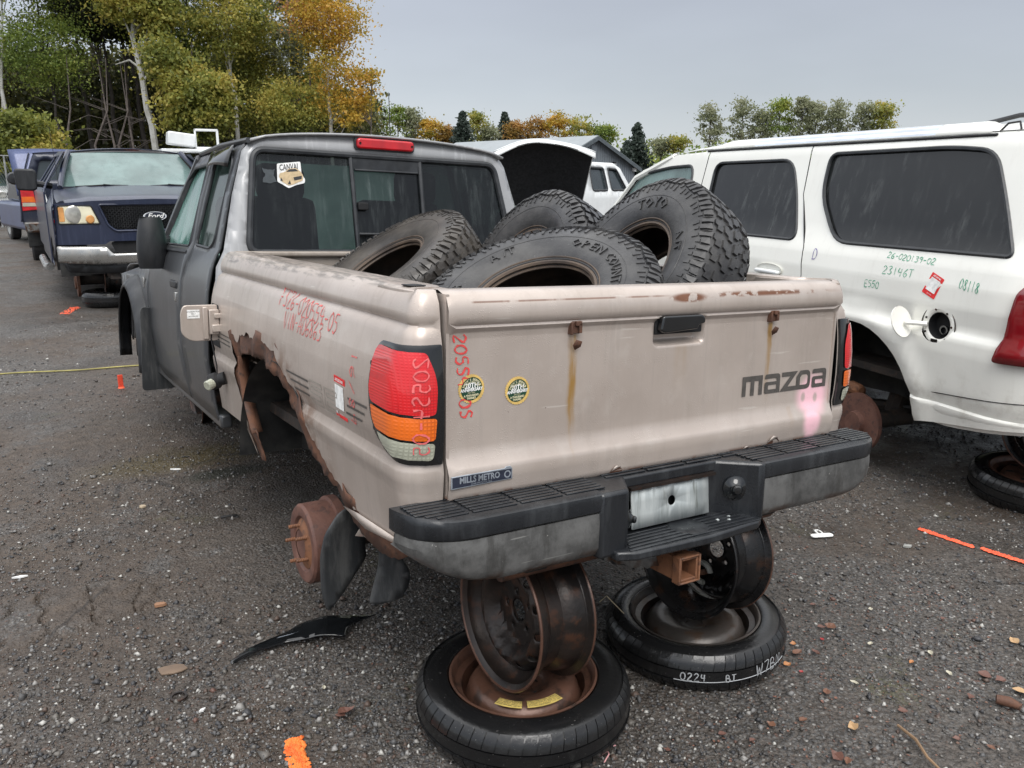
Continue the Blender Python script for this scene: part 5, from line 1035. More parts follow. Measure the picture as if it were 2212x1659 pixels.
# fallen leaves
LC = [('brown', (.16, .075, .045)), ('red brown', (.13, .062, .046)), ('orange', (.40, .17, .06)), ('tan', (.42, .27, .14)), ('red', (.32, .03, .03)), ('pale', (.45, .42, .33))]
LM = [simple('leaf_'+n.replace(' ', '_'), c, .5, 0, .3, 40) for n, c in LC]
def leafm(seed):
    g = random.Random(seed); L = g.uniform(.9, 1.1); w = g.uniform(.28, .45); b = g.uniform(.1, .35)
    P = [(-L/2, 0)]+[(-L/2+L*t, w*math.sin(PI*t**.8)*g.uniform(.75, 1.1)) for t in (.15, .35, .55, .75, .9)]+[(L/2, 0)]+[(-L/2+L*t, -w*math.sin(PI*t**.8)*g.uniform(.75, 1.1)) for t in (.9, .75, .55, .35, .15)]
    v = [(x, y, .10+b*(x*x)*1.2+b*abs(y)*1.3+g.uniform(-.04, .04)) for x, y in P]+[(x, 0, .04+b*x*x) for x in (-.25, 0, .25)]
    return v, [(0, 1, 12), (1, 2, 12), (2, 13, 12), (2, 3, 13), (3, 4, 13), (4, 14, 13), (4, 5, 14), (5, 6, 14), (6, 7, 14), (7, 8, 14), (8, 13, 14), (8, 9, 13), (9, 10, 13), (10, 12, 13), (10, 11, 12), (11, 0, 12)]
LMs = [mesh('leaf', leafm(i)) for i in range(8)]
big = [(1722, 1415, 0, .05), (1712, 1395, 2, .03), (2127, 1463, 1, .05), (1842, 1575, 3, .055), (1968, 1435, 2, .035), (1775, 1360, 1, .04), (1793, 1358, 0, .05), (2050, 1460, 5, .04), (1880, 1395, 5, .03), (2160, 1475, 1, .05), (2205, 1500, 3, .06), (1808, 1640, 1, .06), (1830, 1650, 0, .045), (1700, 1440, 2, .035), (1730, 1455, 4, .018), (1762, 1415, 1, .05), (1785, 1500, 0, .04), (1625, 1605, 1, .03), (1950, 1540, 1, .035), (1665, 1570, 0, .04), (2010, 1415, 5, .04), (750, 1544, 1, .07), (735, 1552, 1, .04), (1845, 1480, 5, .04), (2190, 1390, 3, .05), (2095, 1510, 1, .035), (1560, 1590, 1, .03), (1440, 1625, 1, .03), (700, 1490, 5, .03), (1690, 1375, 1, .035), (1755, 1310, 1, .03), (1716, 1245, 1, .03), (1775, 1385, 4, .022), (650, 1650, 4, .015), (1735, 1560, 0, .035), (2065, 1600, 1, .03), (2140, 1620, 0, .035), (1880, 1320, 5, .028), (2035, 1340, 1, .025)]
for i, (px, py, ci, s) in enumerate(big):
    q = gpt(px, py); me = LMs[i % 8].copy(); me.materials.clear(); me.materials.append(LM[ci])
    lab = {0: 'small curled brown dead leaf lying on the gravel', 1: 'small reddish brown dead leaf lying on the gravel', 2: 'small orange dead leaf on the gravel right of the flat wheels', 3: 'larger tan curled dead leaf on the gravel at lower right', 4: 'tiny bright red leaf scrap on the gravel', 5: 'pale dry leaf scrap on the gravel'}[ci]
    o = bpy.data.objects.new('fallen_leaf', me); C.objects.link(o); o.matrix_world = Matrix.Translation((q.x, q.y, gz0(q.x, q.y)+.006)) @ Matrix.Rotation(i*2.4, 4, 'Z') @ Matrix.Rotation(rnd.uniform(-.25, .25), 4, 'X') @ Matrix.Scale(s*.8, 4); tag(o, lab, 'leaf', LC[ci][0]+' fallen leaves')
g = random.Random(4); v, f, = [], []
for ci in (1,):
    for i in range(520):
        px, py = g.gauss(1830, 190), g.gauss(1420, 150)
        if i % 5 == 0: px, py = g.uniform(0, 2212), g.uniform(900, 1659)
        if py < 900 or py > 1700: continue
        q = gpt(px, py); s = g.uniform(.005, .012); m = X(leafm(i), Matrix.Translation((q.x, q.y, gz0(q.x, q.y)+.005)) @ Matrix.Rotation(g.uniform(0, 6), 4, 'Z') @ Matrix.Rotation(g.uniform(-.4, .4), 4, 'X') @ Matrix.Scale(s, 4)); o_ = len(v); v += m[0]; f += [tuple(k+o_ for k in t) for t in m[1]]
a = N('leaf_litter'); vc = a.n('ShaderNodeTexVoronoi'); vc.inputs['Scale'].default_value = 30; a.l(a.o, vc.inputs[0]); cs = a.n('ShaderNodeSeparateColor'); a.l(vc.outputs['Color'], cs.inputs[0])
obj('leaf_litter', (v, f), a.done(a.mix(cs.outputs[0], (.10, .06, .042), (.20, .09, .06)), .6), smooth=False, kind='stuff')
# ------------------------------------------------------------------ white SUV beside the truck
SUVM = Matrix.Translation((3.048, -.243, .016)) @ Matrix.Rotation(math.radians(-12.67), 4, 'Z')
suv = thing('sport_utility_vehicle', 'long white SUV with open fuel door and green marker numbers, right of the champagne pickup', 'SUV', mat=SUVM)
SW = [(.38, .93), (.42, .955), (.50, .97), (.525, .975), (.535, .965), (.60, .985), (.79, 1.0), (.86, .998), (.885, .985), (.90, .975), (1.0, .985), (1.1, .975), (1.18, .955), (1.23, .935), (1.3, .905), (1.72, .795), (1.76, .785), (1.795, .765), (1.80, .76)]
def smap(ex=0, crease=True):
    def fn(y, z):
        h = interp(SW, z)+ex; ylo = max(0, .32-y)/.32; h -= .16*ylo**2.2
        hz = max(0, y-3.9); h -= .03*hz*hz
        if crease:                                           # swollen arch lip and swage rising over the wheel
            d = math.hypot(y-1.13, z-.40); h += .022*math.exp(-((d-.50)/.055)**2)*(z > .38)
        if z > 1.25: h -= .05*max(0, y-3.0)*(z-1.25)
        return (-h, y, z)
    return fn
def archP(cy, cz, r, a0=-.05, a1=PI+.05, n=18): return [(cy+r*math.cos(a), cz+r*math.sin(a)) for a in lin(a0, a1, n)]
qw = rpoly([(.29, 1.255), (.42, 1.50), (.55, 1.715), (.80, 1.738), (1.66, 1.73), (1.64, 1.50), (1.42, 1.245)], [.03, .2, .09, .1, .06, .2, .12], 5)
fh = [(.585+.088*math.cos(a), .905+.080*math.sin(a)) for a in lin(0, 2*PI*23/24, 23)]
bodyq = [(.06, .50), (.06, .60), (.02, .62), (.02, .80), (.12, 1.25), (.36, 1.80), (1.845, 1.80), (1.80, 1.50), (1.64, 1.20), (1.575, 1.04), (1.60, .85)]+archP(1.13, .40, .445, .0, PI-.03)[0:0]
bodyq = [(.10, .50), (.04, .62), (.02, .80), (.12, 1.25), (.36, 1.80), (1.845, 1.80), (1.80, 1.50), (1.64, 1.20), (1.575, 1.04), (1.60, .85), (1.60, .42)]+archP(1.13, .40, .445)[0:0]+[p for p in reversed(archP(1.13, .40, .445, 0, PI))][0:0]+[(1.575, .40)]+[(1.13-.445*math.cos(a), .40+.445*math.sin(a)) for a in lin(PI, 0, 20)][::1]
bodyq = [(.10, .50), (.04, .62), (.02, .80), (.12, 1.25), (.36, 1.80), (1.845, 1.80), (1.80, 1.50), (1.64, 1.20), (1.60, 1.04), (1.61, .40), (1.575, .40)]+[(1.13+.445*math.cos(a), .40+.445*math.sin(a)) for a in lin(0, PI, 20)]+[(.62, .42)]
zs = sorted(set([p[0] for p in SW]+lin(.42, 1.2, 26)+lin(1.3, 1.7, 8)))
obj('rear_quarter', cdt(bodyq, [qw, fh], lin(.05, 1.8, 46), zs, smap()), M_white, suv, ang=55)
qg = obj('quarter_window', cdt(qw, [], lin(.4, 1.6, 12), lin(1.3, 1.7, 6), smap(-.012, False)), M_gl_dark, suv)
L = [smap(.0, False)(*p) for p in qw]; obj('window_seal', ring(L+[L[0]], .011, 6, False), M_seal, qg)
rd = [(1.61, .47), (1.607, 1.04), (1.648, 1.20), (1.808, 1.50), (1.853, 1.785), (2.96, 1.785), (2.955, 1.50), (2.90, 1.2), (2.90, .47)]
w2_ = rpoly([(1.745, 1.235), (1.86, 1.50), (1.99, 1.705), (2.84, 1.70), (2.80, 1.235)], [.06, .2, .10, .08, .08], 5)
o = obj('rear_door', cdt(rd, [w2_], lin(1.6, 2.95, 24), zs, smap()), M_white, suv, ang=55)
g2 = obj('door_window', cdt(w2_, [], lin(1.8, 2.8, 8), lin(1.3, 1.68, 6), smap(-.012, False)), M_gl_dark, o)
L = [smap(.0, False)(*p) for p in w2_]; obj('window_seal', ring(L+[L[0]], .010, 6, False), M_seal, o)
hd = smap(.006)(1.90, 1.045); obj('handle_bowl', X(lathe([(0, -.01), (.9, -.004), (1, .004)], 24), Matrix.Translation(hd) @ Matrix.Rotation(-PI/2, 4, 'Y') @ Matrix.Diagonal((.036, .125, 1, 1))), M_white, o)
obj('door_handle', X(box(-.035, .0, -.11, .11, -.012, .012), Matrix.Translation(hd) @ Matrix.Translation((0, 0, -.012))), M_white2, o, bevel=.010, seg=3)
fdr = [(2.912, .47), (2.912, 1.2), (2.965, 1.50), (2.97, 1.785), (3.45, 1.77), (3.95, 1.66), (4.25, 1.40), (4.42, 1.16), (4.42, .47)]
w3_ = rpoly([(3.02, 1.235), (3.14, 1.69), (3.50, 1.68), (3.98, 1.625), (4.32, 1.235)], [.06, .08, .1, .1, .04], 5)
o = obj('front_door', cdt(fdr, [w3_], lin(2.95, 4.4, 16), zs, smap()), M_white, suv, ang=55)
obj('front_window', cdt(w3_, [], lin(3.1, 4.2, 8), lin(1.3, 1.68, 6), smap(-.012, False)), M_gl_fog, o)
L = [smap(.0, False)(*p) for p in w3_]; obj('window_seal', ring(L+[L[0]], .011, 6, False), M_seal, o)
obj('front_quarter', cdt([(4.43, .47), (4.43, 1.15), (5.3, 1.05), (5.4, .6), (5.3, .55)]+[(4.72+.44*math.cos(a), .40+.44*math.sin(a)) for a in lin(.3, PI, 14)]+[(4.43, .40)][0:0], [], lin(4.5, 5.3, 8), lin(.5, 1.1, 8), smap()), M_white, suv, solid=.01)
for y in (1.603,): obj('shut_line', ring([smap(-.006)(1.605, z) for z in (.5, 1.03)]+[smap(-.006)(1.644, 1.2), smap(-.006)(1.804, 1.5), smap(-.006)(1.849, 1.78)], .006, 5), M_blk, suv)
obj('shut_line', ring([smap(-.006)(2.906, .5), smap(-.006)(2.906, 1.2), smap(-.006)(2.962, 1.5), smap(-.006)(2.966, 1.78)], .006, 5), M_blk, suv)
# mirrored right side as one plain shell, roof, tail
obj('right_side', cdt([(.1, .45), (.02, .8), (.12, 1.25), (.36, 1.80), (3.4, 1.80), (3.95, 1.68), (4.42, 1.18), (5.3, 1.05), (5.3, .5)], [], lin(.1, 5.3, 20), zs[::2], lambda y, z: (-smap()(y, z)[0], y, z)), M_white, suv, solid=.01)
def roofz(x, y): return 1.80+.075*(1-(x/.77)**2)**.7-.10*max(0, (y-2.9)/1.0)**2-.08*max(0, (.45-y)/.4)**2
obj('roof', grid(lin(-.765, .765, 18), lin(.30, 3.55, 26), roofz_ := (lambda x, y: (x, y, roofz(x, y)))), M_white, suv)
obj('roof_side_rail', grid(lin(.62, 3.02, 30), lin(0, 1, 5), lambda y, v: (-.762+.10*v, y, 1.792+.052*math.sin(min(1, v*1.6)*PI/2)*min(1, (3.02-y)/.25)**.6*min(1, (y-.60)/.10)**.5)), M_white, suv, solid=.01)
obj('rail_sheen', grid(lin(.95, 2.45, 20), lin(0, 1, 4), lambda y, v: (-.767+.10*v, y, 1.798+.052*math.sin(min(1, v*1.6)*PI/2)+.004)), simple('blue_grey_sheen', (.42, .47, .55), .25, 0, .15, 5, coat=.4), suv)  # blue-grey reflection on the rail top, put in as a coloured sheet
obj('rail_shadow_strip', ring([smap(.004, False)(y, 1.787) for y in lin(.58, 3.0, 20)], .007, 6), M_blk, suv)
obj('rail_hook', ring([(-.76, .58, 1.80), (-.75, .55, 1.835), (-.74, .50, 1.84), (-.76, .47, 1.80)], .005, 5), M_blk, suv)
for s in (-.45, .55): obj('roof_bar', ring([(s, .20, roofz(s, .30)+.0), (s, .35, roofz(s, .4)+.035), (s, .75, roofz(s, .75)+.035), (s, .95, roofz(s, .95)+.005)], .012, 8), M_plast, suv)
EZ = [(.42, .06), (.50, .03), (.62, .04), (.80, .02), (1.25, .12), (1.80, .36)]
def rsurf(u, z, ex=0):                                    # rear face closing the two sides, u from -1 (left edge) to 1
    ye = interp(EZ, z); xe = -smap(.002, False)(ye, z)[0]; return (u*xe, ye-.07*(1-u*u)**.8-.05*math.exp(-((z-.55)/.10)**2)*(1-u**6)-ex, z)
obj('liftgate', grid(lin(-1, 1, 30), lin(.44, 1.80, 24), rsurf), M_white, suv)
obj('rear_glass', grid(lin(-.82, .82, 12), lin(1.20, 1.70, 6), lambda u, z: rsurf(u, z, .012)), M_gl_dark, suv)
obj('rear_plate_recess', grid(lin(-.22, .22, 4), lin(.86, 1.02, 3), lambda u, z: rsurf(u, z, .006)), M_plast, suv)
# bumper lower part with seam, inner arch
obj('rear_valance', grid(lin(-.05, .66, 14), lin(0, 1, 6), lambda y, v: (smap(.006, False)(max(y, .02), .50+.03*v)[0]+(.03*(1-v)), y, .425+.10*v+.075*max(0, (.5-y)/.5)**1.2*(1-v))), M_white, suv)
obj('panel_seam', ring([smap(.001, False)(y, .568+.06*max(0, .7-y)/.6) for y in lin(.10, .695, 12)], .0022, 5), M_blk, suv)
ml = lathe([(.445, 0), (.445, .30), (.0, .33)], 26, a0=-.05, a1=PI+.05); obj('wheelhouse', ([(-.955+p[2], 1.13+p[0], .40+p[1]) for p in ml[0]], ml[1]), M_liner, suv)
ml = lathe([(.44, 0), (.44, .30), (.0, .33)], 20, a0=-.05, a1=PI+.05); obj('wheelhouse', ([(-.94+p[2], 4.72+p[0], .40+p[1]) for p in ml[0]], ml[1]), M_liner, suv)
# swage line below the fuel door and over the arch
# fuel filler and open flap
fc = Vector(smap(.002)(.585, .905)); 
o = obj('fuel_filler_ring', X(lathe([(.062, -.05), (.064, -.006), (.070, .0), (.078, .003), (.088, .004), (.094, .0), (.096, -.004)], 36), Matrix.Translation(fc) @ Matrix.Rotation(-PI/2, 4, 'Y')), M_white, suv)
obj('ring_groove', ring([fc+Vector((-.002, .099*math.cos(a), .099*math.sin(a))) for a in lin(0, 2*PI, 40)], .003, 5, False), M_rimdk, o)
obj('filler_housing', X(lathe([(.064, -.004), (.060, -.05), (.0, -.055)], 24), Matrix.Translation(fc) @ Matrix.Rotation(-PI/2, 4, 'Y')), M_blk, o)
obj('filler_neck', X(lathe([(.022, -.05), (.024, -.035), (.016, -.035), (.014, -.05)], 20), Matrix.Translation(fc+Vector((0, .0, -.025))) @ Matrix.Rotation(-PI/2, 4, 'Y')), M_gloss, o)
for k in range(7): a_ = 2*PI*k/7+.4; obj('ring_screw', X(lathe([(0, .004), (.005, .003), (.006, 0)], 8), Matrix.Translation(fc+Vector((-.004, .079*math.cos(a_), .079*math.sin(a_)))) @ Matrix.Rotation(-PI/2, 4, 'Y')), M_rimdk, o)
obj('latch_plate', J(X(box(-.004, .0, -.018, .018, -.012, .012), Matrix.Translation(fc+Vector((-.004, .01, -.078)))), ring([fc+Vector((-.008, .01, -.078)), fc+Vector((-.012, .02, -.10))], .003, 5)), M_rimdk, o)
fl = obj('fuel_door', X(lathe([(0, .0), (.070, .0), (.078, .003), (.078, .008), (.070, .006), (0, .004)], 32), Matrix.Translation(fc+Vector((-.085, .150, .0))) @ Matrix.Rotation(math.radians(12), 4, 'Z') @ Matrix.Rotation(math.radians(70), 4, 'X') @ Matrix.Rotation(0, 4, 'Z') @ Matrix.Diagonal((1, 1.0, 1, 1))), M_white, suv)
obj('door_hinge', ring([fc+Vector((-.01, .055, .0)), fc+Vector((-.035, .09, .0)), fc+Vector((-.07, .135, .0))], [.014, .011, .014], 8), M_white, fl)
# tail light
o = obj('tail_light', cdt(rpoly([(.245, .80), (.215, .95), (.20, 1.12), (.10, 1.20), (.03, 1.20), (.02, .80)], [.02, .05, .04, .04, .01, .02], 4), [], lin(.03, .24, 8), lin(.8, 1.2, 8), smap(.012, False)), M_dred, suv, solid=.02)
obj('tail_light_face', grid(lin(-1, -.80, 8), lin(.80, 1.45, 8), lambda u, z: rsurf(u, z, .014)), M_dred, o)
obj('tail_light', grid(lin(.80, 1, 8), lin(.80, 1.45, 8), lambda u, z: rsurf(u, z, .014)), M_dred, suv)
obj('clear_strip', cdt(rrect(.03, .16, .835, .885, .008), [], lin(.04, .15, 4), lin(.84, .88, 3), smap(.016, False)), M_lclr, o)
obj('red_reflector', X(lathe([(0, .004), (.012, .003), (.014, 0)], 12), Matrix.Translation(smap(.014, False)(.20, .855)) @ Matrix.Rotation(-PI/2, 4, 'Y')), M_lred2, o)
# writing
def wr(s_, y, z, h, mat, w=.0042, asp=.6, seed=1, slope=0, sp=1.2): obj('hand_writing', strokes(s_, h, w, lambda u, v: smap(.0025)(y-u, z+v+slope*u), sp, .05, seed, asp), mat, suv, smooth=False)
wr('26-020139-02', .985, 1.195, .028, M_grn_ink, .0032, .80, 2, -.03, 1.16); wr('23146T', .985, 1.115, .040, M_grn_ink, .0034, .72, 3, -.02); wr('E550', 1.09, 1.035, .036, M_grn_ink, .0034, .62, 4); wr('08118', .500, 1.095, .046, M_grn_ink, .0036, .42, 5, -.12, 1.15); wr('D', 1.545, 1.135, .060, M_vio_ink, .0045, .62, 6)
def sl(ex):
    c_, s_ = math.cos(-.35), math.sin(-.35)
    return lambda u, v: smap(ex)(.705-(u*c_-v*s_), 1.055+(u*s_+v*c_))
st = obj('inventory_sticker', fan(rrect(0, .085, 0, .105, .004), sl(.0022)), M_str, suv, smooth=False); obj('sticker_panel', fan(rrect(.012, .073, .022, .086, .002), sl(.003)), M_stw, st, smooth=False)
obj('sticker_text', J(text('LISTE DE PARK', .010, lambda x, y: sl(.0032)(.042+x, .095+y), sx=.8, bold=.0003), text('parts.info', .009, lambda x, y: sl(.0032)(.046+x, .011+y), sx=.9)), M_stw, st, smooth=False)
# axle and disc
obj('brake_disc', X(lathe([(0, .03), (.06, .03), (.065, .0), (.09, -.002), (.165, -.002), (.165, -.026), (.09, -.026)], 48), Matrix.Translation((-.90, 1.13, .262)) @ Matrix.Rotation(-PI/2, 4, 'Y')), M_rustred, suv)
obj('caliper', J(box(-.87, -.79, 1.19, 1.30, .30, .44), ring([(-.86, 1.16, .43), (-.86, 1.26, .44)], .035, 10)), M_rustor, suv, bevel=.015)
obj('axle', J(ring([(-.86, 1.13, .262), (.86, 1.13, .262)], .05, 12), ring([(-.5, .9, .35), (-.5, 1.6, .22)], .035, 8), ring([(-.56, 1.2, .27), (-.50, 1.16, .65)], .06, 10)), M_undr, suv)
obj('coil_spring', ring([(-.60+.055*math.cos(t*9), 1.02+.055*math.sin(t*9), .32+.30*t/3) for t in lin(0, 3.4, 70)], .010, 6), M_blk, suv)
obj('frame_rail', J(box(-.52, -.44, .15, 5.1, .40, .52), box(.44, .52, .15, 5.1, .40, .52)), M_undr, suv, bevel=.006); obj('underbody', box(-.86, .86, .2, 4.9, .56, .60), M_undr, suv)
obj('dark_backing', box(.88, .93, .15, 5.1, .32, .80), M_undr, suv)  # added dark slab so the far side's inner face looks shaded
obj('hood', grid(lin(-.90, .90, 10), lin(4.25, 5.38, 8), lambda x, y: (x, y, 1.20+.05*(1-(x/.9)**2)-.07*(y-4.25)-.1*max(0, (y-5.1)/.28)**2)), M_white, suv, solid=.01)
obj('windshield', grid(lin(-.70, .70, 8), lin(0, 1, 5), lambda x, v: (x*(1.15-.12*v), 4.42-.85*v-.1*(x/.7)**2, 1.22+.54*v)), M_gl_fog, suv)
obj('windshield_pillar', ring([smap(-.01, False)(4.40, 1.2), smap(-.0, False)(4.02, 1.60), smap(-.02, False)(3.5, 1.76)], .028, 8), M_white, suv)
obj('front_fascia', box(-.85, .85, 5.28, 5.40, .5, 1.0), M_white, suv, bevel=.04)
for y_ in (3.0,): obj('rear_seat', X(box(-.6, .6, -.1, .1, 0, .75), Matrix.Translation((0, y_, .8)) @ Matrix.Rotation(-.2, 4, 'X')), M_seat, suv, bevel=.06)
sw = flat_wheel('spare_wheel', 'flat black wheel with rusty holed centre under the tail of the white SUV', .315, .15, .225, M_rimrust, (2.74, .22, .115), (.03, -.02), .4, holes=8)
sr = bare_rim('wheel_stand', 'black bare rim under the tail of the white SUV, at the right edge', .215, .19, M_rimblk, (2.76, .20, .405), (-.93, -.35, .05), 1, .5)
copy_tree(sr, 'bare rim under the front axle of the white SUV, mostly hidden', mat=axis_mat((3.45, 4.3, .27), (1, 0, 0)))
# ------------------------------------------------------------------ dark blue pickup facing the camera
FX = Matrix.Translation((-.02, 8.235, .137)) @ Matrix.Rotation(math.radians(-1.0), 4, 'Z')
fp = thing('pickup_truck', 'dark blue pickup facing the camera with fogged windshield and chrome bumper, behind the graphite cab', 'pickup truck', mat=FX)
def fy(x, z=.9): return .02+.16*(abs(x)/.98)**2.6
def fm(ex=0, dy=0): return lambda x, z: (x, fy(x)-ex+dy+.10*max(0, z-1.12)/.1*0, z)
gpoly = rpoly([(-.545, 1.205), (-.47, .985), (-.40, .925), (.40, .925), (.47, .985), (.545, 1.205)], .03)
hlL = rpoly([(-.93, 1.195), (-.615, 1.195), (-.545, 1.005), (-.935, 1.005)], .02); hlR = [(-x, z) for x, z in hlL[::-1]]
lowg = rpoly([(-.46, .80), (-.42, .695), (.42, .695), (.46, .80), (.40, .82), (-.40, .82)], .02)
obj('front_fascia', cdt([(-.975, .785), (-.965, 1.215), (-.6, 1.245), (0, 1.262), (.6, 1.245), (.965, 1.215), (.975, .785), (.52, .785), (.47, .815), (-.47, .815), (-.52, .785)], [gpoly, hlL, hlR], lin(-.95, .95, 30), lin(.8, 1.24, 14), fm()), M_blue, fp, smooth=False)
for P in (hlL, hlR):
    o = obj('headlight', cdt([(x*1.0+(.004 if x > sum(q[0] for q in P)/len(P) else -.004), z+(.004 if z > 1.1 else -.004)) for x, z in P], [], lin(-.9, .9, 40), lin(1.0, 1.2, 8), fm(.004)), M_head, fp, solid=.006)
    s = -1 if P is hlL else 1; L = [fm(.008)(*p) for p in P]; obj('headlight_seal', ring(L+[L[0]], .007, 6, False), M_blk, o)
    obj('main_reflector', X(lathe([(0, .014), (.06, .012), (.088, .004), (.095, .0)], 28), Matrix.Translation(fm(.008)(s*.775, 1.105)) @ Matrix.Rotation(PI/2, 4, 'X')), M_headc, o)
    obj('turn_lens', X(lathe([(0, .012), (.035, .010), (.045, .0)], 20), Matrix.Translation(fm(.010)(s*.635, 1.052)) @ Matrix.Rotation(PI/2, 4, 'X')), M_heada, o)
    obj('side_marker', cdt(rrect(*sorted((s*.925, s*.875)), 1.03, 1.18, .01), [], [s*.9], [1.1], fm(.010)), M_heada, o)
gr = obj('grille', cdt(gpoly, [], lin(-.5, .5, 10), lin(.95, 1.2, 5), fm(0, .07)), M_blk, fp)
L = [fm(.006)(*p) for p in gpoly]; obj('grille_surround', ring(L+[L[0]], .013, 8, False), M_blue, gr)
cells = []; r_ = .0235
for j in range(14):
    for i in range(-24, 25):
        x = i*.046+(.023 if j % 2 else 0); z = .935+j*.0205
        e = -.545+(.075)*max(0, (1.205-z))/.28+.03
        if abs(x) > abs(e)-.012 or z > 1.195 or z < .94: continue
        pts = [(x+r_*.92*math.cos(a), z+.0128*math.sin(a)) for a in (0, .9, PI-.9, PI, PI+.9, -.9)]
        q = [(x+(px-x)*.74, z+(pz-z)*.70) for px, pz in pts]; y0 = fy(x)+.03
        v = [(a, y0, b) for a, b in pts]+[(a, y0, b) for a, b in q]+[(a, y0+.02, b) for a, b in q]
        cells.append((v, [(k, (k+1) % 6, 6+(k+1) % 6, 6+k) for k in range(6)]+[(6+k, 6+(k+1) % 6, 12+(k+1) % 6, 12+k) for k in range(6)]))
obj('grille_mesh', J(*cells), M_plast, gr, smooth=False)['kind'] = 'stuff'
o = obj('maker_oval', X(lathe([(0, .012), (.9, .012), (.97, .014), (1.0, .010), (1.0, 0)], 40), Matrix.Translation((0, -.012, 1.075)) @ Matrix.Rotation(PI/2, 4, 'X') @ Matrix.Diagonal((.120, .050, 1, 1))), M_silver, fp)
obj('oval_field', X(lathe([(0, .0145), (.86, .0145)], 40), Matrix.Translation((0, -.0125, 1.075)) @ Matrix.Rotation(PI/2, 4, 'X') @ Matrix.Diagonal((.120, .050, 1, 1))), M_badge, o, smooth=False)
obj('oval_script', text('Ford', .074, lambda x, z: (x, -.0285, 1.077+z), sx=1.15, shear=.35, bold=.0014), M_stw, o, smooth=False)
# bumper
bp = [(-.985, .60), (-.985, .775), (-.52, .765), (-.46, .685), (.46, .685), (.52, .765), (.985, .775), (.985, .60), (.60, .575), (-.60, .575)]
obj('chrome_bumper', cdt(rpoly(bp, .02), [rrect(-.14, .14, .60, .66, .02)], lin(-.95, .95, 26), lin(.6, .77, 6), lambda x, z: (x, fy(x)-.05-.025*math.cos((z-.68)*14), z)), M_chrome, fp, solid=.02)
obj('bumper_opening', cdt(lowg, [], lin(-.4, .4, 4), [.75], fm(0, .04)), M_blk, fp)
obj('lower_valance', cdt(rpoly([(-.94, .60), (-.90, .49), (-.6, .47), (.6, .47), (.90, .49), (.94, .60)], .03), [], lin(-.9, .9, 12), [.52, .56], fm(-.02)), M_plast, fp, solid=.02)
obj('tow_hook_cover', cdt(rpoly([(-.62, .58), (-.59, .625), (-.40, .625), (-.36, .58)], .02), [], [-.5], [.6], fm(.055)), M_plast, fp)
# hood, fenders, cab
def hz(x, y): return 1.245+.135*min(1, y/1.15)**.8+.020*math.cos(x*1.5)-.035*(abs(x)/.9)**3+.014*math.exp(-((abs(x)-.60)/.05)**2)*min(1, y*2)
obj('hood', grid(lin(-.86, .86, 30), lin(.03, 1.22, 14), lambda x, y: (x, y+fy(x)*max(0, 1-y), hz(x, y)-.05*max(0, (.10-y)/.1)**2)), M_blue, fp)
fside = [(.16, .79), (.13, 1.21), (.4, 1.27), (1.2, 1.36), (1.24, .55), (1.02, .50)]+[(.92-.02+.0+.42*math.cos(a)-.05, .42+.42*math.sin(a)) for a in lin(.2, PI-.6, 12)]+[(.34, .70)]
for s in (-1, 1):
    obj('front_fender', cdt(fside, [], lin(.2, 1.2, 8), lin(.6, 1.3, 8), lambda y, z: (s*(.985-.45*max(0, z-1.18)-.03*max(0, .4-y)), y, z)), M_blue, fp, solid=.01)
    obj('fender_top', grid([0, .5, 1], lin(.16, 1.22, 8), lambda u, y: (s*(.86+.07*u), y, hz(.86, y)-.022*u*u)), M_blue, fp)
    obj('cab_side', cdt([(1.24, .50), (1.24, 1.34), (1.30, 1.37), (1.95, 1.80), (3.4, 1.82), (3.5, 1.36), (3.5, .50)], [rpoly([(1.45, 1.38), (2.0, 1.74), (2.32, 1.76), (2.32, 1.38)], .03), rpoly([(2.42, 1.38), (2.42, 1.76), (3.3, 1.76), (3.35, 1.38)], .03)], lin(1.3, 3.4, 10), lin(.6, 1.75, 10), lambda y, z: (s*(.985-.66*max(0, z-1.36)), y, z)), M_blue, fp, solid=.02)
    obj('side_glass', grid(lin(1.4, 3.4, 4), lin(1.36, 1.78, 3), lambda y, z: (s*(.965-.66*max(0, z-1.36)), y, z)), M_gl_far, fp)
    m_ = obj('door_mirror', X(prism(rpoly([(-.11, -.115), (-.12, .10), (-.10, .13), (.08, .125), (.11, .09), (.10, -.10), (.06, -.125)], .03), -.05, .06, 1), Matrix.Translation((s*1.15, 1.42, 1.46))), M_plast, fp, bevel=.02, seg=3)
    obj('mirror_arm', ring([(s*.90, 1.50, 1.39), (s*1.0, 1.46, 1.41), (s*1.08, 1.44, 1.42)], .035, 8), M_plast, m_)
    obj('windshield_pillar', ring([(s*.83, 1.14, 1.375), (s*.75, 1.5, 1.61), (s*.655, 1.88, 1.80)], .032, 8), M_blue, fp)
    ml = lathe([(.40, 0), (.40, .3), (0, .32)], 16, a0=0, a1=PI); obj('wheelhouse', ([(s*(.96-p[2]), .86+p[0], .42+p[1]) for p in ml[0]], ml[1]), M_liner, fp)
    obj('bed_side', box(*sorted((s*.985, s*.93)), 3.55, 5.4, .5, 1.33), M_blue, fp, bevel=.03)
obj('windshield', grid(lin(-.80, .80, 16), lin(0, 1, 8), lambda x, v: (x*(1-.215*v), 1.16+.66*v-.14*(abs(x)/.8)**2*0+.10*(x/.8)**2, 1.385+.40*v+.012*(1-(x/.8)**2))), M_gl_fog, fp)
obj('windshield_frame', ring([(x*.79, 1.83+.10*(x/.8)**2, 1.805-.02*(x/.65)**2) for x in lin(-.8, .8, 14)], .012, 6), M_seal, fp)
obj('cowl', box(-.80, .80, 1.12, 1.24, 1.34, 1.372), M_blk, fp, bevel=.01)
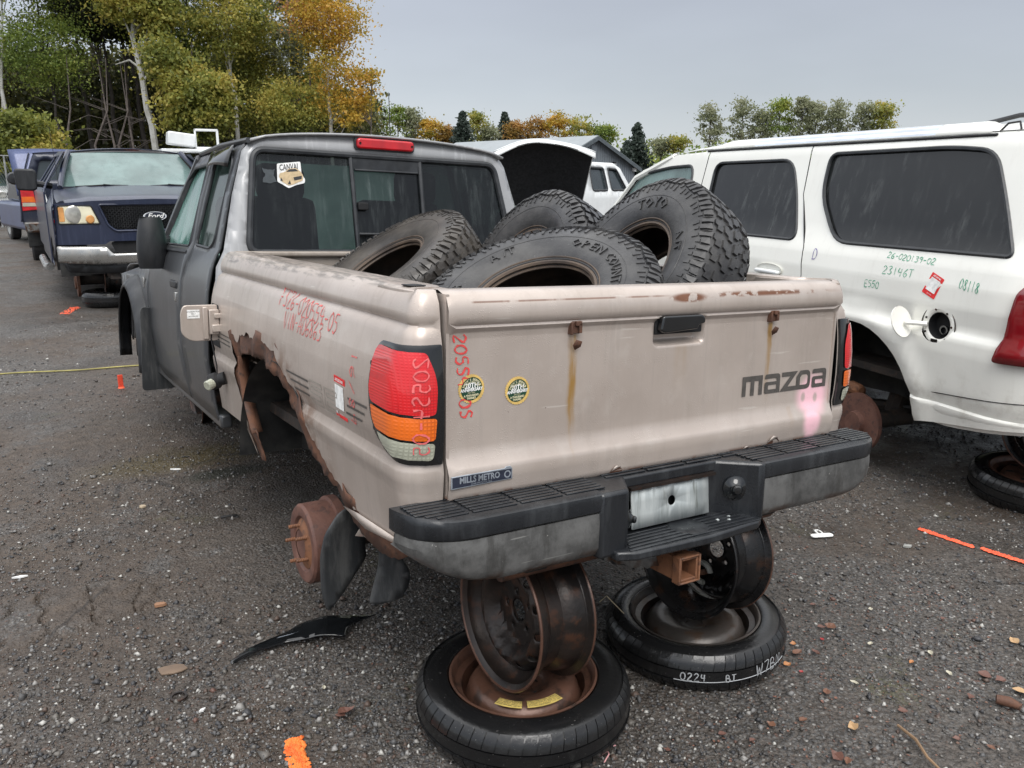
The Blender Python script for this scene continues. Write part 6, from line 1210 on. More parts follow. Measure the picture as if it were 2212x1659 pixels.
for x0 in (-.62, .10): obj('wiper', J(ring([(x0-.05, 1.14, 1.385), (x0+.25, 1.15, 1.402), (x0+.52, 1.17, 1.395)], .010, 6), ring([(x0+.25, 1.14, 1.41), (x0+.62, 1.15, 1.37)], .008, 6)), M_blk, fp)
obj('roof', grid(lin(-.66, .66, 14), lin(1.84, 3.45, 8), lambda x, y: (x, y+.10*(x/.66)**2*max(0, 1-(y-1.84)), 1.80+.05*(1-(x/.66)**2)+.02*math.sin((y-1.84)*1.9))), M_blue, fp, solid=.01)
obj('aerial', ring([(-.84, 1.1, 1.36), (-.86, 1.16, 2.05)], .003, 5), M_blk, fp)
obj('underbody', J(box(-.9, .9, 1.0, 5.2, .50, .56), box(-.5, -.4, .1, 5.2, .40, .52), box(.4, .5, .1, 5.2, .40, .52), ring([(-.8, .86, .33), (.8, .86, .33)], .06, 8)), M_undr, fp)
for s in (-1, 1): obj('brake_disc', X(lathe([(0, .02), (.07, .02), (.075, 0), (.16, 0), (.16, -.03), (0, -.03)], 28), Matrix.Translation((s*.80, .86, .30)) @ Matrix.Rotation(s*PI/2, 4, 'Y')), M_rust, fp)
obj('step_tube', ring([(-1.03, 1.3, .46), (-1.05, 1.6, .44), (-1.05, 3.0, .44)], .045, 10), M_chrome, fp)
fw = flat_wheel('spare_wheel', 'flat black wheel under the front bumper of the dark blue pickup', .34, .17, .20, M_rimblk, (-.44, 8.98, .265), (0, 0), 0)
fr_ = bare_rim('wheel_stand', 'black bare rim on edge under the front bumper of the dark blue pickup', .195, .20, M_rimblk, (-.43, 8.92, .49), (-.995, .06, .02), 1, .2)
tyx = flat_wheel('spare_wheel', 'second flat black wheel under the dark blue pickup, hidden on its far side', .34, .17, .20, M_rimblk, (.5, 8.98, .265), (0, 0), 0)
# ------------------------------------------------------------------ far vehicles
def dirw(px, py, dist):                                    # world spot seen at a photo position, at a horizontal distance
    M3 = cam.rotation_euler.to_matrix(); d = M3 @ Vector(((px-1106)/FPX, -(py-829.5)/FPX, -1)); return CAM+d*(dist/math.hypot(d.x, d.y))
def wheel(par, x, y, z, r, w, mat=None, nm='wheel'):
    o = obj(nm, X(lathe([(r*.62, w/2), (r*.9, w/2), (r, w*.36), (r, -w*.36), (r*.9, -w/2), (r*.62, -w/2)], 28), Matrix.Translation((x, y, z)) @ Matrix.Rotation(PI/2, 4, 'Y')), M_tyre, par)
    obj('rim', X(lathe([(0, w*.3), (r*.2, w*.38), (r*.5, w*.25), (r*.62, w/2), (r*.62, -w/2), (0, -w*.3)], 20), Matrix.Translation((x, y, z)) @ Matrix.Rotation(PI/2 if x < 0 else PI/2, 4, 'Y')), mat or M_chrome, o)
# dark blue sierra-like pickup seen from behind, left of the blue one
p = dirw(50, 500, 16.5)+Vector((1.0, 0, 0)); GT = Matrix.Translation((p.x, p.y, .30)) @ Matrix.Rotation(math.radians(-3), 4, 'Z')
gt = thing('pickup_truck', 'dark blue pickup seen from behind with broken tailgate, left of the one facing the camera', 'pickup truck', mat=GT)
tailp = [(-.98, .55), (-.98, 1.18), (-.93, 1.25), (-.72, 1.25), (-.70, .62), (-.66, .55)]
for s in (-1, 1):
    P = [(s*x*1.0, z) for x, z in tailp]; obj('bedside_end', prism(P, 0, .05, 1), M_dkblue, gt, bevel=.02)
    obj('bedside', cdt([(.0, .60), (.0, 1.25), (2.0, 1.27), (2.0, .60), (1.56, .60)]+[(1.1+.44*math.cos(a), .50+.44*math.sin(a)) for a in lin(.2, PI-.2, 12)], [], lin(.1, 1.9, 8), lin(.65, 1.2, 6), lambda y, z: (s*(.98-.06*max(0, z-1.1)/.15+.02*math.sin(z*5)), y, z)), M_dkblue, gt, solid=.03)
    L_ = obj('tail_light', cdt(rpoly([(-.96, .80), (-.96, 1.18), (-.77, 1.18), (-.73, .82)], .02), [], [-.85], lin(.85, 1.15, 4), lambda x, z: (s*-x*-1 if s < 0 else -x, -.02, z)) if 0 else prism([(s*.965, .78), (s*.955, 1.19), (s*.775, 1.19), (s*.735, .80)], -.025, .0, 1), M_lred2, gt, bevel=.01)
    obj('amber_lens', prism([(s*.955, .93), (s*.950, 1.02), (s*.77, 1.02), (s*.755, .93)], -.031, -.02, 1), M_lamb, L_)
    obj('clear_lens', prism([(s*.955, .86), (s*.950, .92), (s*.76, .92), (s*.75, .86)], -.031, -.02, 1), M_lclr, L_)
    obj('cab_side', cdt([(2.05, .55), (2.05, 1.24), (2.12, 1.80), (3.5, 1.80), (4.0, 1.25), (4.2, .55)], [], lin(2.1, 4, 6), lin(.6, 1.8, 6), lambda y, z: (s*(.97-.33*max(0, z-1.2)), y, z)), M_dkblue, gt, solid=.02)
    wheel(gt, s*.85, 4.3, .1+.25, .36, .24)
obj('tailgate', X(box(-.70, .70, .0, .05, 0, .50), Matrix.Translation((0, .02, .64)) @ Matrix.Rotation(1.25, 4, 'X')), M_dkblue, gt, bevel=.01)
obj('torn_inner_panel', fan([(-.70, 1.24), (-.62, 1.2), (-.56, .9), (-.52, .72), (-.60, .70), (-.66, .95)], lambda x, z: (x, .06+.05*(z-.7), z)), M_white2, gt, solid=.01)
obj('cab_rear', cdt([(-.9, .6), (-.92, 1.24), (-.74, 1.72), (-.70, 1.80), (.70, 1.80), (.74, 1.72), (.92, 1.24), (.9, .6)], [rpoly([(-.72, 1.30), (-.62, 1.66), (.62, 1.66), (.72, 1.30)], .06)], lin(-.8, .8, 8), lin(.7, 1.7, 6), lambda x, z: (x, 2.06+.08*max(0, z-1.24), z)), M_dkblue, gt, solid=.02)
obj('rear_window', grid(lin(-.72, .72, 3), [1.28, 1.68], lambda x, z: (x, 2.09+.08*(z-1.24), z)), M_gl_far, gt)
obj('roof', grid(lin(-.72, .72, 6), lin(2.1, 3.5, 4), lambda x, y: (x, y, 1.80+.04*(1-(x/.72)**2))), M_dkblue, gt, solid=.01)
obj('bumper', prism([(-.95, .42), (-.97, .60), (.97, .60), (.95, .42)], -.13, .0, 1), M_bumper, gt, bevel=.03); obj('red_strip', box(-.70, -.2, -.14, -.12, .58, .63), M_lred2, gt, bevel=.005)
obj('underbody', box(-.85, .85, .1, 4.6, .36, .55), M_undr, gt); wheel(gt, -.80, 1.1, .12, .34, .24); wheel(gt, .80, 1.1, .12, .34, .24)
obj('hanging_liner', prism([(-.95, .12), (-.96, .55), (-.62, .55), (-.66, .15)], .55, .6, 1), M_liner, gt, bevel=.02)
obj('door_mirror', X(lathe([(0, .06), (.10, .05), (.13, -.02), (0, -.06)], 16), Matrix.Translation((-1.12, 3.6, 1.33)) @ Matrix.Rotation(PI/2, 4, 'X')), M_plast, gt)
# royal blue car hood standing open behind it
p = dirw(106, 385, 20.5); bh = thing('car', 'royal blue car with its hood raised, behind the dark blue pickups at the left', 'car', (p.x, p.y, .17), math.radians(8))
obj('raised_hood', X(grid(lin(-.80, .80, 10), lin(0, 1.05, 8), lambda x, y: (x, y, .10*(1-(x/.8)**2)-.10*y*y)), Matrix.Translation((0.25, .5, 1.10)) @ Matrix.Rotation(math.radians(72), 4, 'X')), M_blue2, bh, solid=.02)
obj('body', J(box(-.35, 1.12, .1, 4.4, .30, .93)), M_blue2, bh, bevel=.08); obj('cabin', prism([(1.5, .93), (2.1, 1.42), (3.4, 1.45), (4.0, .95)], -.2, .98, 0), M_gl_far, bh, bevel=.05)
for s in (-.2, 1.0): wheel(bh, s, .8, .33, .33, .22); wheel(bh, s, 3.6, .33, .33, .22)
# white SUV facing the camera at the far left
p = dirw(50, 430, 31); ws = thing('sport_utility_vehicle', 'small white SUV with chrome grille guard facing the camera at the far left edge', 'SUV', (p.x, p.y, .25), math.radians(-3))
obj('body', J(prism([(.05, .55), (0, .80), (.05, 1.02), (1.05, 1.12), (4.2, 1.15), (4.4, .55)], -.88, .88, 0)), M_white2, ws, bevel=.06)
obj('cabin', prism([(1.05, 1.12), (1.75, 1.68), (3.9, 1.70), (4.25, 1.14)], -.72, .72, 0), M_white2, ws, bevel=.06)
obj('windshield', grid([-.66, .66], [0, 1], lambda x, v: (x*(1-.1*v), 1.08+.56*v, 1.16+.46*v)), M_gl_fog, ws); obj('grille', box(-.42, .42, -.03, .04, .78, 1.0), M_gl_far, ws, bevel=.02)
for s in (-1, 1): obj('headlight', box(*sorted((s*.45, s*.82)), -.04, .04, .80, .98), M_headc, ws, bevel=.02); wheel(ws, s*.78, .8, .18, .35, .24); obj('door_mirror', box(*sorted((s*.9, s*1.08)), 1.25, 1.35, 1.12, 1.28), M_blk, ws, bevel=.02)
obj('bumper', box(-.88, .88, -.14, .02, .50, .68), M_chrome, ws, bevel=.04); obj('lower_bumper', box(-.84, .84, -.10, .05, .30, .49), M_blk, ws, bevel=.04); obj('licence_plate', box(-.15, .15, -.16, -.145, .52, .64), M_stw, ws)
# white utility truck whose cab and rack show above the roofs
p = dirw(405, 320, 20); ut = thing('utility_truck', 'white utility truck with open upturned body lid, behind the dark blue pickup', 'truck', (p.x, p.y, .15), math.radians(-4))
obj('body', box(-.7, 1.6, .0, 4.5, .6, 1.72), M_white2, ut, bevel=.10); obj('dome_roof', X(lathe([(0, .30), (.5, .26), (.9, .10), (1.0, 0)], 24), Matrix.Translation((.75, 1.0, 1.68)) @ Matrix.Diagonal((.95, 1.6, .9, 1))), M_white2, ut)
obj('tilted_cab_lid', J(X(box(-.36, .22, -.04, .4, 0, .28), Matrix.Translation((.0, .4, 2.18)) @ Matrix.Rotation(.12, 4, 'Y'))), M_white2, ut, bevel=.03)
fr4 = lambda x0, x1, z0, z1: J(box(x0, x1, .4, .46, z0, z0+.05), box(x0, x1, .4, .46, z1-.05, z1), box(x0, x0+.04, .4, .46, z0, z1), box(x1-.05, x1, .4, .46, z0, z1))
obj('window_frame', X(fr4(.22, .74, 2.12, 2.56), Matrix.Identity(4)), M_white2, ut, bevel=.01)
obj('platform', box(-.5, .74, .3, 1.2, 2.06, 2.12), M_white2, ut, bevel=.01); obj('support_leg', J(box(-.16, -.10, .5, .56, 1.8, 2.06), box(.42, .48, .5, .56, 1.8, 2.06), box(-.25, -.0, .45, .6, 1.93, 1.97), box(.33, .58, .45, .6, 1.93, 1.97)), M_white2, ut)
for s in (-.5, 1.4): wheel(ut, s, .9, .4, .4, .26); wheel(ut, s, 3.8, .4, .4, .26)
# silver pickup with raised hood behind the cab
p = dirw(1172, 420, 14.2); hc = thing('car', 'silver car with its big vented hood standing open, behind the rear window corner', 'car', (p.x, p.y, .12), math.radians(-34))
def rh(x, y): return (x*(.82+.18*y), -y-.10*y*y*(1-(x/.8)**2), .12*math.cos(x*1.9)-.06*(y/1.1)**2-.10*max(0, (y-.86)/.24)**2*(1-.75*math.exp(-((x+.28)/.35)**2)))
HM = Matrix.Translation((0.02, .15, 1.02)) @ Matrix.Rotation(math.radians(-58), 4, 'X')
obj('raised_hood_underside', X(grid(lin(-.78, .78, 22), lin(0, 1.10, 14), rh), HM), simple('black_hood_liner', (.012, .012, .013), .9, 0, .4, 12, bump=.4, bs=50), hc)
obj('raised_hood_skin', X(grid(lin(-.80, .80, 22), lin(0, 1.13, 14), lambda x, y: tuple(Vector(rh(x, y))+Vector((0, -.012, .035)))), HM), M_white2, hc, solid=.01)
NM = lambda x, v: tuple(HM @ Vector(rh(x, 1.08))+Vector((0, -.02-.15*math.sin(v*1.5)*(1-.25*abs(x)), .02+.10*v-.12*v*v-.10*abs(x)**2*v)))
obj('hood_nose', grid(lin(-.80, .80, 22), lin(0, 1, 6), NM), M_white2, hc, solid=.015)
for x0 in (-.55, .05):
    for k in range(3): obj('nose_slot', grid(lin(x0+.06*k, x0+.48, 6), [.30+.22*k, .40+.22*k], lambda x, v: tuple(Vector(NM(x, v))+Vector((0, -.034, -.016)))), M_blk, hc)
for i in range(3):
    for s in (-1, 1): obj('hood_vent', X(grid(lin(0, 1, 6), [0, 1], lambda u, v, i=i, s=s: tuple(Vector(rh(s*(.22+.35*u), .70+.11*i+.05*v+.06*u))+Vector((0, -.012, .050)))), HM), M_blk, hc)
obj('hood_prop', ring([(-.68, .2, 1.0), (-.66, .55, 1.55)], .012, 6), M_plast, hc)
obj('windshield', grid(lin(-.66, .66, 12), lin(0, 1, 6), lambda x, v: (x, .25+.55*v+.15*(x/.66)**2, .98+.36*v+.06*(1-(x/.66)**2)*v)), M_gl_fog, hc); obj('dash_cowl', box(-.72, .72, -.9, .30, .55, .98), M_blk, hc, bevel=.05)
obj('wiper', ring([(-.35, .20, 1.03), (.0, .22, 1.06), (.3, .22, 1.03)], .012, 6), M_blk, hc)
obj('roof', grid(lin(-.60, .60, 8), lin(.80, 2.2, 6), lambda x, y: (x, y, 1.36+.05*(1-(x/.6)**2))), M_white2, hc, solid=.02)
obj('body', J(box(-.85, .85, .3, 3.0, .40, .97), box(-.85, -.74, -1.2, .3, .45, .93), box(.74, .85, -1.2, .3, .45, .93)), M_white2, hc, bevel=.05); obj('cabin', prism([(.75, .97), (1.0, 1.34), (2.0, 1.34), (2.6, .97)], -.64, .64, 0), M_gl_far, hc, bevel=.04)
for s in (-.80, .80): wheel(hc, s, -.6, .32, .33, .22); wheel(hc, s, 2.3, .32, .33, .22)
# white SUV with amber beacon between them
p = dirw(1272, 430, 18); av = thing('sport_utility_vehicle', 'white SUV with black window visors and amber roof lamp, behind the raised hood', 'SUV', (p.x+.1, p.y, .16), math.radians(-66))
pr_ = [(-1.2, .5), (-1.25, 1.08), (.0, 1.20), (.10, 1.25), (.42, 1.66), (.70, 1.76), (2.8, 1.78), (3.1, 1.2), (3.1, .5)]
wA = rpoly([(.32, 1.24), (.60, 1.64), (.98, 1.66), (.98, 1.24)], .05); wB = rpoly([(1.15, 1.24), (1.15, 1.66), (1.72, 1.67), (1.76, 1.24)], .05)
for s in (-1, 1):
    obj('side', cdt(pr_, [wA, wB], lin(-1.1, 3, 16), lin(.6, 1.7, 9), lambda y, z: (s*(.95-.28*max(0, z-1.2)), -y, z)), M_white2, av, solid=.02)
    for W_ in (wA, wB): k = obj('side_window', cdt(W_, [], [.6, 1.4], [1.4], lambda y, z: (s*(.935-.28*max(0, z-1.2)), -y, z)), M_gl_far, av); L = [(s*(.965-.28*max(0, z-1.2)), -y, z) for y, z in W_]; obj('window_visor', ring(L+[L[0]], .022, 6, False), M_seal, k)
obj('roof', grid(lin(-.80, .80, 6), lin(-2.8, -.5, 4), lambda x, y: (x, y, 1.75+.05*(1-(x/.8)**2))), M_white2, av, solid=.02); obj('amber_lamp', X(lathe([(0, .07), (.05, .05), (.06, 0)], 14), Matrix.Translation((-.55, -1.75, 1.80))), M_lamb, av)
obj('underbody', box(-.9, .9, -3, 1.2, .4, .6), M_blk, av)
for s in (-.85, .85): wheel(av, s, .7, .34, .36, .24); wheel(av, s, -2.4, .34, .36, .24)
# ------------------------------------------------------------------ building
P1 = dirw(1284, 296, 60); P2 = dirw(985, 309, 71); P2.z = P1.z; u = (P2-P1); LB = u.length; u = Vector((u.x, u.y, 0)).normalized(); nrm = Vector((-u.y, u.x, 0))
if nrm.dot(Vector((math.cos(YAW), -math.sin(YAW), 0))) < 0: nrm = -nrm
bl = thing('shed_building', 'long grey metal shed with pale gable roof behind the raised hood', 'building', mat=Matrix(((u.x, nrm.x, 0, P1.x), (u.y, nrm.y, 0, P1.y), (0, 0, 1, 0), (0, 0, 0, 1))))
zp = P1.z; hwid = 4.6; ze = zp-2.0
M_sid = simple('grey_metal_siding', (.155, .175, .195), .5, .1, .1, 1.2); M_roof = simple('pale_metal_roof', (.25, .275, .285), .4, .1, .06, 1); M_trim = simple('dark_trim', (.075, .09, .10), .5)
obj('gable_wall', prism([(-hwid, 0), (-hwid, ze), (0, zp-.05), (hwid, ze), (hwid, 0)], 0, .1, 0), M_sid, bl); obj('long_wall', J(box(0, LB, -hwid, -hwid+.1, 0, ze), box(0, LB, hwid-.1, hwid, 0, ze)), M_sid, bl)
obj('wall_rib', J(*[box(-.03, .0, -hwid+.25*i, -hwid+.25*i+.04, 0, ze+(hwid-abs(-hwid+.25*i))*(zp-ze)/hwid-.1) for i in range(1, int(hwid*8))]), M_sid, bl)['kind'] = 'stuff'
sl_ = (zp-ze)/hwid
for s in (-1, 1):
    obj('roof_slope', prism([(0, zp), (s*(hwid+.35), zp-sl_*(hwid+.35)), (s*(hwid+.35), zp-sl_*(hwid+.35)+.10), (0, zp+.10)], -.35, LB, 0), M_roof, bl, fixn=True)
    obj('rake_board', prism([(0, zp-.22), (s*(hwid+.36), zp-sl_*(hwid+.36)-.22), (s*(hwid+.36), zp-sl_*(hwid+.36)+.05), (0, zp+.05)], -.42, -.35, 0), M_trim, bl, fixn=True)
obj('gable_vent', box(-.06, .0, -.35, .25, zp-1.15, zp-.55), M_sid, bl); obj('wall_lamp', box(-.25, .0, 1.9, 2.1, ze+.1, ze+.35), M_blk, bl); obj('wall_lamp', box(-.25, .0, 4.3, 4.5, ze-.3, ze-.05), M_stw, bl)
w_ = obj('window', box(-.08, .0, -.6, .15, 1.8, 2.7), M_white2, bl); obj('pane', box(-.1, -.08, -.5, .05, 1.9, 2.6), M_gl_far, w_)
# ------------------------------------------------------------------ trees
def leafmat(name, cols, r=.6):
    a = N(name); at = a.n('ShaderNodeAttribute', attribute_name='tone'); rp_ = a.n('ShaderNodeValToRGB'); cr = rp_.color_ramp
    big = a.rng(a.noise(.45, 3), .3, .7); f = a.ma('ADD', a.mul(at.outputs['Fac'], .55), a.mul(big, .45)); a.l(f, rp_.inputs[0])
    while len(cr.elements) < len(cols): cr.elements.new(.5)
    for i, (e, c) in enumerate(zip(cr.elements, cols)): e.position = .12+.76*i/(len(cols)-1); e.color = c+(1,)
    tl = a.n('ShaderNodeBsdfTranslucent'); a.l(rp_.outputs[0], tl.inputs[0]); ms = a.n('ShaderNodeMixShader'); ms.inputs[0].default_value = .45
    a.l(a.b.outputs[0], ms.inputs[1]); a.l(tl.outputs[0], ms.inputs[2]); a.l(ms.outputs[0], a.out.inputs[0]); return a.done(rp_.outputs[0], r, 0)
LG = {'yg': leafmat('yellow_green_leaves', [(.10, .125, .03), (.21, .235, .05), (.36, .34, .07), (.52, .41, .10)]), 'gr': leafmat('green_leaves', [(.07, .11, .022), (.14, .20, .04), (.23, .29, .055), (.34, .35, .07)]),
 'or': leafmat('golden_leaves', [(.20, .19, .03), (.38, .29, .04), (.56, .35, .05), (.62, .36, .08)]), 'sal': leafmat('salmon_leaves', [(.34, .18, .06), (.50, .25, .12), (.62, .36, .22)]),
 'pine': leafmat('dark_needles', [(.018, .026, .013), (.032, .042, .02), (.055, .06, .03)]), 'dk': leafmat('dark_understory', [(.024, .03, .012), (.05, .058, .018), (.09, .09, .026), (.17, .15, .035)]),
 'gy': leafmat('grey_green_leaves', [(.13, .15, .08), (.23, .25, .14), (.34, .34, .22)]), 'rb': leafmat('rust_brown_leaves', [(.15, .11, .03), (.30, .18, .04), (.46, .24, .07)]), 'spr': leafmat('spruce_needles', [(.03, .045, .035), (.05, .07, .055), (.075, .10, .08)])}
def birchm():
    a = N('birch_bark'); n = a.noise(6, 4, a.map((1, 1, 5)), .7); c = a.mix(a.rng(n, .60, .66), (.50, .50, .47), (.05, .05, .05)); return a.done(a.mix(a.rng(a.noise(2, 2), .4, .7), c, (.36, .35, .31)), .7)
M_birch = birchm(); M_bark = simple('grey_brown_bark', (.10, .085, .075), .9, 0, .35, 6); M_barkd = simple('dark_bark', (.035, .03, .026), .9, 0, .3, 6)
NG = np.random.default_rng(21)
def leaves(name, pts, size, mat, par, flat=.0, kind='stuff'):
    pts = np.asarray(pts); n = len(pts); a = NG.normal(size=(n, 3)); a /= np.linalg.norm(a, axis=1)[:, None]; b = NG.normal(size=(n, 3)); b -= (a*b).sum(1)[:, None]*a; b /= np.linalg.norm(b, axis=1)[:, None]
    s = size*NG.uniform(.6, 1.3, (n, 1)); c = .6*s
    V = np.stack([pts-a*s, pts-b*c, pts+a*s, pts+b*c], 1).reshape(-1, 3)
    me = bpy.data.meshes.new(name); me.vertices.add(4*n); me.vertices.foreach_set('co', V.ravel().astype(np.float32)); me.loops.add(4*n); me.loops.foreach_set('vertex_index', np.arange(4*n, dtype=np.int32))
    me.polygons.add(n); me.polygons.foreach_set('loop_start', np.arange(0, 4*n, 4, dtype=np.int32)); me.polygons.foreach_set('loop_total', np.full(n, 4, np.int32)); me.update(calc_edges=True)
    return me
def tone(me, t): at = me.attributes.new('tone', 'FLOAT', 'POINT'); at.data.foreach_set('value', np.repeat(t, 4).astype(np.float32))
def crown(blobs, ntip, nleaf, rad, g):
    """blobs: (x, y, z, rx, ry, rz, weight); returns leaf points, tones and tips"""
    w = np.array([b[6] for b in blobs], float); w /= w.sum(); P, T, tips = [], [], []
    for k in range(ntip):
        b = blobs[g.choice(len(blobs), p=w)]; d = g.normal(size=3); d /= np.linalg.norm(d); r = g.uniform(.25, 1)**.5
        tip = np.array(b[:3])+d*r*np.array(b[3:6]); tips.append(tip); m = max(6, int(nleaf*g.uniform(.5, 1.5))); rr = rad*g.uniform(.6, 1.4)
        q = g.normal(size=(m, 3))*np.array([rr, rr, rr*.45])*(.45+.5*g.uniform(0, 1, (m, 1))**2)+tip; P.append(q); T.append(np.clip(g.uniform(.15, .85)+g.normal(size=m)*.16, 0, 1))
    return np.concatenate(P), np.concatenate(T), tips
def tree(name, label, px, dist, trunk, blobs, lm, bark, ntip=90, nleaf=60, rad=.52, size=.052, tr=.09, seed=1, grp='trees at the edge of the yard', limbs=16, base_z=.1):
    """trunk: list of (dx, z); blobs relative to the base"""
    g = np.random.default_rng(seed); p = dirw(px, 380, dist); t = thing(name, label, 'tree', (p.x, p.y, base_z), -YAW, grp)
    pts = [(x, 0, z) for x, z in trunk]; L = len(pts); sm = []
    for i in range(L-1):
        for k in range(4): 
            f = k/4; sm.append(tuple(pts[i][j]+(pts[i+1][j]-pts[i][j])*f+(.05*g.normal() if k and j < 2 else 0) for j in range(3)))
    sm.append(pts[-1]); rad_ = [tr*(1-.85*i/len(sm)) for i in range(len(sm))]
    obj('trunk', ring(sm, rad_, 8), bark, t)
    P, T, tips = crown(blobs, int(ntip*1.7), int(nleaf*1.6), rad, g)
    br = []
    for k in range(limbs):
        e = tips[int(g.integers(len(tips)))]; zt = max(trunk[-1][1]*.25, min(e[2]-g.uniform(.3, 1.5), trunk[-1][1]*.97)); i = min(range(len(sm)), key=lambda q: abs(sm[q][2]-zt)); s0 = Vector(sm[i]); e = Vector(e)
        m_ = (s0+e)/2+Vector((g.normal()*.15, g.normal()*.15, .25)); br.append(ring([s0, (s0+m_)/2+Vector((0, 0, .08)), m_, e], [tr*.32, tr*.26, tr*.18, tr*.07], 5))
    if br: obj('limb', J(*br), bark, t)['kind'] = 'stuff'
    me = leaves('crown', P, size, LG[lm], t); tone(me, T); me.materials.append(LG[lm]); o = bpy.data.objects.new('crown', me); C.objects.link(o); o.parent = t
    return t
F_ = FPX
def B(px0, px1, y0, y1, cx, d, dep=1.2, w=1): # blob from photo extents to metres, relative to trunk base at px cx
    xm = ((px0+px1)/2-cx)/F_*d*1.06; rx = abs(px1-px0)/2/F_*d*1.06; z0 = 1.5+(394-y0)/F_*d*1.08; z1 = 1.5+(394-y1)/F_*d*1.08
    return (xm, 0, (z0+z1)/2, rx, max(rx*.8, dep), abs(z0-z1)/2, w)
def zy(y, d): return 1.5+(394-y)/F_*d*1.08
d = 38
tree('birch_tree', 'twin-stemmed white birch at the far left with yellow green leaves', 36, d, [(0, 0), (-.1, zy(250, d)), (.35, zy(120, d)), (.6, zy(0, d))], [B(-60, 60, -60, 90, 36, d, 1.4, 3), B(30, 150, 0, 100, 36, d, 1.2, 2), B(-60, 20, 90, 260, 36, d, 1, 1.6)], 'yg', M_birch, 150, 60, .72, .050, .073, 1)
t_ = tree('birch_tree', 'second stem of white birch leaning left at the far left edge', 30, d+.3, [(-.05, 0), (-.15, zy(200, d)), (-.30, zy(110, d)), (-.7, zy(30, d))], [B(-40, 20, -20, 90, 30, d, .8, 1)], 'yg', M_birch, 30, 50, .6, .056, .0651, 2)
tree('maple_tree', 'bright green yellow maple beside the twin birch', 135, d-.5, [(0, 0), (.2, 3), (-.1, 6), (0, zy(20, d))], [B(80, 190, -30, 120, 135, d, 1.4, 4), B(70, 185, 120, 250, 135, d, 1.2, 2.6)], 'gr', M_barkd, 170, 65, .72, .050, .072, 3)
for i, (x, lean, top) in enumerate(((205, .3, -10), (238, -.4, 15), (262, .2, -15), (292, -.3, 5), (318, .5, -30))):
    tree('pine_tree', ['tall dark pine just right of the green maple', 'dark pine with crooked bare lower branches', 'tallest dark pine in the middle of the pines', 'dark pine left of the white leaning birch', 'dark pine directly behind the leaning birch crown'][i], x, d+2+i % 2, [(lean, 0), (0, 3.5), (-lean*.3, 6), (0, zy(top, d))], [B(x-34, x+34, top, 70, x, d, .8, 2), B(x-40, x+40, 70, 150, x, d, .9, 1.6)], 'pine', M_bark if i % 2 else M_barkd, 60, 60, .42, .08, .13, 10+i, limbs=26)
for i, (x, a_, b_, mt) in enumerate(((232, -.3, .5, 1), (255, .4, -.3, 0), (285, -.4, .2, 1), (300, .2, -.3, 0), (160, .1, .3, 0))):
    p = dirw(x, 380, d-1.2); t = thing('bare_tree', ['crooked bare grey trunk leaning right among the pines', 'curving bare grey sapling among the pines', 'bare pinkish trunk with an S bend', 'thin bare trunk left of the leaning birch', 'thin straight bare trunk under the green maple'][i], 'tree', (p.x, p.y, .1), -YAW, 'trees at the edge of the yard')
    obj('trunk', ring([(a_*.9*.8, 0, 0), (a_*.2, 0, 1.6), (a_*.5-.2, 0, 2.8), (b_*.6, 0, 4.1), (b_*.9, 0, 6)], [.06, .055, .045, .03, .012], 7), simple('pale_dead_bark', (.12, .10, .09), .9), t)
    obj('branch', J(*[ring([(b_*.3, 0, 2.6+.5*k), (b_*.3+(-1)**k*.7, .1, 3.0+.45*k), (b_*.3+(-1)**k*1.5, .1, 3.0+.55*k-.2*(k % 3))], [.014, .010, .005], 5) for k in range(4)]), simple('dead_branch', (.10, .085, .075), .9), t)['kind'] = 'stuff'
tree('birch_tree', 'white birch leaning left with bare forked branches, left of the cab roof', 342, d-2, [(.10, 0), (-.05, zy(300, 36)), (-.30, zy(200, 36)), (-.42, zy(110, 36)), (-.45, zy(0, 36)), (-.3, zy(-60, 36))], [B(285, 400, -60, 90, 342, 36, 1.2, 3), B(270, 345, 60, 140, 342, 36, 1, 1), B(330, 400, 60, 150, 342, 36, 1, 1)], 'yg', M_birch, 130, 55, .48, .08, .15, 20)
bf = NR['birch_tree.002'] if 'birch_tree.002' in NR else t_
obj('fork', J(ring([(-.31, 0, zy(205, 36)), (-.65, .0, zy(193, 36)), (-1.2, 0, zy(200, 36))], [.05, .04, .012], 6), ring([(-.28, 0, zy(235, 36)), (.05, 0, zy(210, 36)), (.3, 0, zy(205, 36))], [.045, .035, .01], 6)), M_birch, bf)
tree('maple_tree', 'tall green maple with yellowing lower leaves right of the leaning birch', 430, d, [(0, 0), (.1, 3), (0, 6), (0, zy(0, d))], [B(365, 510, -60, 90, 430, d, 1.4, 4), B(350, 470, 90, 190, 430, d, 1.3, 2)], 'gr', M_barkd, 190, 62, .72, .050, .073, 21)
tree('maple_tree', 'low yellow green maple filling the gap above the blue pickup roof', 440, d-3, [(0, 0), (.1, 2), (0, 4), (0, zy(160, 35))], [B(385, 500, 190, 330, 440, 35, 1.4, 3), B(370, 420, 150, 230, 440, 35, 1.2, 1)], 'yg', M_barkd, 110, 62, .45, .08, .10, 22)
tree('birch_tree', 'slender pale birch with a yellow green crown left of the cab roof centre', 521, d-1, [(0, 0), (0, zy(260, 37)), (-.12, zy(220, 37)), (-.1, zy(140, 37)), (0, zy(60, 37))], [B(455, 600, 70, 190, 521, 37, 1.3, 3), B(500, 560, 30, 100, 521, 37, 1, .7)], 'yg', M_birch, 85, 50, .6, .06, .10, 23)
tree('maple_tree', 'dense olive maple behind the slender birch', 560, d+1, [(0, 0), (0, 3), (.1, 5), (0, zy(120, d))], [B(470, 650, 170, 310, 560, d, 1.6, 4), B(500, 600, 110, 190, 560, d, 1.2, 1.2)], 'yg', M_barkd, 170, 62, .72, .050, .071, 24)
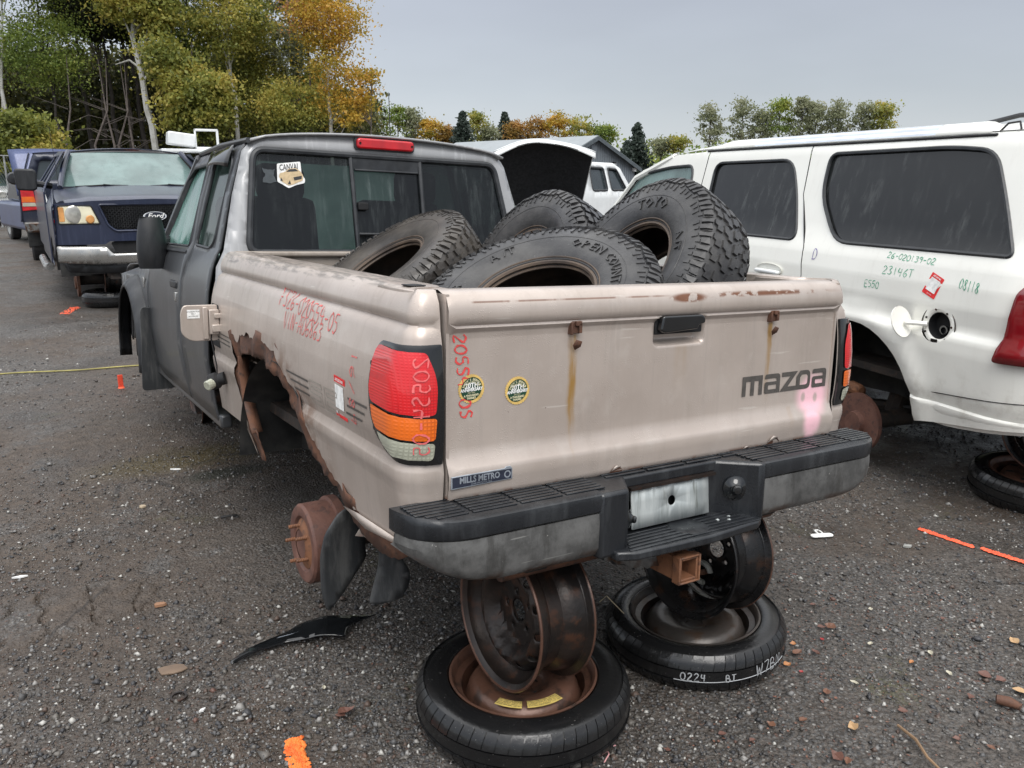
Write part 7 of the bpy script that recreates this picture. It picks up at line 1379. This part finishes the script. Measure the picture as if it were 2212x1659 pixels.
tree('maple_tree', 'high green maple top above the slender birch', 505, d+2.5, [(0, 0), (0, 4), (.1, 7), (0, zy(-20, 40))], [B(455, 540, -50, 90, 505, 40, 1.3, 3)], 'gr', M_bark, 110, 55, .72, .050, .072, 25)
tree('aspen_tree', 'tall thin grey green aspen with sky showing through', 612, d+1, [(0, 0), (.05, 3), (-.05, 6), (0, zy(-20, d))], [B(580, 645, -10, 90, 612, d, .8, 1.4), B(590, 660, 80, 240, 612, d, .9, 1.5)], 'gy', M_bark, 70, 34, .36, .07, .08, 26)
tree('maple_tree', 'tall golden orange maple at the right end of the wood', 717, d-2, [(0, 0), (.02, zy(240, 36)), (.05, 5.5), (.1, zy(-20, 36))], [B(672, 760, -70, 60, 717, 36, 1.2, 3.2), B(660, 782, 50, 170, 717, 36, 1.4, 4), B(690, 780, 160, 240, 717, 36, 1.2, 1.8), B(680, 800, 230, 300, 717, 36, 1.2, 1.4)], 'or', M_birch, 135, 50, .6, .06, .09, 27)
tree('maple_tree', 'salmon red leaved maple left of the golden one', 676, d-1, [(0, 0), (0, 3), (.1, 5), (0, zy(50, 37))], [B(655, 705, 40, 160, 676, 37, .7, 2)], 'sal', M_bark, 20, 34, .55, .06, .08, 28)
tree('aspen_tree', 'slim green yellow aspen between the grey aspen and golden maple', 655, d+2, [(0, 0), (0, 4), (0, zy(10, 40))], [B(635, 690, -10, 130, 655, 40, .8, 2), B(635, 700, 130, 300, 655, 40, 1, 2)], 'yg', M_bark, 95, 40, .42, .08, .08, 29)
tree('maple_sapling', 'small orange red sapling at the right foot of the golden maple', 795, d-3, [(0, 0), (.1, 1.5), (.3, zy(200, 35))], [B(775, 815, 188, 262, 795, 35, .5, 1), B(745, 790, 245, 300, 795, 35, .7, 1)], 'or', M_bark, 20, 26, .36, .07, .05, 30)
tree('maple_tree', 'low olive yellow maple behind the cab roof left end', 640, d-2, [(0, 0), (0, 2), (0, zy(220, 36))], [B(580, 700, 220, 310, 640, 36, 1.2, 2)], 'yg', M_bark, 60, 50, .55, .06, .08, 31)
t = tree('yellow_bush', 'yellow leaved bush at the far left above the parked cars', 45, d-6, [(0, 0), (0, 1), (.1, 2)], [B(-10, 115, 285, 400, 45, 32, 1.0, 3), B(80, 125, 330, 390, 45, 32, .8, 1)], 'yg', M_bark, 110, 60, .36, .07, .05, 32); t['category'] = 'bush'
# dark understory that reads as one mass, with its far trunks
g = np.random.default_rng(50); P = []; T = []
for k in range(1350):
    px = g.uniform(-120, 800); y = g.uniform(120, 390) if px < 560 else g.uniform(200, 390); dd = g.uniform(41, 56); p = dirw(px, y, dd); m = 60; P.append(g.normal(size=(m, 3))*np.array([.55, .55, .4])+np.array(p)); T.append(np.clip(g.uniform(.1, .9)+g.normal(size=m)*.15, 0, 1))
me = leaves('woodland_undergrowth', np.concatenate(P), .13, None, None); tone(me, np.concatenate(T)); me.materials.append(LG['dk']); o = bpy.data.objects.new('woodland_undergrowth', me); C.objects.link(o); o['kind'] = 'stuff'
tk = []
for k in range(38):
    px = g.uniform(-60, 640); p = dirw(px, 380, g.uniform(41, 54)); r = g.uniform(.05, .12); tk.append(ring([(p.x, p.y, 0), (p.x+g.normal()*.25, p.y, 4), (p.x+g.normal()*.5, p.y, g.uniform(6, 9))], [r, r*.8, r*.3], 6))
obj('far_trunks', J(*tk), M_barkd, kind='stuff')
# far tree line beyond the yard
def conifer(label, px, dist, topy, wpx, lm='spr', seed=0):
    g = np.random.default_rng(seed); p = dirw(px, 380, dist); H = zy(topy, dist)-.1; R = wpx/2/F_*dist; t = thing('spruce_tree', label, 'tree', (p.x, p.y, .1), 0, 'spruces on the far tree line')
    obj('trunk', ring([(0, 0, 0), (0, 0, H)], [.15, .02], 6), M_barkd, t); P = []
    for k in range(46):
        z = H*(.12+.88*k/46); r = min(R*1.25, (H-z)*.62)+.06
        for j in range(9):
            a = g.uniform(0, 2*PI); rr = r*g.uniform(.75, 1.1); n = 12; q = g.uniform(0, 1, n)[:, None]; P.append(np.hstack([q*rr*math.cos(a), q*rr*math.sin(a), z-q*rr*.35+.0*q])+g.normal(size=(n, 3))*.10)
    P = np.concatenate(P); me = leaves('crown', P, .0022*dist, None, None); tone(me, NG.uniform(0, 1, len(P))); me.materials.append(LG[lm]); o = bpy.data.objects.new('crown', me); C.objects.link(o); o.parent = t
conifer('blue green spruce left of the shed roof', 1001, 95, 266, 48, seed=1); conifer('thin dark spruce with a bare tip above the shed roof', 1091, 100, 268, 30, seed=2); conifer('dark spruce right of the shed gable', 1374, 80, 290, 52, seed=3); conifer('small spruce between the shed and the dark spruce', 1352, 84, 322, 22, seed=4)
ft = [(815, 252, 60, 'gr', 'dull green round tree at the left end of the far tree line'), (862, 258, 60, 'gr', 'green far tree beside the cab aerial'), (893, 258, 22, 'gy', 'thin grey far tree poking above the cab roof'), (930, 280, 60, 'or', 'orange far tree low over the cab roof'), (965, 292, 40, 'rb', 'reddish far tree low over the cab roof'), (1032, 262, 34, 'yg', 'tall yellow green far tree right of the blue green spruce'), (1058, 290, 30, 'gy', 'short grey green far tree'), (1118, 282, 40, 'rb', 'brownish far tree over the shed roof'), (1160, 277, 60, 'rb', 'wide rusty far tree over the shed roof'), (1205, 268, 60, 'or', 'golden far tree over the shed ridge'), (1250, 275, 60, 'yg', 'yellow green far tree near the shed peak'), (1305, 292, 50, 'gr', 'dark green far tree behind the shed peak'), (1425, 312, 40, 'gy', 'pale far tree left of the white SUV roof'), (1455, 308, 40, 'yg', 'olive far tree left of the white SUV roof'),
 (1528, 252, 46, 'gy', 'pale feathery tree above the front of the long white SUV'), (1595, 245, 60, 'gy', 'large grey green tree above the long white SUV'), (1640, 262, 50, 'gy', 'lower grey green tree above the long white SUV'), (1676, 243, 40, 'gr', 'vivid green round tree above the long white SUV'), (1720, 246, 44, 'gy', 'pale tree right of the vivid green one'), (1755, 250, 36, 'gy', 'rightmost tree of the pale pair above the SUV'), (1800, 250, 46, 'gy', 'thin tree in the middle of the gap above the SUV roof'), (1858, 252, 36, 'gy', 'small olive tree over the SUV roof'), (1895, 254, 44, 'yg', 'small yellowish tree over the SUV roof')]
for i, (px, ty, w_, lm, lb) in enumerate(ft):
    dd = 98 if px < 1400 else 78; ty += 0 if px < 1400 else 7; tree('far_tree', lb, px, dd, [(0, 0), (0, zy(ty, dd)*.6), (0, zy(ty+6, dd))], [B(px-w_/2, px+w_/2, ty+4, 330, px, dd, 1.2, 2), B(px-w_*.3, px+w_*.3, ty, ty+30, px, dd, 1, .8)], lm, M_bark, 30, 26, .62 if px < 1400 else .48, .0014*dd, .10, 60+i, grp='trees on the far tree line', limbs=8)
P = []; T = []
for k in range(420):
    px = g.uniform(760, 2300); p = dirw(px, g.uniform(320, 395), g.uniform(100, 115)); m = 40; P.append(g.normal(size=(m, 3))*np.array([1.3, 1.3, .8])+np.array(p)); T.append(np.clip(g.uniform(.1, .9)+g.normal(size=m)*.15, 0, 1))
me = leaves('far_wood', np.concatenate(P), .26, None, None); tone(me, np.concatenate(T)); me.materials.append(LG['gr']); o = bpy.data.objects.new('far_wood', me); C.objects.link(o); o['kind'] = 'stuff'
# thin aerial mast over the cab roof and chain link fence at the far left
p = dirw(843, 300, 24); tag(obj('aerial_mast', ring([(p.x, p.y, 0), (p.x, p.y, 1.5+(394-232)/F_*24*1.08)], [.02, .010], 6), M_plast), 'thin dark aerial mast rising behind the cab roof', 'mast')
fn = thing('chain_fence', 'grey chain-link fence with posts at the far left behind the cars', 'fence', (0, 0, 0)); A_, B_ = dirw(-60, 380, 30), dirw(60, 380, 31)
mf = simple('galvanised_wire', (.28, .29, .29), .6, .2)
hh = zy(349, 30)
for k in range(6): q = A_.lerp(B_, k/5); obj('post', ring([(q.x, q.y, .1), (q.x, q.y, hh)], .03, 6), mf, fn)
obj('top_rail', ring([(A_.x, A_.y, hh), (B_.x, B_.y, hh)], .02, 6), mf, fn)
wr_ = []; Lf = (B_-A_); LL_ = Lf.length; n = int(LL_/.12)
for k in range(n):
    for s in (0, 1):
        a = A_+Lf*(k/n); b = A_+Lf*(min(1, (k+14)/n)); z0, z1 = (.1, hh) if s else (hh, .1); wr_.append(ring([(a.x, a.y, z0), (b.x, b.y, z1)], .006, 3, False))
obj('wire_mesh', J(*wr_), mf, fn)['kind'] = 'stuff'
